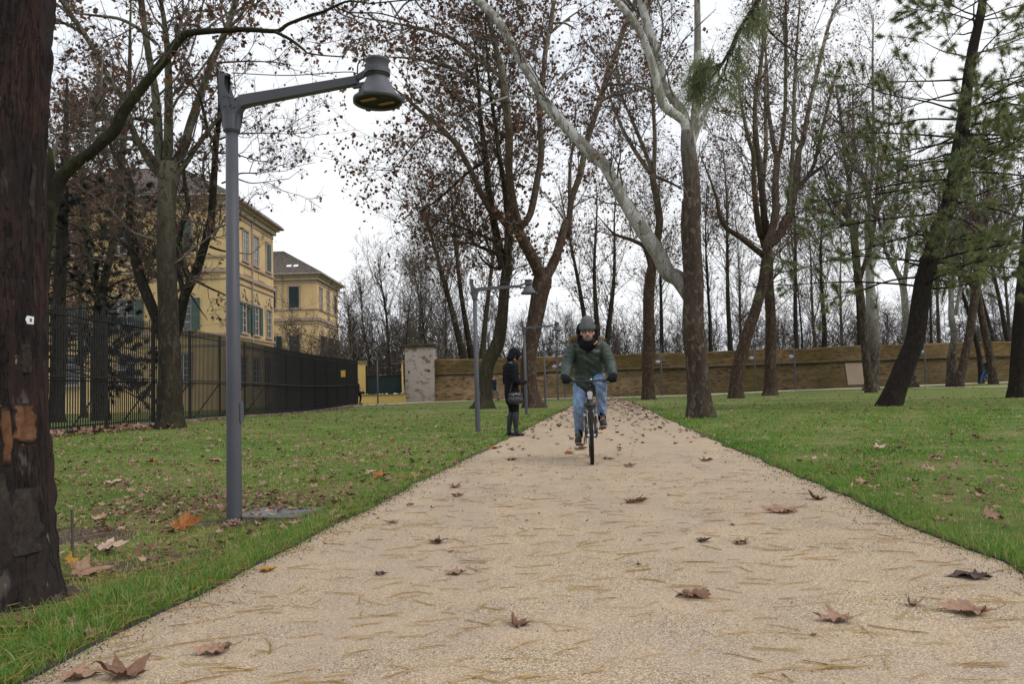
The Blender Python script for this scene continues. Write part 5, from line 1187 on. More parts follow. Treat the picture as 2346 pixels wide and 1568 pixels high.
# ------------------------------------------------------------------ street lamps
MAT['lamp_grey'] = simple('lamp_grey_paint', (0.074, 0.076, 0.09), (0.06, 0.062, 0.075), 2.2, 0.5, 0.08, 0.0, 0.4)
MAT['lamp_glass'] = simple('lamp_dark_glass', (0.008, 0.007, 0.007), (0.014, 0.012, 0.011), 6, 0.5, spec=0.2)
MAT['lamp_reflector'] = simple('lamp_amber_reflector', (0.34, 0.22, 0.07), (0.22, 0.14, 0.05), 14, 0.4)
MAT['lamp_light'] = simple('lamp_pale_shade', (0.42, 0.48, 0.6), (0.36, 0.42, 0.52), 6, 0.4)
def make_lamp():
    """Arm points along local +X."""
    r = empty('street_lamp', (0, 0, 0)); g = MAT['lamp_grey']
    m_ = MB().lathe([(0.0, -0.2), (0.057, -0.2), (0.057, 0.0), (0.054, 1.0), (0.046, 3.12), (0.0, 3.12)], 24); m_.build('pole', g, r, smooth=True)
    h = MB(); t = np.linspace(0, 2 * np.pi, 16, endpoint=False)
    out = np.array([(0.022 * math.cos(a), 0.06 * (1 if math.sin(a) > 0 else -1) + 0.022 * math.sin(a)) for a in t])
    n_ = len(out); V = [[x + 0.018, d, z + 0.84] for d in (-0.045, -0.062) for x, z in out]
    h.add(V + [[0.018, -0.062, 0.84]], T=[[2 * n_, n_ + (i + 1) % n_, n_ + i] for i in range(n_)], Q=[[i, (i + 1) % n_, n_ + (i + 1) % n_, n_ + i] for i in range(n_)])
    hp = h.build('hatch', g, r)
    hp.rotation_euler = (0, 0, math.radians(88))
    s = MB().lathe([(0.06, 3.02), (0.064, 3.03), (0.066, 3.14), (0.07, 3.17)], 20)
    s.lathe([(0.051, 3.005), (0.064, 3.02)], 20)
    # knee bracket: plate swept from the collar into the arm and up into the rear fin
    prof = [(-0.062, 3.05), (0.062, 3.05), (0.068, 3.15), (0.10, 3.195), (0.18, 3.212), (0.22, 3.214), (0.22, 3.29), (0.10, 3.283), (0.045, 3.272), (0.005, 3.285), (-0.035, 3.325), (-0.062, 3.38), (-0.075, 3.44), (-0.072, 3.465), (-0.03, 3.468), (-0.015, 3.482), (-0.05, 3.49), (-0.112, 3.492), (-0.105, 3.40), (-0.09, 3.28), (-0.072, 3.15)]
    n_ = len(prof); V = [[x, y, z] for y in (-0.034, 0.034) for x, z in prof]
    me = bmesh.new(); vs = [me.verts.new(v) for v in V]
    me.faces.new(vs[:n_]); me.faces.new(list(reversed(vs[n_:])))
    for i in range(n_): me.faces.new([vs[(i + 1) % n_], vs[i], vs[n_ + i], vs[n_ + (i + 1) % n_]])
    bmesh.ops.triangulate(me, faces=[f for f in me.faces if len(f.verts) > 4]); me.verts.ensure_lookup_table(); me.verts.index_update()
    for v in me.verts:
        if v.co.z > 3.3: v.co.y *= 0.45
    s.add([v.co[:] for v in me.verts], T=[[v.index for v in f.verts] for f in me.faces if len(f.verts) == 3], Q=[[v.index for v in f.verts] for f in me.faces if len(f.verts) == 4]); me.free()
    br = s.build('bracket', g, r)
    bt = MB()
    for (x, z) in ((0.0, 3.22), (-0.045, 3.22), (0.04, 3.2), (0.0, 3.1), (0.05, 3.26), (-0.05, 3.3)):
        bt.lathe([(0.0, 0.0), (0.009, 0.0), (0.009, 0.008), (0.0, 0.008)], 8, (x, -0.036, z), rot=rotx(math.pi / 2))
    tag(bt.build('bolts', g, br), kind='stuff')
    # tapered box arm
    A = []
    for (x, zl, zh, w) in ((0.10, 3.205, 3.290, 0.036), (0.55, 3.226, 3.298, 0.032), (1.08, 3.25, 3.31, 0.029)):
        A += [[x, -w, zl], [x, w, zl], [x, w, zh], [x, -w, zh]]
    Q = [[k * 4 + e, k * 4 + (e + 1) % 4, k * 4 + 4 + (e + 1) % 4, k * 4 + 4 + e] for k in range(2) for e in range(4)]
    MB().add(A, Q=Q + [[3, 2, 1, 0], [8, 9, 10, 11]]).build('arm', g, r)
    MB().tube(catmull(np.array([[0.0, 0, 3.488], [0.5, 0, 3.40], [1.0, 0, 3.36], [1.09, 0, 3.33]]), 16), 0.004, 5).build('stay_cable', g, r)
    # luminaire
    L = empty('luminaire', (1.24, 0, 0.375)); L.parent = r; L.scale = (0.97, 0.97, 0.86)
    hd = MB().lathe([(0.0, 3.54), (0.088, 3.54), (0.092, 3.532), (0.092, 3.52), (0.087, 3.515), (0.084, 3.415), (0.086, 3.41), (0.086, 3.395), (0.07, 3.39), (0.07, 3.37)], 32)
    hd.lathe([(0.066, 3.38), (0.082, 3.374), (0.09, 3.355), (0.128, 3.27), (0.166, 3.205), (0.186, 3.195), (0.186, 3.16), (0.175, 3.16), (0.168, 3.20), (0.088, 3.34)], 36)
    hd.build('shade', g, L, smooth=True)
    for k in range(3):
        a = k * 2.09 + 0.3; MB().box((0.196 * math.cos(a), 0.190 * math.sin(a), 3.185), (0.02, 0.035, 0.055), rot=rotz(a)).build('clip', g, L)
    cl = MB()
    cl.box((-0.14, 0.0, 3.415), (0.13, 0.03, 0.045), rot=roty(-0.45)); cl.box((-0.14, 0, 3.335), (0.13, 0.03, 0.04))
    cl.build('yoke', g, L)
    cl = MB().lathe([(0.086, 3.405), (0.098, 3.405), (0.098, 3.45), (0.086, 3.45)], 24); cl.box((0, -0.098, 3.428), (0.06, 0.025, 0.055)).build('clamp', g, L)
    MB().tube(catmull(np.array([[-0.17, 0, 3.38], [-0.165, 0.01, 3.53], [-0.12, 0.02, 3.575], [-0.06, 0.01, 3.54]]), 14), 0.006, 6).build('cable_loop', MAT['black_iron'], L)
    MB().lathe([(0.0, 3.19), (0.171, 3.19), (0.171, 3.18), (0.0, 3.18)], 32).build('glass', MAT['lamp_glass'], L, smooth=False)
    for (x, y) in ((-0.055, -0.05), (0.04, 0.065)):
        MB().box((x, y, 3.176), (0.13, 0.04, 0.006), rot=rotz(-0.15)).build('reflector', MAT['lamp_reflector'], L)
    return r
lamp = make_lamp()
def place_lamp(o, p, s, rz, label, group='street lamps along the park paths'):
    o.location = p; o.scale = (s, s, s); o.rotation_euler = (0, 0, rz); tag(o, label, 'street lamp', group); return o
pg = lambda x, y: on_ground(x, y)
p1 = at(537, 1197, 5.93); p1[2] = float(ground(p1[0], 5.93))
place_lamp(lamp, p1, 0.99, -0.27, 'tall grey street lamp in the left foreground with its bell shaped head over the path')
path_az = -0.105
flood_me = MB().ellipsoid((0, 0, 0), (0.17, 0.15, 0.12), 12, 8).box((0.14, 0, 0.05), (0.12, 0.05, 0.05)).build('floodlight', MAT['lamp_light'], link_it=False, smooth=True)
def lamp_at(px, py, Y, s=1.0, rz=path_az, label=''):
    p = at(px, py, Y); p[2] = float(ground(p[0], Y)); o = place_lamp(copy_tree(lamp), p, s, rz, label)
    if 'cross path' in label or 'near the end' in label:         # these posts carry a second, lower light
        f = link('floodlight', flood_me, o, (-0.2 * math.cos(-rz), -0.2 * math.sin(-rz), 2.35)); f.rotation_euler = (0, 0, -rz)
    return o
lamp_at(1095, 985, 17.8, 1.0, path_az, 'grey street lamp left of the path, second from the front, beside the woman')
lamp_at(1206, 945, 29.5, 1.0, path_az, 'grey street lamp rising right behind the woman in black')
lamp_at(1250, 931, 42.0, 1.0, path_az, 'grey street lamp left of the path just past the forked plane tree')
lamp_at(1279, 921, 51.0, 0.92, path_az, 'grey street lamp near the end of the path, left edge, thinner of two')
lamp_at(1295, 914, 54.5, 1.0, math.pi, 'grey street lamp by the cross path, just left of the cyclist, arm towards the left')
lamp_at(1517, 907, 55.0, 1.0, math.pi + 0.2, 'grey street lamp by the cross path between the slim plane and the big plane')
lamp_at(1732, 897.5, 54.5, 1.0, 0.1, 'grey street lamp by the cross path between the crossing pair of planes')
lamp_at(1823, 893, 54.0, 1.0, math.pi + 0.1, 'grey street lamp by the cross path right of the crossing pair of planes')
lamp_at(2122, 881, 54.5, 1.0, math.pi, 'grey street lamp by the cross path right of the leaning pine')
lamp_at(866, 929, 52.5, 0.98, 1.9, 'grey street lamp standing in front of the green gate')

# ------------------------------------------------------------------ soft bodies
TMP = bpy.data.scenes.new('modelling_bench')
def chain(pts, rad, S=14, side=(1, 0, 0)):
    """Closed limb along pts: rad holds r or (rx, ry) per point; rx lies along side."""
    P = np.asarray(pts, float); R = np.array([(r, r) if np.isscalar(r) else r for r in rad], float)
    n = max(6, len(P) * 4); D = catmull(np.column_stack([P, R]), n); P, R = D[:, :3], np.maximum(D[:, 3:], 0.002)
    t0, t1 = unit(P[1] - P[0]), unit(P[-1] - P[-2]); r0, r1 = R[0].mean(), R[-1].mean()
    pre = [(P[0] - t0 * r0 * q, R[0] * math.sqrt(max(0.002, 1 - q * q))) for q in (0.98, 0.8, 0.45)]; post = [(P[-1] + t1 * r1 * q, R[-1] * math.sqrt(max(0.002, 1 - q * q))) for q in (0.45, 0.8, 0.98)]
    P = np.vstack([[p for p, _ in pre], P, [p for p, _ in post]]); R = np.vstack([[r for _, r in pre], R, [r for _, r in post]])
    T = unit(np.gradient(P, axis=0)); sd_ = np.asarray(side, float); A = unit(sd_ - (T @ sd_)[:, None] * T); B = np.cross(T, A)
    a = np.arange(S) * 2 * np.pi / S; K = len(P)
    V = P[:, None] + R[:, :1, None] * np.cos(a)[None, :, None] * A[:, None] + R[:, 1:, None] * np.sin(a)[None, :, None] * B[:, None]
    i, j = np.meshgrid(np.arange(K - 1), np.arange(S), indexing='ij'); j2 = (j + 1) % S
    Q = np.stack([i * S + j, i * S + j2, (i + 1) * S + j2, (i + 1) * S + j], -1).reshape(-1, 4)
    V = np.vstack([V.reshape(-1, 3), P[:1], P[-1:]]); n_ = K * S
    T_ = [[n_, (q + 1) % S, q] for q in range(S)] + [[n_ + 1, (K - 1) * S + q, (K - 1) * S + (q + 1) % S] for q in range(S)]
    return V, T_, Q
def ball(c, r, rot=None):
    m_ = MB().ellipsoid(c, r, 16, 11, rot=rot); return m_.V[0], None, m_.Q[0][0]
def blob(name, pieces, mat, parent, vox=0.012, smooth=6, fn=None):
    """Fuses overlapping pieces into one continuous skin and links it under parent."""
    mb_ = MB()
    for V, T, Q in pieces: mb_.add(V, T=T, Q=Q)
    me = mb_.build(name, mat, link_it=False)
    bm = bmesh.new(); bm.from_mesh(me); bmesh.ops.remove_doubles(bm, verts=bm.verts, dist=1e-5); bmesh.ops.recalc_face_normals(bm, faces=bm.faces); bm.to_mesh(me); bm.free()
    o = bpy.data.objects.new('tmp', me); TMP.collection.objects.link(o)
    md = o.modifiers.new('r', 'REMESH'); md.mode = 'VOXEL'; md.voxel_size = vox
    ms = o.modifiers.new('s', 'SMOOTH'); ms.iterations = smooth; ms.factor = 0.5
    with bpy.context.temp_override(scene=TMP, view_layer=TMP.view_layers[0]):
        dg = bpy.context.evaluated_depsgraph_get(); dg.update()
        nm = bpy.data.meshes.new_from_object(o.evaluated_get(dg)); nm.name = name
    bpy.data.objects.remove(o)
    if fn is not None:
        co = np.empty(len(nm.vertices) * 3, np.float32); nm.vertices.foreach_get('co', co); co = fn(co.reshape(-1, 3).astype(float)); nm.vertices.foreach_set('co', co.astype(np.float32).ravel())
    nm.polygons.foreach_set('use_smooth', np.ones(len(nm.polygons), bool)); nm.materials.clear(); nm.materials.append(mat); nm.update()
    return link(name, nm, parent)

def cloth(name, c1, c2, rough=0.85, fold=0.5, scale=9, spec=0.2, rings=None, sheen=0.0):
    k = NT(name); f = k.noise(scale, 5, 0.6, None, 0.6)
    col = k.mix(k.ramp(f, [(0.3, 0.0), (0.7, 1.0)]), c1, c2)
    k.bump(k.math('ADD', f, k.math('MULTIPLY', k.noise(scale * 4, 4), 0.4)), fold, 0.03)
    return k.fin(col, rough, 0, spec)
MAT['skin'] = simple('skin', (0.52, 0.30, 0.22), (0.45, 0.24, 0.17), 20, 0.55)
MAT['parka'] = cloth('green_parka', (0.022, 0.036, 0.028), (0.048, 0.066, 0.054), 0.42, 0.6, 14, 0.35)
MAT['jeans'] = cloth('pale_blue_jeans', (0.10, 0.17, 0.31), (0.30, 0.40, 0.58), 0.9, 0.9, 13)
MAT['black_cloth'] = cloth('black_cloth', (0.004, 0.0045, 0.006), (0.009, 0.0095, 0.013), 0.8, 0.7, 11, 0.15)
MAT['black_leather'] = cloth('black_leather', (0.006, 0.007, 0.009), (0.012, 0.0135, 0.017), 0.5, 0.5, 14, 0.5)
MAT['knit'] = simple('grey_knit', (0.15, 0.155, 0.16), (0.10, 0.105, 0.11), 60, 0.95, 0.6)
MAT['fur'] = simple('tan_fur', (0.50, 0.35, 0.2), (0.3, 0.19, 0.1), 40, 0.95, 0.8)
MAT['shoe'] = simple('brown_shoe', (0.05, 0.042, 0.038), (0.03, 0.026, 0.024), 12, 0.6)
MAT['sole'] = simple('shoe_sole', (0.26, 0.23, 0.19), (0.19, 0.17, 0.14), 12, 0.8)
MAT['beard'] = simple('grey_beard', (0.16, 0.13, 0.115), (0.09, 0.07, 0.06), 90, 0.95, 0.6)
MAT['rubber'] = simple('rubber', (0.012, 0.012, 0.012), (0.022, 0.021, 0.02), 30, 0.8)
MAT['bike_black'] = simple('bike_black_paint', (0.016, 0.017, 0.02), (0.022, 0.023, 0.026), 6, 0.3, spec=0.5)
MAT['alloy'] = simple('bike_alloy', (0.55, 0.56, 0.58), (0.42, 0.43, 0.45), 9, 0.3, metal=0.9)
MAT['reflector'] = simple('white_reflector', (0.50, 0.50, 0.50), (0.4, 0.4, 0.4), 40, 0.25, spec=0.6)
MAT['eye_white'] = simple('eye_white', (0.36, 0.33, 0.31), (0.3, 0.27, 0.26), 5, 0.3)
MAT['dark'] = simple('dark_plastic', (0.01, 0.01, 0.011), (0.016, 0.016, 0.017), 5, 0.35, spec=0.5)
MAT['lens'] = simple('spectacle_lens', (0.08, 0.07, 0.065), (0.06, 0.055, 0.05), 5, 0.08, spec=0.6)
MAT['lip'] = simple('lip', (0.30, 0.12, 0.10), (0.26, 0.10, 0.085), 10, 0.5)
MAT['orange'] = simple('orange_lining', (0.55, 0.22, 0.04), (0.45, 0.16, 0.03), 10, 0.8)
MAT['pedal_brown'] = simple('pedal_reflector', (0.20, 0.06, 0.03), (0.1, 0.03, 0.02), 10, 0.5)

# ------------------------------------------------------------------ the bicycle (its front points to local -Y)
bc = on_ground(1357, 1066, 0.02)
bike_rz = -0.085
bike_o = np.array([bc[0] - 0.54 * math.sin(-bike_rz) * -1 * -1, bc[1] + 0.54 * math.cos(bike_rz), 0.0]); bike_o[2] = float(path_z(bike_o[0], bike_o[1]))
bike_o[0] = bc[0] + (bike_o[1] - bc[1]) * math.tan(-bike_rz)
bike = empty('bicycle', bike_o, 'black mountain bicycle ridden head on by the man in the green parka', 'bicycle', rz=bike_rz)
BK = MAT['bike_black']
def make_wheel(y):
    w = empty('wheel', (0, y, 0.34)); w.parent = bike
    rx = roty(math.pi / 2)
    a = np.linspace(0, 2 * np.pi, 15)
    MB().lathe([(0.318 + 0.024 * math.cos(q), 0.024 * math.sin(q)) for q in a], 64, rot=rx).build('tyre', MAT['rubber'], w, smooth=True)
    kn = MB()
    for k in range(72):
        an = k * 2 * np.pi / 72
        for x in (-0.014, 0.0, 0.014): kn.box((x, 0.342 * math.cos(an + (0.04 if x == 0 else 0)), 0.342 * math.sin(an + (0.04 if x == 0 else 0))), (0.009, 0.012, 0.008), rot=rotx(an + math.pi / 2))
    tag(kn.build('tread', MAT['rubber'], w), kind='stuff')
    MB().lathe([(0.300, -0.012), (0.286, -0.010), (0.280, 0.0), (0.286, 0.010), (0.300, 0.012), (0.300, -0.012)], 48, rot=rx).build('rim', MAT['alloy'], w, smooth=True)
    MB().lathe([(0.0, -0.05), (0.022, -0.05), (0.022, -0.03), (0.014, -0.025), (0.014, 0.025), (0.022, 0.03), (0.022, 0.05), (0.0, 0.05)], 14, rot=rx).build('hub', MAT['alloy'], w, smooth=True)
    sp = MB()
    for k in range(32):
        an = k * 2 * np.pi / 32; s = 1 if k % 2 else -1; b = an + (0.5 if k % 4 < 2 else -0.5)
        sp.tube([(0.03 * s, 0.02 * math.cos(b), 0.02 * math.sin(b)), (0.004 * s, 0.284 * math.cos(an), 0.284 * math.sin(an))], 0.0011, 3)
    tag(sp.build('spokes', MAT['alloy'], w), kind='stuff')
make_wheel(-0.54); make_wheel(0.52)
fr = MB()
fr.tube([(0, -0.375, 0.74), (0, -0.335, 0.89)], 0.023, 12)
fr.tube([(0, -0.352, 0.83), (0, 0.15, 0.80)], 0.018, 10); fr.tube([(0, -0.375, 0.76), (0, 0.10, 0.30)], 0.021, 10); fr.tube([(0, 0.10, 0.28), (0, 0.18, 0.86)], 0.018, 10)
for s in (-1, 1): fr.tube([(s * .022, 0.12, 0.29), (s * .065, 0.52, 0.34)], 0.011, 8); fr.tube([(s * .02, 0.17, 0.78), (s * .065, 0.52, 0.34)], 0.010, 8)
fr.build('frame', BK, bike, smooth=True)
fk = MB().tube([(0, -0.375, 0.76), (0, -0.385, 0.70)], 0.02, 10); fk.box((0, -0.39, 0.70), (0.14, 0.04, 0.045), rot=rotx(-0.25))
for s in (-1, 1):
    fk.tube([(s * .06, -0.395, 0.71), (s * .06, -0.455, 0.50)], 0.015, 10); fk.tube([(s * .06, -0.45, 0.53), (s * .058, -0.535, 0.335)], 0.020, 10); fk.box((s * .056, -0.54, 0.335), (0.014, 0.04, 0.05))
fork = fk.build('fork', BK, bike, smooth=True)
for s in (-1, 1):
    MB().tube([(s * .045, -0.445, 0.56), (s * .04, -0.46, 0.66)], 0.008, 6).box((s * .034, -0.458, 0.63), (0.018, 0.05, 0.02)).box((s * .07, -0.44, 0.585), (0.03, 0.02, 0.03)).build('brake', MAT['alloy'], fork)
hb = MB().tube([(0, -0.335, 0.89), (0, -0.345, 0.97)], 0.017, 10); hb.tube([(0, -0.345, 0.965), (0, -0.395, 0.985)], 0.018, 10); hb.build('stem', BK, bike, smooth=True)
bar_ = MB().tube(catmull(np.array([(-0.31, -0.355, 1.005), (-0.15, -0.39, 1.0), (0, -0.40, 0.99), (0.15, -0.39, 1.0), (0.31, -0.355, 1.005)]), 20), 0.0125, 10).build('handlebar', MAT['alloy'], bike, smooth=True)
bar_.data.materials[0] = BK
for s in (-1, 1):
    MB().tube([(s * .20, -0.38, 1.003), (s * .325, -0.352, 1.006)], 0.0165, 10).build('grip', MAT['rubber'], bar_, smooth=True)
    MB().box((s * .175, -0.40, 0.985), (0.05, 0.035, 0.03)).tube([(s * .165, -0.41, 0.98), (s * .2, -0.455, 0.965), (s * .27, -0.45, 0.955)], 0.006, 6).build('brake_lever', MAT['dark'], bar_)
    MB().tube(catmull(np.array([(s * .16, -0.42, 0.985), (s * .07, -0.50, 0.95), (s * .03, -0.47, 0.80), (s * .04, -0.455, 0.66)]), 16), 0.0035, 5).build('cable', MAT['dark'], bike)
MB().lathe([(0.0, 0.0), (0.016, 0.0), (0.016, 0.02), (0.0, 0.024)], 14, (0.02, -0.395, 1.0)).build('bell', MAT['alloy'], bar_, smooth=True)
rf = MB(); t = np.linspace(0, 2 * np.pi, 20, endpoint=False); n_ = 20
V = [[0.034 * math.copysign(abs(math.cos(q)) ** .7, math.cos(q)) * (1 + .12 * math.sin(q)), y, 0.05 * math.copysign(abs(math.sin(q)) ** .7, math.sin(q))] for y in (0, 0.012) for q in t]
rf.add(V + [[0, -0.003, 0]], T=[[2 * n_, (i + 1) % n_, i] for i in range(n_)], Q=[[i, (i + 1) % n_, n_ + (i + 1) % n_, n_ + i] for i in range(n_)])
rf.build('reflector', MAT['reflector'], bike, (0, -0.415, 0.82))
MB().box((0, -0.39, 0.89), (0.02, 0.05, 0.02)).build('reflector_bracket', MAT['dark'], bike)
blob('saddle', [chain([(0, 0.05, 0.955), (0, 0.15, 0.96), (0, 0.3, 0.965)], [(0.025, 0.02), (0.04, 0.025), (0.085, 0.03)])], MAT['dark'], bike, 0.012)
MB().tube([(0, 0.175, 0.84), (0, 0.20, 0.95)], 0.0135, 10).build('seat_post', MAT['alloy'], bike)
ck = MB(); ca = (-0.13, 0.11)
ck.tube([(0.075, 0.10, 0.29), (0.085, 0.10 + ca[0], 0.29 + ca[1])], 0.012, 8).tube([(-0.075, 0.10, 0.29), (-0.085, 0.10 - ca[0], 0.29 - ca[1])], 0.012, 8).tube([(-0.08, 0.10, 0.29), (0.08, 0.10, 0.29)], 0.02, 12)
ck.build('crank', MAT['alloy'], bike)
MB().lathe([(0.05, 0), (0.088, 0), (0.092, 0.004), (0.088, 0.008), (0.05, 0.008)], 40, (-0.058, 0.10, 0.29), rot=roty(math.pi / 2)).build('chainring', MAT['alloy'], bike)
for s, (dy, dz) in ((1, ca), (-1, (-ca[0], -ca[1]))):
    MB().box((s * .15, 0.10 + dy, 0.29 + dz), (0.09, 0.085, 0.022)).build('pedal', MAT['pedal_brown' if s > 0 else 'dark'], bike)
MB().tube([(-0.058, 0.10, 0.38), (-0.056, 0.52, 0.40)], 0.005, 5).tube([(-0.058, 0.10, 0.20), (-0.056, 0.52, 0.28)], 0.005, 5).build('chain', MAT['dark'], bike)

# ------------------------------------------------------------------ the cyclist
man = empty('person', bike_o + np.array([0, 0, 0.0]), 'man in grey beanie, green parka and pale jeans riding the bicycle towards us', 'person', rz=bike_rz)
HZ = 1.605; HY = -0.16                                        # head centre
hand = {s: np.array([s * 0.295, -0.362, 1.025]) for s in (-1, 1)}
elb = {s: np.array([s * 0.268, -0.085, 1.205]) for s in (-1, 1)}
sho = {s: np.array([s * 0.178, 0.0, 1.42]) for s in (-1, 1)}
hip = {s: np.array([s * 0.10, 0.24, 1.06]) for s in (-1, 1)}
knee = {1: np.array([0.145, -0.165, 0.955]), -1: np.array([-0.135, -0.02, 0.66])}
ank = {1: np.array([0.150, 0.055, 0.535]), -1: np.array([-0.150, 0.30, 0.315])}
def head_pieces(c, f=1.0):
    c = np.array(c, float); P_ = lambda x, y, z: c + np.array([x, y, z]) * f
    return [ball(P_(0, 0.02, 0.03), (0.076 * f, 0.096 * f, 0.098 * f)), ball(P_(0, -0.012, -0.045), (0.060 * f, 0.072 * f, 0.074 * f)), ball(P_(0, -0.05, -0.085), (0.034 * f, 0.03 * f, 0.028 * f)),
            chain([P_(0, -0.078, 0.012), P_(0, -0.102, -0.026)], [0.009 * f, 0.015 * f]), ball(P_(0.012, -0.09, -0.03), (0.011 * f, 0.012 * f, 0.009 * f)), ball(P_(-0.012, -0.09, -0.03), (0.011 * f, 0.012 * f, 0.009 * f)),
            ball(P_(0.034, -0.06, -0.02), (0.022 * f, 0.02 * f, 0.022 * f)), ball(P_(-0.034, -0.06, -0.02), (0.022 * f, 0.02 * f, 0.022 * f)), ball(P_(0, -0.066, 0.038), (0.055 * f, 0.022 * f, 0.014 * f)),
            ball(P_(0.077, 0.015, -0.01), (0.012 * f, 0.022 * f, 0.032 * f)), ball(P_(-0.077, 0.015, -0.01), (0.012 * f, 0.022 * f, 0.032 * f))]
hc = np.array([0, HY, HZ])
body = head_pieces(hc) + [chain([(0, HY + 0.03, HZ - 0.08), (0, -0.05, 1.46)], [0.055, 0.062]), chain([(0, 0.26, 1.02), (0, 0.16, 1.2), (0, 0.02, 1.42)], [(0.14, 0.10), (0.14, 0.10), (0.16, 0.09)])]
for s in (-1, 1):
    body += [chain([sho[s], elb[s], hand[s]], [0.055, 0.042, 0.03]), chain([hip[s], knee[s], ank[s]], [0.05, 0.026, 0.024]), chain([ank[s], ank[s] + [0, -0.11, -0.065]], [0.03, 0.026])]
blob('body', body, MAT['skin'], man, 0.0085, 3)
# face
for s in (-1, 1):
    e = MB().ellipsoid(hc + [s * 0.032, -0.074, 0.008], (0.011, 0.007, 0.006), 12, 8).build('eye', MAT['eye_white'], man, smooth=True)
    MB().ellipsoid(hc + [s * 0.032, -0.082, 0.008], (0.0062, 0.004, 0.006), 10, 6).build('iris', MAT['dark'], e, smooth=True)
    MB().tube(catmull(np.array([hc + [s * 0.014, -0.087, 0.026], hc + [s * 0.034, -0.088, 0.031], hc + [s * 0.055, -0.076, 0.025]]), 8), 0.0045, 6).build('eyebrow', MAT['beard'], man)
MB().ellipsoid(hc + [0, -0.081, -0.063], (0.021, 0.008, 0.005), 12, 6).build('mouth', MAT['lip'], man, smooth=True)
blob('beard', [ball(hc + [0, -0.058, -0.092], (0.04, 0.032, 0.027)), chain([hc + [-0.056, -0.02, -0.04], hc + [-0.04, -0.05, -0.082], hc + [0, -0.07, -0.10], hc + [0.04, -0.05, -0.082], hc + [0.056, -0.02, -0.04]], [0.012, 0.018, 0.02, 0.018, 0.012]), chain([hc + [-0.03, -0.076, -0.062], hc + [0, -0.088, -0.05], hc + [0.03, -0.076, -0.062]], [0.005, 0.0075, 0.005])], MAT['beard'], man, 0.006, 3)
gl_ = MB()
for s in (-1, 1):
    a = np.linspace(0, 2 * np.pi, 17); gl_.tube(np.array([hc + [s * 0.036 + 0.027 * math.copysign(abs(math.cos(q)) ** .6, math.cos(q)), -0.097, 0.005 + 0.018 * math.copysign(abs(math.sin(q)) ** .6, math.sin(q))] for q in a]), 0.0042, 5)
    gl_.tube([hc + [s * 0.062, -0.096, 0.012], hc + [s * 0.082, 0.0, 0.012]], 0.0025, 5)
gl_.tube([hc + [-0.010, -0.098, 0.01], hc + [0.010, -0.098, 0.01]], 0.0028, 5)
go = gl_.build('glasses', MAT['dark'], man)
# beanie with a turned up rib
bn = blob('beanie', [ball(hc + [0, 0.022, 0.065], (0.093, 0.112, 0.084)), chain([hc + [0, 0.02, 0.05], hc + [0, 0.02, 0.12]], [(0.090, 0.110), (0.088, 0.105)], 24)], MAT['knit'], man, 0.008, 4)
V = []; th = np.linspace(0, 2 * np.pi, 73)[:-1]
for z_, o_ in ((0.036, 0.006), (0.04, 0.012), (0.085, 0.014), (0.092, 0.008)):
    for k, q in enumerate(th): V.append(hc + [(0.0905 + o_ - 0.003 * (k % 2)) * math.sin(q), 0.018 - (0.112 + o_ - 0.003 * (k % 2)) * math.cos(q), z_])
n_ = 72; Q = [[r_ * n_ + i, r_ * n_ + (i + 1) % n_, (r_ + 1) * n_ + (i + 1) % n_, (r_ + 1) * n_ + i] for r_ in range(3) for i in range(n_)]
MB().add(np.array(V), Q=Q).build('cuff', MAT['knit'], bn)
# jacket with quilted sleeves
QN = 72
def quilt_chain(pts, rad, pitch=0.058, amp=0.075, S=18):
    P = np.asarray(pts, float); D = catmull(np.column_stack([P, np.array(rad, float)]), QN); L = np.concatenate([[0], np.cumsum(np.linalg.norm(np.diff(D[:, :3], axis=0), axis=1))])
    r = D[:, 3] * (1 + 0.03 * np.sin(L * 23) + amp * (np.abs(np.sin(np.pi * L / pitch)) ** 0.6 - 0.5) * 2)
    V, Q = tubes(D[None, :, :3], r[None], S); n_ = QN * S
    V = np.vstack([V, D[:1, :3] - unit(D[1, :3] - D[0, :3]) * r[0] * .4, D[-1:, :3] + unit(D[-1, :3] - D[-2, :3]) * r[-1] * .2])
    T = [[n_, (q + 1) % S, q] for q in range(S)] + [[n_ + 1, (QN - 1) * S + q, (QN - 1) * S + (q + 1) % S] for q in range(S)]
    return V, T, Q
def folds(co):
    n_ = 0.010 * np.sin(co[:, 2] * 62 + 3 * np.sin(co[:, 0] * 14)) * np.sin(co[:, 0] * 17 + co[:, 2] * 9)
    co[:, 1] += n_; return co
jk = [chain([(0, 0.24, 0.985), (0, 0.16, 1.12), (0, 0.05, 1.28), (0, -0.03, 1.42), (0, -0.05, 1.49)], [(0.195, 0.16), (0.20, 0.165), (0.20, 0.165), (0.185, 0.14), (0.12, 0.11)], 28),
      chain([(0, 0.10, 0.90), (0, 0.08, 1.0), (0, 0.08, 1.15)], [(0.15, 0.08), (0.18, 0.10), (0.19, 0.12)], 24)]
for s in (-1, 1): jk += [chain([sho[s] + [-s * 0.05, 0, 0.005], sho[s], sho[s] * .8 + elb[s] * .2], [0.078, 0.082, 0.07])]
jo = blob('parka', jk, MAT['parka'], man, 0.0075, 1, folds)
for s in (-1, 1):
    q = catmull(np.array([(s * 0.055, -0.155, 1.44), (s * 0.012, -0.155, 1.35), (s * 0.012, -0.12, 1.2), (s * 0.014, -0.045, 1.05), (s * 0.016, 0.0, 0.93)]), 16)
MB().tube(catmull(np.array([(0.012, -0.205, 1.36), (0.012, -0.165, 1.22), (0.014, -0.085, 1.1), (0.016, -0.015, 0.98)]) + [0, 0.035, 0], 14), 0.006, 6).build('zip_flap', MAT['parka'], jo)
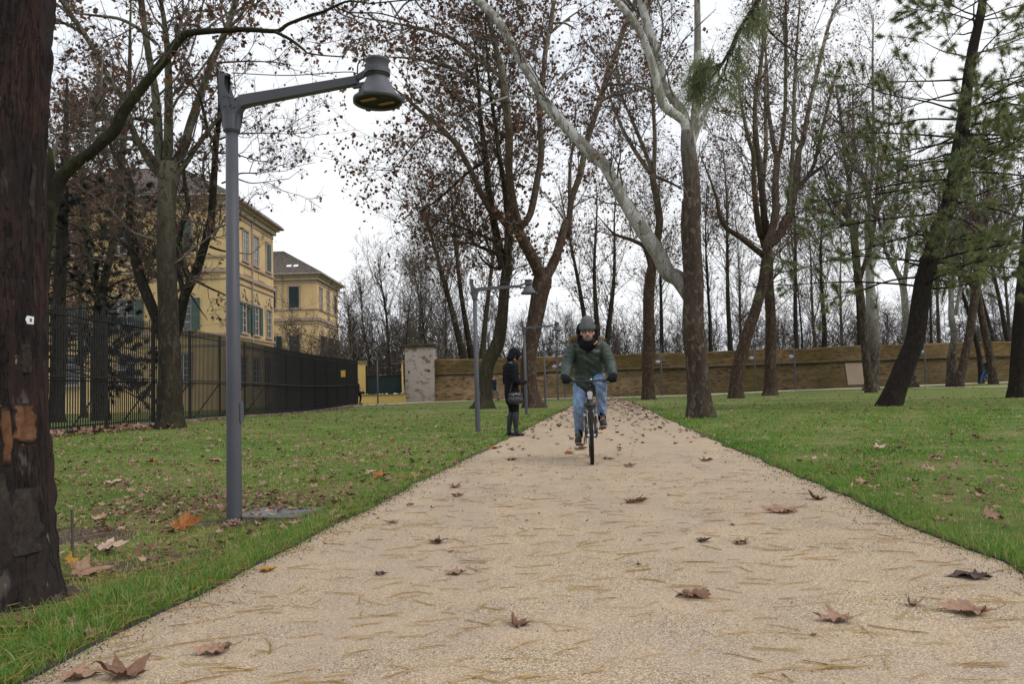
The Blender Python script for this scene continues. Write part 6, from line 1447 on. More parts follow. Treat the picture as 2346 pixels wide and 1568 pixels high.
for s in (-1, 1):
    V, T, Q = quilt_chain([sho[s] + [-s * 0.05, 0, 0.005], sho[s], (sho[s] + elb[s]) / 2 + [s * 0.012, 0, 0], elb[s], (elb[s] + hand[s]) / 2 + [0, 0, -0.01], hand[s] + [s * 0.004, 0.055, 0.02]], [0.074, 0.080, 0.077, 0.072, 0.064, 0.054])
    MB().add(V, T=T, Q=Q).build('sleeve', MAT['parka'], jo, smooth=True)
hood = [chain([(-0.145, -0.05, 1.465), (-0.155, 0.03, 1.50), (-0.11, 0.10, 1.52), (0, 0.13, 1.53), (0.11, 0.10, 1.52), (0.155, 0.03, 1.50), (0.145, -0.05, 1.465), (0.09, -0.12, 1.42)], [0.045, 0.055, 0.06, 0.06, 0.06, 0.055, 0.045, 0.028], side=(0, 0, 1)),
        chain([(-0.145, -0.05, 1.465), (-0.09, -0.12, 1.42)], [0.045, 0.028], side=(0, 0, 1))]
ho = blob('hood', hood, MAT['parka'], man, 0.012, 3)
rng = np.random.default_rng(5); fm = MB()
for (P0, n_, sz) in ((np.array([(-0.135, -0.10, 1.545), (-0.175, -0.05, 1.54), (-0.205, 0.0, 1.51), (-0.215, 0.0, 1.46)]), 620, 0.045), (np.array([(0.15, -0.04, 1.54), (0.195, 0.0, 1.53), (0.215, 0.03, 1.50)]), 160, 0.03)):
    c = catmull(P0, 20); ii = rng.integers(0, 20, n_); b = c[ii] + rng.normal(0, 0.012, (n_, 3)); d = unit(rng.normal(size=(n_, 3)) + [0, -0.2, 0.4]); s_ = unit(np.cross(d, rng.normal(size=(n_, 3)))) * 0.004
    fm.add(np.stack([b - s_, b + s_, b + d * sz * rng.uniform(.6, 1.3, (n_, 1))], 1).reshape(-1, 3), T=np.arange(n_ * 3).reshape(-1, 3))
fm.build('fur_trim', MAT['fur'], ho)
# black snood and inner hood round the face
sn = [chain([(-0.098, -0.09, HZ - 0.07), (-0.112, -0.05, HZ + 0.04), (-0.09, 0.02, HZ + 0.12), (0, 0.06, HZ + 0.13), (0.09, 0.02, HZ + 0.12), (0.112, -0.05, HZ + 0.04), (0.098, -0.09, HZ - 0.07)], [0.038, 0.034, 0.02, 0.018, 0.02, 0.034, 0.038], side=(0, 0, 1)),
      chain([(0, -0.15, HZ - 0.14), (0, -0.15, 1.44), (0, -0.14, 1.37)], [(0.115, 0.07), (0.12, 0.065), (0.045, 0.03)], 20), chain([(0, -0.06, HZ - 0.1), (0, -0.04, 1.44)], [(0.12, 0.10), (0.13, 0.11)], 20)]
blob('snood', sn, MAT['black_cloth'], man, 0.009, 3)
MB().tube(catmull(np.array([(0.075, -0.20, 1.445), (0.10, -0.18, 1.47), (0.115, -0.14, 1.49)]), 8), 0.010, 6).build('orange_collar_lining', MAT['orange'], jo, smooth=True)
# jeans, socks, shoes
def jfold(co):
    co[:, 0] += 0.006 * np.sin(co[:, 2] * 66 + co[:, 1] * 30) * np.sin(co[:, 2] * 17 + 1); co[:, 1] += 0.009 * np.sin(co[:, 2] * 50 + co[:, 0] * 60 + 2 * np.sin(co[:, 2] * 13)); return co
jn = [chain([(0, 0.27, 1.03), (0, 0.2, 1.05)], [(0.17, 0.12), (0.17, 0.12)])]
for s in (-1, 1):
    a2 = ank[s] + (knee[s] - ank[s]) * 0.14
    jn += [chain([hip[s], hip[s] * .5 + knee[s] * .5, knee[s], knee[s] * .5 + a2 * .5 + [0, 0.012, 0], a2], [0.105, 0.090, 0.078, 0.066, 0.061], 18)]
blob('jeans', jn, MAT['jeans'], man, 0.010, 3, jfold)
for s in (-1, 1):
    MB().tube([ank[s] + (knee[s] - ank[s]) * 0.28, ank[s] - [0, 0, 0.03]], 0.052, 14).build('sock', MAT['black_cloth'], man, smooth=True)
    A = ank[s]; pz = 0.29 + (0.11 if s > 0 else -0.11) + 0.012
    toe = np.array([s * 0.165, A[1] - 0.17, pz + 0.045]); heel = np.array([s * 0.150, A[1] + 0.055, pz + 0.055 + (0.02 if s < 0 else 0)])
    sh = blob('shoe', [chain([heel, (heel + toe) / 2 + [0, 0, 0.01], toe], [(0.036, 0.042), (0.043, 0.045), (0.044, 0.032)]), chain([A + [0, 0.0, 0.015], (heel + A) / 2 + [0, -0.01, 0]], [(0.048, 0.048), (0.045, 0.05)])], MAT['shoe'], man, 0.009, 3)
    blob('sole', [chain([heel - [0, -.01, 0.04], (heel + toe) / 2 - [0, 0, 0.036], toe - [0, 0.012, 0.030]], [(0.042, 0.016), (0.046, 0.015), (0.047, 0.014)])], MAT['sole'], sh, 0.008, 2)
    lc = MB()
    for q in np.linspace(0.25, 0.7, 5):
        c = A * (1 - q) + toe * q + np.array([0, -0.012, 0.035 * (1 - q) + 0.018]); lc.tube([c + [-0.026, 0, 0], c + [0, -0.004, 0.006], c + [0.026, 0, 0]], 0.004, 5)
    lc.build('laces', MAT['sole'], sh)
# gloves: palm over the bar, four fingers of unequal length curled under it, thumb round the inside
for s in (-1, 1):
    h_ = hand[s]; B_ = np.array([s * 0.262, -0.366, 1.006]); gp_ = [chain([h_ + [s * 0.006, 0.055, 0.03], h_ + [0, 0.02, 0.022]], [(0.046, 0.040), (0.048, 0.034)]), ball(h_ + [0, -0.002, 0.012], (0.050, 0.040, 0.028))]
    for k, (dx, ln) in enumerate(((-0.036, 0.9), (-0.012, 1.0), (0.013, 0.95), (0.036, 0.78))):
        c = B_ + [s * (dx + 0.022), 0, 0]
        gp_.append(chain([c + [0, 0.02, 0.034], c + [0, -0.030, 0.030 * ln], c + [0, -0.042, -0.012], c + [0, -0.012 - 0.01 * (1 - ln), -0.034 * ln]], [0.013, 0.0125, 0.0115, 0.010]))
    gp_.append(chain([h_ + [-s * 0.03, 0.03, 0.012], h_ + [-s * 0.062, 0.0, 0.0], h_ + [-s * 0.072, -0.032, -0.022]], [0.015, 0.0135, 0.011]))
    blob('glove', gp_, MAT['black_cloth'], man, 0.0055, 2)

# ------------------------------------------------------------------ the woman in black, seen from the side, head bowed over her phone
wp = on_ground(1178, 1002); wp[2] = float(path_z(wp[0], wp[1])) if path_x(wp[1])[0] < wp[0] else float(ground(wp[0], wp[1])) + 0.0
wom = empty('person', wp, 'woman in black hooded coat and tall boots standing at the path edge looking down', 'person', rz=0.42)
# local +X is where she faces
hc2 = np.array([0.06, 0.0, 1.60])
Rf = rotz(math.pi / 2)                                       # turns a face built towards -Y to +X
def turn(pc, c, tilt=0.55):
    R_ = roty(tilt) @ Rf
    return [((np.asarray(V) - c) @ R_.T + c, T, Q) for V, T, Q in pc]
wb = turn(head_pieces(hc2, 0.93), hc2) + [chain([hc2 + [-0.02, 0, -0.07], (-0.02, 0, 1.40)], [0.05, 0.055]), chain([(-0.02, 0, 0.92), (-0.02, 0, 1.15), (-0.03, 0, 1.38)], [(0.09, 0.14), (0.085, 0.12), (0.085, 0.155)])]
WS = {s: np.array([-0.035, s * 0.17, 1.36]) for s in (-1, 1)}; WE = {s: np.array([-0.03, s * 0.23, 1.09]) for s in (-1, 1)}; WH = {s: np.array([0.215, s * 0.06, 1.05]) for s in (-1, 1)}
WHp = {s: np.array([-0.015, s * 0.085, 0.90]) for s in (-1, 1)}; WK = {1: np.array([0.0, 0.085, 0.49]), -1: np.array([0.02, -0.08, 0.49])}; WA = {1: np.array([-0.07, 0.085, 0.11]), -1: np.array([0.01, -0.08, 0.11])}
for s in (-1, 1): wb += [chain([WS[s], WE[s], WH[s]], [0.045, 0.037, 0.026]), chain([WHp[s], WK[s], WA[s]], [0.075, 0.05, 0.036])]
blob('body', wb, MAT['skin'], wom, 0.012, 3)
def puff(co):
    r = 0.006 * np.abs(np.sin(co[:, 2] * 40)); co[:, 0] += np.where(co[:, 0] > -0.03, r, -r); return co
ct = [chain([(-0.02, 0, 0.72), (-0.02, 0, 0.85), (-0.025, 0, 1.02), (-0.03, 0, 1.2), (-0.035, 0, 1.34), (-0.02, 0, 1.45)], [(0.125, 0.185), (0.14, 0.20), (0.13, 0.18), (0.135, 0.185), (0.13, 0.19), (0.085, 0.10)], 26)]
for s in (-1, 1): ct.append(quilt_chain([WS[s] + [0, -s * .03, 0.02], WS[s], WE[s], (WE[s] + WH[s]) / 2, WH[s] - [0.035, 0, 0]], [0.075, 0.08, 0.074, 0.062, 0.048], 0.07, 0.04))
wc = blob('coat', ct, MAT['black_cloth'], wom, 0.012, 2, puff)
blob('collar', [chain([(-0.11, 0.0, 1.40), (-0.05, 0.10, 1.43), (0.05, 0.08, 1.41), (0.085, 0, 1.38), (0.05, -0.08, 1.41), (-0.05, -0.10, 1.43), (-0.11, 0.0, 1.40)], [0.045] * 7, side=(0, 0, 1))], MAT['black_cloth'], wc, 0.012, 3)
MB().tube(catmull(np.array([(-0.12, -0.10, 1.455), (-0.06, -0.14, 1.45), (0.02, -0.12, 1.41), (0.06, -0.10, 1.37)]), 12), 0.007, 6).build('reflective_piping', simple('pale_piping', (0.33, 0.33, 0.33)), wc, smooth=True)
hk = turn([ball(hc2 + [0, 0.03, 0.045], (0.098, 0.12, 0.108)), chain([hc2 + [0, 0.055, 0.03], hc2 + [0, 0.06, -0.09]], [(0.095, 0.085), (0.09, 0.07)], 20), chain([hc2 + [-0.075, -0.045, -0.05], hc2 + [-0.085, -0.055, 0.05], hc2 + [0, -0.075, 0.11], hc2 + [0.085, -0.055, 0.05], hc2 + [0.075, -0.045, -0.05]], [0.028, 0.032, 0.03, 0.032, 0.028], side=(0, 1, 0))], hc2)
blob('hood', hk, MAT['black_cloth'], wom, 0.010, 3)
for s in (-1, 1):
    e = hc2 + (roty(0.45) @ Rf @ np.array([s * 0.03, -0.07, 0.008])); MB().ellipsoid(e, (0.008, 0.011, 0.008), 10, 7).build('eye', MAT['dark'], wom, smooth=True)
MB().ellipsoid(hc2 + (roty(0.45) @ Rf @ np.array([0, -0.076, -0.06])), (0.008, 0.019, 0.006), 10, 6, rot=roty(0.45)).build('mouth', MAT['lip'], wom, smooth=True)
lg = [chain([(-0.02, 0, 0.88), (-0.02, 0, 0.98)], [(0.11, 0.15), (0.11, 0.15)])]
for s in (-1, 1): lg.append(chain([WHp[s], (WHp[s] + WK[s]) / 2, WK[s], (WK[s] * .6 + WA[s] * .4)], [0.098, 0.085, 0.06, 0.055], 18))
blob('leggings', lg, MAT['black_cloth'], wom, 0.011, 3)
for s in (-1, 1):
    A = WA[s]; bt = [chain([WK[s] - [0, 0, 0.03], WK[s] * .62 + A * .38 + [-0.012, 0, 0], A + [0, 0, 0.04], A - [0, 0, 0.03]], [0.064, 0.062, 0.045, 0.046], 18), chain([A + [-0.02, 0, -0.055], A + [0.07, 0, -0.065], A + [0.15, 0, -0.078]], [(0.036, 0.036), (0.036, 0.034), (0.024, 0.032)], side=(0, 0, 1))]
    b_ = blob('boot', bt, MAT['black_leather'], wom, 0.009, 3)
    MB().box(A + [-0.04, 0, -0.086], (0.045, 0.05, 0.046)).box(A + [0.08, 0, -0.104], (0.17, 0.06, 0.012)).build('heel', MAT['rubber'], b_)
for s in (-1, 1):
    h_ = WH[s]; g_ = [chain([h_ - [0.055, 0, 0], h_ + [0.02, -s * 0.008, 0.004]], [0.030, (0.034, 0.022)])]
    for k in range(4):
        dz = 0.026 - 0.017 * k; ln = (0.9, 1.0, 0.95, 0.78)[k]
        g_.append(chain([h_ + [0.025, s * 0.01, dz], h_ + [0.055 * ln, s * 0.004, dz + 0.004], h_ + [0.075 * ln, -s * 0.022, dz + 0.006], h_ + [0.06 * ln, -s * 0.042, dz]], [0.0105, 0.010, 0.0095, 0.008]))
    g_.append(chain([h_ + [-0.01, -s * 0.012, 0.024], h_ + [0.02, -s * 0.028, 0.042], h_ + [0.045, -s * 0.032, 0.048]], [0.012, 0.011, 0.009]))
    blob('glove', g_, MAT['black_cloth'], wom, 0.006, 2)
cw, sw_ = math.cos(0.42), math.sin(0.42)
def wpos(x, y, z): return (wp[0] + cw * x - sw_ * y, wp[1] + sw_ * x + cw * y, wp[2] + z)
ph = empty('phone', wpos(0.272, 0.0, 1.075), 'small dark phone held in the hands of the woman in black', 'phone', rz=0.42)
MB().box((0, 0, 0), (0.012, 0.072, 0.145), rot=roty(0.6)).build('case', MAT['dark'], ph); MB().box((-0.0075, 0, -0.003), (0.002, 0.064, 0.13), rot=roty(0.6)).build('screen', simple('phone_screen', (0.3, 0.33, 0.36), rough=0.15), ph)
bag = empty('handbag', wpos(-0.06, -0.245, 0.66), 'black quilted shoulder bag hanging at the hip of the woman in black', 'handbag', rz=0.42)
def quil(co):
    co[:, 1] += -0.005 * np.abs(np.sin((co[:, 0] + co[:, 2]) * 38)) * (co[:, 1] < 0) - 0.005 * np.abs(np.sin((co[:, 0] - co[:, 2]) * 38)) * (co[:, 1] < 0); return co
blob('bag_body', [chain([(-0.10, 0, 0.06), (0, 0, 0.055), (0.10, 0, 0.06)], [(0.055, 0.075), (0.062, 0.09), (0.055, 0.075)], 18, side=(0, 1, 0)), chain([(-0.10, 0, 0.14), (0, 0, 0.155), (0.10, 0, 0.14)], [(0.045, 0.06), (0.05, 0.06), (0.045, 0.06)], 18, side=(0, 1, 0))], MAT['black_leather'], bag, 0.009, 2, quil)
for s in (-1, 1): MB().tube(catmull(np.array([(s * 0.12, 0, 0.18), (s * 0.06, 0.02, 0.36), (0.03, 0.04, 0.62), (0.03, 0.10, 0.80)]), 16), 0.007, 6).build('strap', MAT['black_leather'], bag, smooth=True)
mb = MB()
for x in (-0.06, 0.0, 0.05): mb.ellipsoid((x, -0.055, 0.175 - abs(x) * .2), (0.016, 0.005, 0.005), 8, 5)
mb.build('buckle', MAT['alloy'], bag)

# ------------------------------------------------------------------ distant walkers
def walker(px, py, Y, rz, label, top, legs, hair, stride=0.3, arm=None, bagside=None):
    p = at(px, py, Y); p[2] = float(ground(p[0], Y)) + 0.03
    r = empty('person', p, label, 'person', rz=rz)             # local +X is forward
    hc_ = np.array([0.02, 0, 1.60])
    bd = [((np.asarray(V) - hc_) @ Rf.T + hc_, T, Q) for V, T, Q in head_pieces(hc_, 0.95)] + [chain([(0, 0, 1.53), (0, 0, 1.40)], [0.05, 0.06]), chain([(0, 0, 0.9), (0, 0, 1.15), (0, 0, 1.4)], [(0.09, 0.14), (0.09, 0.13), (0.09, 0.16)])]
    K_ = {1: np.array([0.14 + stride * .3, 0.09, 0.50]), -1: np.array([-0.02, -0.09, 0.48])}; A_ = {1: np.array([stride, 0.09, 0.09]), -1: np.array([-stride * 1.2, -0.09, 0.14])}
    H_ = {s: np.array([0.12 * -s, s * 0.25, 0.92]) for s in (-1, 1)}; E_ = {s: np.array([-0.04, s * 0.25, 1.14]) for s in (-1, 1)}
    if arm: E_[arm] = np.array([0.22, arm * 0.2, 1.28]); H_[arm] = np.array([0.2, arm * 0.08, 1.52])
    for s in (-1, 1):
        bd += [chain([(0, s * 0.19, 1.37), E_[s], H_[s]], [0.05, 0.04, 0.03]), chain([(0, s * 0.09, 0.9), K_[s], A_[s]], [0.08, 0.055, 0.04]), chain([A_[s] + [-0.03, 0, -0.04], A_[s] + [0.13, 0, -0.05]], [0.035, 0.03])]
        for k in range(4): bd.append(chain([H_[s] + [0.0, 0, -0.02], H_[s] + [0.012 * (k - 1.5), 0, -0.09 + 0.008 * abs(k - 1.2)]], [0.012, 0.008]))
        bd.append(chain([H_[s] + [0.02, 0, -0.01], H_[s] + [0.045, 0, -0.05]], [0.011, 0.008]))
    blob('body', bd, MAT['skin'], r, 0.022, 2)
    jt = [chain([(0, 0, 0.80), (0, 0, 1.0), (0, 0, 1.3), (0, 0, 1.45)], [(0.15, 0.19), (0.14, 0.18), (0.14, 0.20), (0.08, 0.1)], 18)]
    for s in (-1, 1): jt.append(chain([(0, s * 0.17, 1.38), E_[s], H_[s]], [0.075, 0.066, 0.048]))
    blob('coat', jt, top, r, 0.024, 3)
    tr_ = [chain([(0, 0, 0.85), (0, 0, 0.95)], [(0.12, 0.15), (0.12, 0.15)])]
    for s in (-1, 1): tr_.append(chain([(0, s * 0.09, 0.9), K_[s], A_[s] + [0, 0, 0.03]], [0.10, 0.075, 0.06]))
    blob('trousers', tr_, legs, r, 0.024, 3)
    blob('hair', [ball(hc_ + [-0.02, 0, 0.06], (0.105, 0.09, 0.075)), ball(hc_ + [-0.07, 0, 0.0], (0.05, 0.08, 0.08))], hair, r, 0.014, 2)
    for s in (-1, 1): blob('shoe', [chain([A_[s] + [-0.04, 0, -0.045], A_[s] + [0.14, 0, -0.055]], [0.045, 0.04])], MAT['shoe'], r, 0.014, 2)
    return r, p, H_
MAT['grey_hair'] = simple('grey_hair', (0.28, 0.27, 0.27), (0.2, 0.19, 0.19), 30, 0.9); MAT['brown_hair'] = simple('fair_hair', (0.20, 0.12, 0.07), (0.15, 0.09, 0.05), 30, 0.9)
MAT['grey_coat'] = cloth('grey_coat', (0.07, 0.075, 0.08), (0.10, 0.10, 0.105)); MAT['blue_jeans'] = cloth('blue_jeans', (0.05, 0.13, 0.32), (0.08, 0.18, 0.40)); MAT['navy'] = cloth('navy_coat', (0.012, 0.016, 0.03), (0.02, 0.025, 0.045)); MAT['grey_trousers'] = cloth('grey_trousers', (0.10, 0.10, 0.105), (0.15, 0.15, 0.155))
w1, pw1, H1 = walker(2260, 884, 52.5, math.pi - 0.2, 'grey haired walker in blue jeans with an arm raised by the far right trees', MAT['grey_coat'], MAT['blue_jeans'], MAT['grey_hair'], 0.34, arm=1)
w2, pw2, H2 = walker(1133, 920, 53.5, -0.6, 'tiny walker in a navy coat and grey trousers beside the foot of the mossy plane', MAT['navy'], MAT['grey_trousers'], MAT['brown_hair'], 0.2)
w3, pw3, H3 = walker(820, 931, 52.8, 0.0, 'person in dark clothes half hidden behind the end of the iron fence', MAT['navy'], MAT['black_cloth'], MAT['brown_hair'], 0.12)
cm = empty('camera', tuple(pw1 + np.array([-0.32, -0.02, 1.56])), 'small dark camera lifted to the face of the walker at far right', 'camera')
MB().box((0, 0, 0), (0.07, 0.13, 0.09)).build('camera_body', MAT['dark'], cm); MB().lathe([(0, 0.0), (0.035, 0.0), (0.035, 0.08), (0.0, 0.08)], 14, (-0.03, 0, 0), rot=roty(-math.pi / 2)).build('lens', MAT['dark'], cm)
hb_ = empty('handbag', tuple(pw3 + np.array([0.32, -0.1, 0.78])), 'dark bag on the arm of the half hidden person by the fence end', 'handbag')
blob('bag_body', [chain([(-0.11, 0, 0), (0.11, 0, 0)], [(0.06, 0.10), (0.06, 0.10)], side=(0, 1, 0))], MAT['black_leather'], hb_, 0.016, 2)
MB().tube(catmull(np.array([(-0.1, 0, 0.08), (-0.12, 0.02, 0.35), (-0.02, 0.02, 0.36), (0.1, 0, 0.08)]), 12), 0.012, 6).build('strap', MAT['black_leather'], hb_)
bpy.data.scenes.remove(TMP)

# ------------------------------------------------------------------ drain cover, stake
dc = on_ground(636, 1185); dz_ = float(ground(dc[0], dc[1]))
dr = empty('drain_cover', (dc[0], dc[1], dz_ - 0.018), 'grey slotted inspection grating in a concrete frame beside the foreground lamp', 'drain cover', rz=-0.25)
MAT['concrete'] = simple('mossy_concrete', (0.17, 0.155, 0.13), (0.10, 0.095, 0.07), 9, 0.95, 0.5); MAT['grate'] = simple('grey_plastic_grate', (0.22, 0.22, 0.23), (0.15, 0.15, 0.16), 8, 0.5)
m_ = MB()
for (x, y, dx, dy) in ((0, 0.21, 0.56, 0.07), (0, -0.21, 0.56, 0.07), (-0.245, 0, 0.07, 0.35), (0.245, 0, 0.07, 0.35)): m_.box((x, y, 0.01), (dx, dy, 0.09))
m_.box((0, 0, -0.015), (0.42, 0.35, 0.02)); m_.build('concrete_frame', MAT['concrete'], dr)
gr = MB()
for x in np.linspace(-0.195, 0.195, 14): gr.box((x, 0, 0.045), (0.012, 0.345, 0.02))
for y in np.linspace(-0.165, 0.165, 8): gr.box((0, y, 0.0435), (0.405, 0.012, 0.017))
gr.build('grating', MAT['grate'], dr)
sp_ = on_ground(165, 1290)
stk = empty('stake', sp_, 'thin short grey stick standing in the grass beside the reddish foreground trunk', 'stick')
MB().tube([(0, 0, -0.05), (0.003, 0, 0.15), (-0.002, 0, 0.31)], [0.010, 0.009, 0.008], 7).build('stick', simple('old_stick', (0.12, 0.10, 0.075), (0.07, 0.06, 0.045), 20), stk)
# ------------------------------------------------------------------ grass blades, fallen leaves, dry needles
def blades():
    rng = np.random.default_rng(301); n = 540000
    d = np.exp(rng.uniform(math.log(2.4), math.log(34), n)); an = rng.uniform(-0.70, 0.74, n) 
    y = d; x = d * np.tan(an)
    a, b = path_x(y); off = np.minimum(np.abs(x - a), np.abs(x - b)); inside = (x > a - 0.02 + 0.05 * np.sin(y * 3.1) ** 2 * rng.random(n)) & (x < b + 0.02)
    fringe = (off < 0.05) & inside & (rng.random(n) < 0.5)
    keep = (~inside | fringe) & (x > -10.0)
    # bare and worn spots
    worn = np.sin(x * 1.9 + 2) * np.sin(y * 1.3 + 1) + 0.6 * np.sin(x * 4.3 - y * 2.1) + 0.4 * np.sin(x * 0.7 + y * 5.1)
    ed = np.exp(-off / 0.28)
    keep &= rng.random(n) < np.clip(0.72 - 0.45 * np.clip(worn - 0.25, 0, 1) + 0.5 * ed - 0.5 * np.clip(worn - 1.0, 0, 0.6), 0.06, 1)
    tk = np.hypot(x + 2.52, y - 3.75); keep &= tk > 0.40
    bare = np.exp(-((x + 1.95) / .8) ** 2 - ((y - 4.7) / .8) ** 2) + np.exp(-((x - 3.9) / .9) ** 2 - ((y - 5.2) / .7) ** 2) + .8 * np.exp(-((x + 3.2) / 1.2) ** 2 - ((y - 5.6) / .8) ** 2)
    keep &= rng.random(n) > 0.8 * np.clip(bare * (0.7 + .5 * np.sin(x * 9) * np.sin(y * 11)), 0, 1) * (off > .18)
    verge = np.where(np.abs(x - a) < np.abs(x - b), 0.06 + 0.07 * (y < 4), 0.05 + .04 * (y < 4)); keep &= (off > verge * (0.15 + 0.9 * np.abs(np.sin(y * 3.3 + np.sin(y * 7))))) | (rng.random(n) < .3)
    lit = ((x + 2.35) / 1.1) ** 2 + ((y - 6.9) / 0.9) ** 2; keep &= (lit > 1) | (rng.random(n) < 0.25)
    dl = np.abs((x - dc[0]) * math.cos(-.25) + (y - dc[1]) * math.sin(-.25)); dw = np.abs(-(x - dc[0]) * math.sin(-.25) + (y - dc[1]) * math.cos(-.25)); keep &= ~((dl < 0.29) & (dw < 0.245))
    x, y, off, ed, worn, a, bare = x[keep], y[keep], off[keep], ed[keep], worn[keep], a[keep], bare[keep]; n = len(x); d = y
    z = ground(x, y) - 0.004
    tall = np.clip(0.30 + 0.5 * ed + 0.15 * np.sin(x * 2.3) * np.sin(y * 1.7), 0.15, 1.4)
    h = 0.062 * tall * rng.uniform(0.5, 1.5, n) * (1 + 0.012 * d) + 0.008; w = 0.0016 * np.clip(d / 3.2, 1, 6) * rng.uniform(0.7, 1.4, n)
    az = rng.uniform(0, 2 * np.pi, n); lean = rng.uniform(0.15, 1.15, n); dx, dy = np.cos(az), np.sin(az)
    sx, sy = -dy, dx
    B = np.stack([x, y, z], 1); S_ = np.stack([sx, sy, np.zeros(n)], 1) * w[:, None]; L = np.stack([dx, dy, np.zeros(n)], 1)
    M = B + L * (h * lean * 0.35)[:, None] + np.array([0, 0, 1.0]) * (h * 0.62)[:, None]
    E = B + L * (h * lean)[:, None] + np.array([0, 0, 1.0]) * (h * (1.0 - 0.25 * lean))[:, None]
    V = np.stack([B - S_, B + S_, M + S_ * .75, M - S_ * .75, E], 1).reshape(-1, 3); b = np.arange(n)[:, None] * 5
    pat = np.sin(x * 0.55 + 1.3 * np.sin(y * 0.31)) * np.sin(y * 0.42 + x * 0.2) + 0.6 * np.sin(x * 1.7 + y * 0.9) * np.sin(y * 1.9 - x)
    ti = np.clip(rng.beta(2.0, 2.8, n) + 0.26 * np.clip(worn, 0, 1) + 0.13 * pat - 0.10 * ed + 0.3 * bare + np.where(x < a, 0.05 * np.clip(off / 2, 0, 1), -0.09) + (rng.random(n) < 0.06) * 0.5, 0, 1)
    MBv = MB(); MBv.add(V, Q=b + [0, 1, 2, 3], tint=ti); MBv.T.append((b + [3, 2, 4], np.zeros(n, int), ti))
    tag(MBv.build('grass', MAT['blade']), kind='stuff'); TRI_COUNT[0] += n * 3
blades()
def long_blades():
    """Longer tufts hanging over the path edges and round the foreground trunk."""
    rng = np.random.default_rng(302); P = []
    for _ in range(3600):
        s = rng.random(); 
        if s < 0.55: y = math.exp(rng.uniform(math.log(2.5), math.log(8))); x = path_x(y)[0] - abs(rng.normal(0, 0.22)) - 0.01
        elif s < 0.85: y = math.exp(rng.uniform(math.log(3.4), math.log(9))); x = path_x(y)[1] + abs(rng.normal(0, 0.18)) + 0.01
        else: a = rng.uniform(-2.6, 0.4); x, y = -2.5 + 0.5 * math.cos(a) * rng.uniform(1, 1.5), 3.75 + 0.5 * math.sin(a) * rng.uniform(1, 1.5)
        P.append((x, y))
    P = np.array(P); P = np.repeat(P, 5, 0) + rng.normal(0, 0.012, (18000, 2)); n = len(P)
    ins = (P[:, 0] > path_x(P[:, 1])[0] + 0.01) & (P[:, 0] < path_x(P[:, 1])[1] - 0.01); P = P[~ins]; n = len(P)
    K = 5; az = rng.uniform(0, 6.28, n); h = rng.uniform(0.04, 0.12, n); ln = rng.uniform(0.3, 1.0, n); t = np.linspace(0, 1, K)
    C = np.stack([P[:, :1] + np.cos(az)[:, None] * h[:, None] * ln[:, None] * t ** 1.8, P[:, 1:] + np.sin(az)[:, None] * h[:, None] * ln[:, None] * t ** 1.8, ground(P[:, 0], P[:, 1])[:, None] + h[:, None] * (t - 0.35 * ln[:, None] * t ** 2.5)], -1)
    R = np.repeat((np.array([1, .9, .75, .5, .1]) * 0.0016)[None], n, 0)
    sd = np.stack([-np.sin(az), np.cos(az), np.zeros(n)], 1)[:, None, :] * R[..., None] * 1.3; V = np.stack([C - sd, C + sd], 2).reshape(-1, 3)
    q = (np.arange(n)[:, None] * K + np.arange(K - 1)[None]).reshape(-1, 1) * 2; Q = q + [0, 1, 3, 2]
    ti = np.repeat(np.clip(rng.beta(2, 3, n) + (rng.random(n) < 0.1) * .5, 0, 1), K - 1)
    MBv = MB().add(V, Q=Q, tint=ti); tag(MBv.build('grass_tufts', MAT['blade']), kind='stuff')
long_blades()
def needles_on_path():
    rng = np.random.default_rng(303); C = []
    def bundle(x, y, az, ln, nn, z):
        for _ in range(nn):
            a = az + rng.normal(0, 0.09); L = ln * rng.uniform(0.7, 1.1); c = rng.normal(0, 0.25); t = np.linspace(-.5, .5, 5)
            px = x + L * t * math.cos(a) - c * L * t * t * math.sin(a); py = y + L * t * math.sin(a) + c * L * t * t * math.cos(a)
            C.append(np.stack([px, py, z + 0.003 + rng.uniform(0, .004) + np.zeros(5)], 1))
    for _ in range(820):
        y = math.exp(rng.uniform(math.log(2.0), math.log(11))); a, b = path_x(y); x = rng.uniform(a + .02, b - .02)
        az = rng.normal(0.12, 0.5) if rng.random() < 0.75 else rng.uniform(0, 3.14)
        bundle(x, y, az, rng.uniform(0.07, 0.2), rng.integers(2, 6), float(path_z(x, y)))
    for _ in range(1100):                                       # lying in the turf
        y = math.exp(rng.uniform(math.log(2.6), math.log(9))); a, b = path_x(y); x = a - rng.exponential(0.5) if rng.random() < .7 else b + rng.exponential(0.4)
        if abs(x) > 6: continue
        bundle(x, y, rng.uniform(0, 3.14), rng.uniform(0.1, 0.2), 2, float(ground(x, y)) + rng.uniform(0.015, 0.045))
    for _ in range(420):                                       # drifts at the foot of the reddish trunk and over the bare soil
        if rng.random() < .6: t = rng.uniform(3.3, 6.6); q = rng.uniform(.36, .6); x, y = -2.52 + q * math.cos(t), 3.75 + q * math.sin(t)
        else: x, y = rng.normal(-1.95, .55), rng.normal(4.7, .5)
        bundle(x, y, rng.uniform(0, 3.14), rng.uniform(.08, .18), 2, float(ground(x, y)) + rng.uniform(.004, .03))
    C = np.array(C); n = len(C); V, Q = tubes(C, np.full((n, 5), 0.0008), 3)
    tag(MB().add(V, Q=Q, tint=np.repeat(rng.beta(2, 2, n), 12)).build('pine_needles', MAT['dry_needle']), kind='stuff')
needles_on_path()
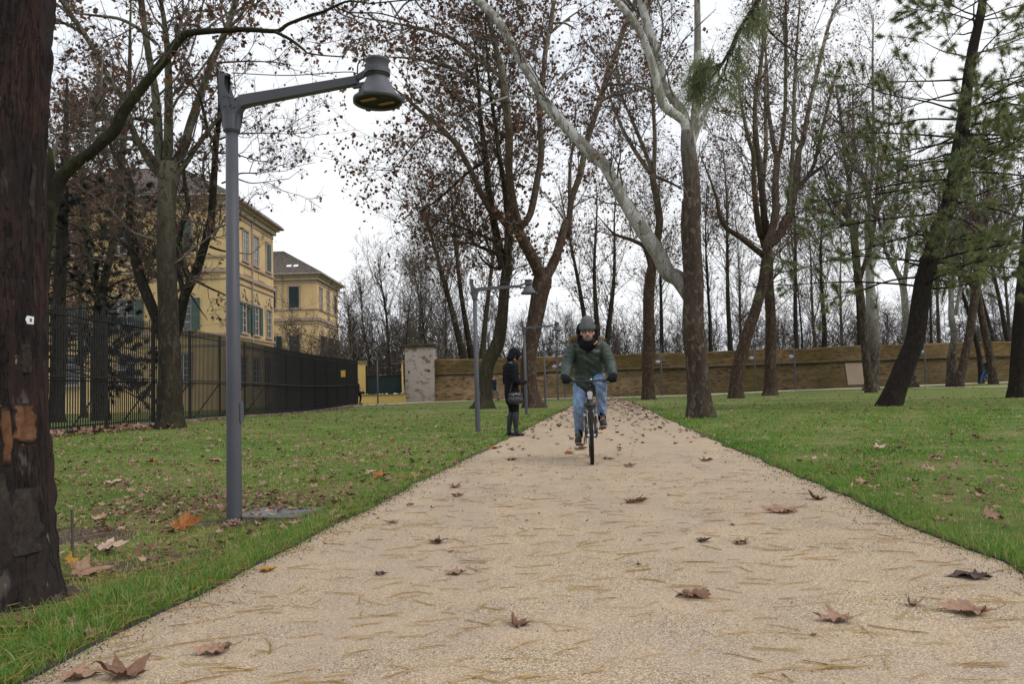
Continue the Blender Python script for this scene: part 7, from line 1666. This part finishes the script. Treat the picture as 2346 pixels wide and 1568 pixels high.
def crumbs():
    """Dark crumbs of bark and soil along the edges of the path."""
    rng = np.random.default_rng(304); m_ = MB(); n = 5200
    y = np.exp(rng.uniform(math.log(2.3), math.log(11), n)); a, b = path_x(y)
    x = np.where(rng.random(n) < .45, a + rng.exponential(0.07, n) - .01, np.where(rng.random(n) < .6, b - rng.exponential(0.12, n) + .01, rng.uniform(a, b)))
    r = rng.uniform(0.0012, 0.004, n) * np.clip(y / 4, 1, 2); z = path_z(x, y) + r * .5
    o_ = np.array([[1, 0, 0], [-1, 0, 0], [0, 1, 0], [0, -1, 0], [0, 0, .7], [0, 0, -.7]]); F_ = np.array([[0, 2, 4], [2, 1, 4], [1, 3, 4], [3, 0, 4], [2, 0, 5], [1, 2, 5], [3, 1, 5], [0, 3, 5]])
    V = np.stack([x, y, z], 1)[:, None] + o_[None] * (r[:, None] * rng.uniform(.5, 1.5, (n, 6)))[..., None]
    m_.add(V.reshape(-1, 3), T=(F_[None] + np.arange(n)[:, None, None] * 6).reshape(-1, 3)); tag(m_.build('crumbs', simple('dark_crumbs', (0.05, 0.036, 0.027), (0.10, 0.07, 0.05), 50)), kind='stuff')
crumbs()

def leaf_shape(seed, curl=0.35, fold=0.2, detail=True):
    """A five lobed plane leaf about one unit long, dried and curled, stalk included."""
    rng = np.random.default_rng(seed); tips = [-2.35, -1.15, 0.0, 1.15, 2.35]; ln = [0.42, 0.62, 0.72, 0.60, 0.42]
    out = []
    for k in range(5):
        a, L = tips[k], ln[k] * rng.uniform(0.88, 1.1)
        for da, f in ((-0.42, 0.58), (-0.24, 0.66), (-0.13, 0.80), (0.0, 1.0), (0.13, 0.78), (0.25, 0.68), (0.43, 0.56)) if detail else ((-0.34, 0.60), (0.0, 1.0), (0.34, 0.6)): out.append((a + da, L * f))
        out.append(((a + (tips[k + 1] if k < 4 else tips[k] + 0.75)) / 2, 0.36 if k < 4 else 0.15))
    P = np.array([(r * math.cos(a), r * math.sin(a)) for a, r in out]); n = len(P)
    mid = P * 0.5; V2 = np.vstack([[0, 0], mid, P]); r2 = np.hypot(V2[:, 0], V2[:, 1])
    ca = rng.uniform(0, 6.28); q = V2[:, 0] * math.cos(ca) + V2[:, 1] * math.sin(ca)
    z = curl * q ** 2 * 1.1 + fold * np.abs(V2[:, 1]) + 0.10 * np.sin(np.arctan2(V2[:, 1], V2[:, 0]) * 5 + seed) * r2 + rng.normal(0, 0.035 if detail else 0.02, len(V2)) * (r2 > 0)
    V = np.column_stack([V2, z]); V[:, 2] -= V[:, 2].min()
    T = [[0, 1 + i, 1 + (i + 1) % n] for i in range(n)]; Q = [[1 + i, 1 + n + i, 1 + n + (i + 1) % n, 1 + (i + 1) % n] for i in range(n)]
    m_ = MB().add(V, T=T, Q=Q)
    z0 = V[0, 2]; C = catmull(np.array([[0.05, 0, z0 + .01], [-0.25, 0.02, z0 + 0.03], [-0.45, 0.05, z0 + 0.10], [-0.58, 0.12, z0 + 0.13 + 0.1 * rng.random()]]), 6)
    m_.tube(C, np.linspace(0.012, 0.008, 6), 3)
    return m_, V
def leaf_mat(name, c, c2):
    k = NT(name); n1 = k.noise(6, 5, 0.6); rad_ = k.noise(40, 3)
    col = k.mix(k.ramp(n1, [(0.3, 0.0), (0.7, 1.0)]), c, c2); col = k.mix(k.ramp(rad_, [(0.3, 0.45), (0.5, 0.0)]), col, tuple(q * .45 for q in c))
    k.bump(k.noise(16, 4), 0.4, 0.02); return k.fin(col, 0.6, 0, 0.25)
LM = {'brown': leaf_mat('leaf_brown_dry', (0.15, 0.078, 0.048), (0.23, 0.125, 0.08)), 'tan': leaf_mat('leaf_tan_dry', (0.27, 0.155, 0.10), (0.37, 0.23, 0.155)), 'pale': leaf_mat('leaf_pale_dry', (0.42, 0.29, 0.23), (0.50, 0.37, 0.29)),
      'dark': leaf_mat('leaf_dark_dry', (0.055, 0.036, 0.034), (0.10, 0.06, 0.05)), 'orange': leaf_mat('leaf_orange_dry', (0.27, 0.085, 0.02), (0.36, 0.15, 0.04)), 'yellow': leaf_mat('leaf_yellow_dry', (0.48, 0.27, 0.03), (0.40, 0.2, 0.03)), 'green': leaf_mat('leaf_grey_green', (0.12, 0.16, 0.12), (0.2, 0.22, 0.15)), 'red': leaf_mat('leaf_red_dry', (0.22, 0.07, 0.05), (0.30, 0.12, 0.08))}
_lc = {}
def leaf_mesh(seed, colour, curl=0.35, fold=0.2, detail=True):
    key = (seed, colour, curl, fold, detail)
    if key not in _lc: _lc[key] = leaf_shape(seed, curl, fold, detail)[0].build('leaf', LM[colour], link_it=False, smooth=True)
    return _lc[key]
def put_leaf(px, py, wpx, colour, label, seed, rz=0.0, curl=0.35, fold=0.2, tilt=(0, 0), group=None, detail=True):
    curl *= 0.7; fold *= 0.7
    p = on_ground(px, py, 0.02); a, b = path_x(p[1]); onp = a < p[0] < b
    p[2] = float(path_z(p[0], p[1])) + 0.002 if onp else float(ground(p[0], p[1])) + 0.032
    s = wpx * p[1] / F / 1.05
    o = link('fallen_leaf', leaf_mesh(seed, colour, curl, fold, detail), None, p); o.scale = (s, s * 0.85, s); o.rotation_euler = (tilt[0], tilt[1], rz)
    return tag(o, label, 'leaf', group)
BIG = [
 (285, 1556, 130, 'brown', 'large brown curled plane leaf on the path at the bottom left corner', 1, 2.4, .7, .35, (0.25, 0)),
 (168, 1556, 95, 'tan', 'tan folded plane leaf at the very left of the path bottom edge', 2, 0.4, .5, .3, (0.1, 0)),
 (505, 1497, 95, 'tan', 'flat pink tan plane leaf, stalk curving up, near the bottom left of the path', 3, 3.4, .2, .12, (0, 0)),
 (1180, 1440, 66, 'brown', 'brown plane leaf standing up like a bird on the path, bottom centre', 4, 1.2, 1.2, .7, (0.5, 0.2)),
 (1448, 1155, 66, 'tan', 'tan curled plane leaf alone in mid path in front of the bicycle', 5, 0.2, .6, .3, (0, 0)),
 (1585, 1374, 92, 'brown', 'flat rosy brown plane leaf lying in mid path right of centre', 6, 0.6, .15, .08, (0, 0)),
 (1928, 1428, 90, 'tan', 'tan oval plane leaf on the right half of the path near the bottom', 7, 3.0, .3, .15, (0, 0)),
 (2088, 1392, 48, 'tan', 'tightly rolled tan leaf like a small ball on the right of the path', 8, 1.0, 1.8, .9, (0.3, 0.3)),
 (2232, 1408, 112, 'tan', 'long tan plane leaf with raised rim close to the right edge of the picture', 9, 2.8, .35, .25, (0, 0)),
 (2237, 1324, 98, 'dark', 'dark grey brown wet plane leaf near the right path edge', 10, 2.9, .2, .1, (0, 0)),
 (1608, 1246, 42, 'dark', 'small dark brown crumpled leaf right of mid path, next to a tan one', 11, 0.3, .8, .4, (0, 0)),
 (1692, 1250, 50, 'tan', 'small tan leaf right of mid path, next to a dark crumpled one', 12, 0.2, .4, .3, (0, 0)),
 (1800, 1176, 82, 'tan', 'tan flattened leaf towards the right path edge beside an upright one', 13, 3.1, .2, .1, (0, 0)),
 (1872, 1146, 50, 'brown', 'brown leaf propped upright by the right edge of the path', 14, 2.0, 1.0, .5, (0.4, 0)),
 (997, 1247, 52, 'brown', 'brown ragged leaf left of mid path', 15, 0.1, .5, .2, (0, 0)),
 (1037, 1319, 58, 'tan', 'faded tan leaf with a long stalk left of mid path', 16, 0.2, .2, .12, (0, 0)),
 (868, 1320, 34, 'dark', 'small grey dark leaf left of mid path below the ragged brown one', 17, 0.1, .3, .2, (0, 0)),
 (898, 1200, 32, 'tan', 'small tan leaf on the left of the path below the drain grating level', 18, 0.6, .6, .3, (0, 0)),
 (937, 1159, 22, 'red', 'tiny red brown leaf alone near the left path edge', 19, 0.5, .5, .3, (0, 0)),
 (1045, 1139, 40, 'tan', 'tan leaf on the left path half, lower one of a near pair', 20, 0.2, .5, .2, (0, 0)),
 (1040, 1119, 34, 'brown', 'brown leaf on the left path half, upper one of a near pair', 21, 0.9, .8, .4, (0.2, 0)),
 (1440, 1072, 36, 'red', 'red brown leaf on the path just right of the front wheel', 22, 0.2, .4, .3, (0, 0)),
 (1325, 1033, 38, 'tan', 'long pale brown rolled leaf on the path left of the front wheel below the shoe', 23, 0.2, .9, .5, (0, 0)),
 (1300, 1042, 26, 'orange', 'orange brown leaf on the path just left of the rolled pale one', 24, 0.5, .6, .4, (0.3, 0)),
 (1390, 1055, 34, 'green', 'grey green flat leaf on the path right of the front wheel', 25, 0.1, .15, .1, (0, 0)),
 (1170, 1056, 36, 'tan', 'tan leaf near the left path edge below the boots of the woman', 26, 0.3, .3, .2, (0, 0)),
 (1615, 1058, 36, 'brown', 'brown leaf on the right half of the path level with the front wheel', 27, 0.3, .3, .2, (0, 0)),
 (1128, 1029, 26, 'orange', 'yellow orange leaf at the left path edge below the woman', 28, 0.3, .5, .3, (0.2, 0)),
 (605, 1310, 44, 'yellow', 'yellow brown leaf lying across the left steel edge of the path', 29, 0.2, .4, .3, (0, 0)),
 (780, 1192, 36, 'tan', 'tan leaf at the left path edge right of the drain grating', 30, 0.9, .6, .4, (0, 0)),
 (413, 1212, 74, 'orange', 'big orange brown leaf standing in the grass left of the foreground lamp', 31, 0.2, .9, .5, (0.5, 0.0)),
 (238, 1264, 82, 'pale', 'big pale pinkish plane leaf in the grass right of the reddish trunk', 32, 0.4, .5, .3, (0.2, 0)),
 (182, 1318, 92, 'tan', 'large tan leaf leaning against the foot of the reddish trunk', 33, 0.8, .7, .4, (0.6, 0.2)),
 (158, 1292, 40, 'yellow', 'small golden yellow leaf tucked beside the reddish trunk and the stick', 34, 1.2, .6, .4, (0.8, 0)),
 (126, 1386, 50, 'dark', 'dark brown curled leaf in front of the foot of the reddish trunk', 35, 0.2, .9, .6, (0.4, 0)),
 (252, 1112, 48, 'pale', 'pale leaf in the lawn right of the reddish trunk, higher up, beside brown bits', 36, 0.3, .5, .3, (0.1, 0)),
 (237, 1187, 32, 'pale', 'small cupped pale leaf in the lawn between the trunk and the orange leaf', 37, 0.5, .9, .4, (0, 0)),
 (206, 1464, 58, 'tan', 'tan leaf half upright in the tall grass at the lower left', 38, 1.5, .5, .4, (0.7, 0)),
 (40, 1440, 60, 'brown', 'brown leaf buried in tall grass at the left edge of the picture', 39, 0.7, .4, .3, (0.3, 0)),
 (350, 1205, 42, 'tan', 'tan leaf in the grass just left of the big orange one', 40, 0.1, .5, .3, (0, 0)),
 (868, 1096, 46, 'orange', 'orange tan leaf in the left lawn near the path, above the grating', 41, 0.4, .5, .3, (0.2, 0)),
 (850, 1085, 34, 'pale', 'pale leaf in the left lawn touching the orange tan one', 42, 1.4, .4, .3, (0, 0)),
 (490, 1062, 40, 'tan', 'tan leaf in the lawn just left of the lamp pole', 43, 0.4, .5, .3, (0, 0)),
 (970, 1080, 24, 'tan', 'small tan leaf on the grass verge close to the left path edge', 44, 0.8, .5, .3, (0, 0)),
 (345, 1062, 30, 'orange', 'rust leaf in the middle of the left lawn', 45, 0.2, .6, .3, (0, 0)),
 (2012, 1030, 34, 'pale', 'pale leaf in the right lawn above the others', 46, 0.4, .7, .3, (0.2, 0)),
 (1975, 1113, 46, 'tan', 'tan leaf in the right lawn close to the path, left of a pale one', 47, 0.3, .5, .3, (0.2, 0)),
 (2000, 1122, 30, 'pale', 'pale small leaf in the right lawn touching a tan one', 48, 0.9, .5, .3, (0, 0)),
 (2140, 1052, 44, 'brown', 'brown leaf in the right lawn under the leaning pine', 49, 0.3, .6, .3, (0, 0)),
 (2262, 1192, 48, 'tan', 'tan leaf upright in the tall grass at the right', 50, 0.3, .8, .4, (0.5, 0)),
 (2155, 1200, 42, 'tan', 'tan leaf at the ragged right edge of the path', 51, 0.3, .4, .3, (0, 0)),
 (2170, 1140, 40, 'brown', 'brown leaf in a bare patch of the right lawn', 52, 0.3, .4, .3, (0, 0)),
 (1462, 1300, 16, 'dark', 'tiny dark leaf scrap in mid path', 53, 0.3, .5, .3, (0, 0)),
 (1863, 1462, 20, 'brown', 'tiny brown leaf scrap on the path at the bottom right', 54, 0.3, .5, .3, (0, 0)),
]
for (px, py, w, c, lb, sd_, rz, cu, fo, ti) in BIG: put_leaf(px, py, w, c, lb, sd_, rz, cu, fo, ti)
rng = np.random.default_rng(310); cols = ['brown', 'tan', 'dark', 'brown', 'tan', 'red', 'pale']
LAND = {'foreground lamp': p1, 'second lamp': on_ground(1095, 985), 'third lamp': on_ground(1206, 945), 'fourth lamp': at(1250, 931, 42), 'reddish trunk': (-2.4, 3.75), 'mottled plane': on_ground(393, 985), 'mossy plane': at(1110, 938, 39), 'forked plane': at(1225, 935, 38),
        'big plane': on_ground(1603, 957), 'front wheel': bc, 'woman in black': wp, 'leaning pine': at(2040, 930, 27), 'slim plane': at(1485, 920, 46), 'drain grating': dc, 'right path edge': (2.6, 5.0), 'crossing planes': at(1725, 912, 45)}
ORD = ['nearest', 'second nearest', 'third nearest', 'fourth nearest', 'fifth nearest', 'sixth nearest', 'seventh nearest', 'eighth nearest', 'ninth nearest', 'tenth nearest', 'eleventh nearest', 'twelfth nearest', 'thirteenth nearest', 'fourteenth nearest', 'fifteenth nearest', 'sixteenth nearest', 'seventeenth nearest', 'eighteenth nearest', 'nineteenth nearest']
SMALL = []
def small(n, fn, place, group, cset, smin, smax):
    for _ in range(n):
        x, y = fn(); a, b = path_x(y); onp = a < x < b; c = cset[rng.integers(0, len(cset))]
        o = link('fallen_leaf', leaf_mesh(int(rng.integers(60, 66)), c, 0.6, 0.3, False)); s = rng.uniform(smin, smax)
        o.location = (x, y, (float(path_z(x, y)) + .002) if onp else float(ground(x, y)) + 0.03); o.scale = (s, s * rng.uniform(.6, 1), s * rng.uniform(.5, 1.2)); o.rotation_euler = (rng.normal(0, .2), rng.normal(0, .2), rng.uniform(0, 6.28))
        tag(o, None, 'leaf', group); lm = min(LAND, key=lambda k: math.hypot(LAND[k][0] - x, LAND[k][1] - y)); SMALL.append((lm, c, place, math.hypot(LAND[lm][0] - x, LAND[lm][1] - y), o))
def onpath(y0, y1):
    def f():
        y = math.exp(rng.uniform(math.log(y0), math.log(y1))); a, b = path_x(y); return rng.uniform(a + .05, b - .05), y
    return f
def lawn(side, y0, y1):
    def f():
        while True:
            y = math.exp(rng.uniform(math.log(y0), math.log(y1))); a, b = path_x(y); x = a - 0.1 - rng.uniform(0, 1) ** 1.2 * 8.5 if side < 0 else b + .1 + rng.uniform(0, 1) * y * .6
            if x > -9.8 and abs(x) < y * .66 and math.hypot(x + 2.4, y - 3.75) > .5: return x, y
    return f
small(34, onpath(4.5, 9.3), 'on the near path', 'leaves on the near path', cols, 0.022, 0.05)
small(85, onpath(10.5, 26), 'on the path beyond the bicycle', 'leaves on the path behind the bicycle', ['brown', 'dark', 'red', 'brown'], 0.05, 0.11)
small(75, lawn(-1, 5, 22), 'in the left lawn', 'leaves on the left lawn', ['tan', 'pale', 'pale', 'brown', 'orange', 'tan'], 0.045, 0.10)
small(55, lawn(1, 6, 24), 'in the right lawn', 'leaves on the right lawn', ['tan', 'pale', 'brown', 'orange', 'tan'], 0.05, 0.10)
SMALL.sort(key=lambda t: t[:4]); prev, k_ = None, 0
for lm, c, place, d_, o in SMALL:
    k_ = k_ + 1 if prev == (lm, c, place) else 0; prev = (lm, c, place)
    o['label'] = f"small {c} leaf {place}, {ORD[k_]} to the {lm}" if k_ < 19 else f"small {c} leaf {place}, far off the {lm}"
# the rest of the leaf fall, nobody could count it
def leaf_fall():
    rng = np.random.default_rng(311); shapes = [leaf_shape(s, 0.6, 0.3, False) for s in (70, 71, 72, 73)]; m_ = MB(); tot = 0
    def put(x, y, s, ti, lift=0.0):
        nonlocal tot
        n = len(x)
        for k, (mm, V0) in enumerate(shapes):
            q = np.arange(n) % 4 == k
            if not q.any(): continue
            n_ = q.sum(); a = rng.uniform(0, 6.28, n_); ca, sa = np.cos(a), np.sin(a)
            T_ = mm.T[0][0]; Vb = V0.copy(); nv = 1 + (len(Vb) - 1) // 2                    # flat inner fan plus outline reduced to one fan
            out = Vb[nv:]; W = np.vstack([Vb[:1], out]); W = W * [1, 1, 1]
            X = W[None, :, 0] * ca[:, None] - W[None, :, 1] * sa[:, None]; Y_ = W[None, :, 0] * sa[:, None] + W[None, :, 1] * ca[:, None]; Z_ = np.repeat(W[None, :, 2], n_, 0)
            tx, ty = rng.normal(0, .2, (n_, 1)), rng.normal(0, .2, (n_, 1)); Z_ = Z_ + X * tx + Y_ * ty; Z_ -= Z_.min(1, keepdims=True)
            xs_, ys_ = x[q][:, None] + X * s[q][:, None], y[q][:, None] + Y_ * s[q][:, None]
            a_, b_ = path_x(y[q]); onp = (x[q] > a_) & (x[q] < b_); z0 = np.where(onp, path_z(x[q], y[q]) + .002, ground(x[q], y[q]) + 0.012 + lift)
            P = np.stack([xs_, ys_, z0[:, None] + Z_ * s[q][:, None]], -1); nn = W.shape[0]; no = nn - 1
            T = np.array([[0, 1 + i, 1 + (i + 1) % no] for i in range(no)])
            m_.add(P.reshape(-1, 3), T=(T[None] + np.arange(n_)[:, None, None] * nn).reshape(-1, 3), tint=np.repeat(ti[q], no)); tot += n_ * no
    n = 7600; y = np.exp(rng.uniform(math.log(5.5), math.log(52), n)); x = rng.uniform(-0.62, 0.66, n) * y; a, b = path_x(y); k = ~((x > a) & (x < b)) & (x > -10) & ((x < a) | (y > 22) | (rng.random(n) < .4)) ; x, y = x[k], y[k]; put(x, y, rng.uniform(.03, .10, len(x)) * np.clip(.7 + y / 40, .6, 1.4), np.clip(rng.beta(2.0, 1.5, len(x)), 0, 1), 0.022)
    n = 1900; y = rng.uniform(12, 51, n); a, b = path_x(y); x = a + (b - a) * rng.beta(.8, .8, n); w = rng.random(n) < np.clip((y - 12) / 26, .15, 1); x, y = x[w], y[w]; put(x, y, rng.uniform(.06, .13, len(x)), rng.beta(1.2, 3.5, len(x)))
    n = 900; y = rng.uniform(14.5, 52, n); x = -10.1 + rng.exponential(.22, n) ; put(x, y, rng.uniform(.07, .13, n), np.clip(rng.beta(2, 2, n), 0, 1), .02)
    n = 160; x = rng.normal(-1.95, .5, n); y = rng.normal(4.7, .45, n); k = x < path_x(y)[0] - .15; put(x[k], y[k], rng.uniform(.02, .07, k.sum()), rng.beta(1.5, 2, k.sum()), .004)
    n = 80; x = rng.normal(3.9, .6, n); y = rng.normal(5.2, .5, n); k = x > path_x(y)[1] + .1; put(x[k], y[k], rng.uniform(.02, .07, k.sum()), rng.beta(1.3, 2.2, k.sum()), .004)
    n = 260; y = rng.uniform(14.5, 20, n); x = -9.95 + rng.exponential(.3, n) ; put(x, y, rng.uniform(.12, .22, n), np.clip(rng.beta(2, 2.4, n), 0, 1), .05)
    n = 700; t = rng.uniform(0, 6.28, n); q = np.sqrt(rng.random(n)); x = -2.35 + 1.2 * q * np.cos(t) + rng.normal(0, .12, n); y = 6.95 + 0.75 * q * np.sin(t) + rng.normal(0, .1, n); put(x, y, rng.uniform(.02, .06, n), np.clip(rng.beta(1.6, 2.2, n), 0, 1), 0.012)
    n = 1500; y = np.exp(rng.uniform(math.log(5), math.log(17), n)); x = -1.5 - rng.random(n) * 7.5; g_ = np.sin(x * 1.1 + 1) * np.sin(y * .9) + rng.normal(0, .5, n) > .1; x, y = x[g_], y[g_]; k = x < path_x(y)[0] - .3; put(x[k], y[k], rng.uniform(.02, .075, k.sum()), rng.beta(1.5, 2, k.sum()), 0.018)
    n = 800; y = np.exp(rng.uniform(math.log(3), math.log(9), n)); x = rng.uniform(-.6, .62, n) * y; a, b = path_x(y); k = ~((x > a - .05) & (x < b + .05)) & (np.hypot(x + 2.4, y - 3.75) > .45); x, y = x[k], y[k]; put(x, y, rng.uniform(.015, .055, len(x)), rng.beta(1.5, 2, len(x)), 0.02)
    for yy0, xx0, r_, n in ((22, None, 1, 0),): pass
    tag(m_.build('fallen_leaves', MAT['fallen']), kind='stuff'); TRI_COUNT[0] += tot
leaf_fall()
print('approx triangles in generated vegetation', TRI_COUNT[0])
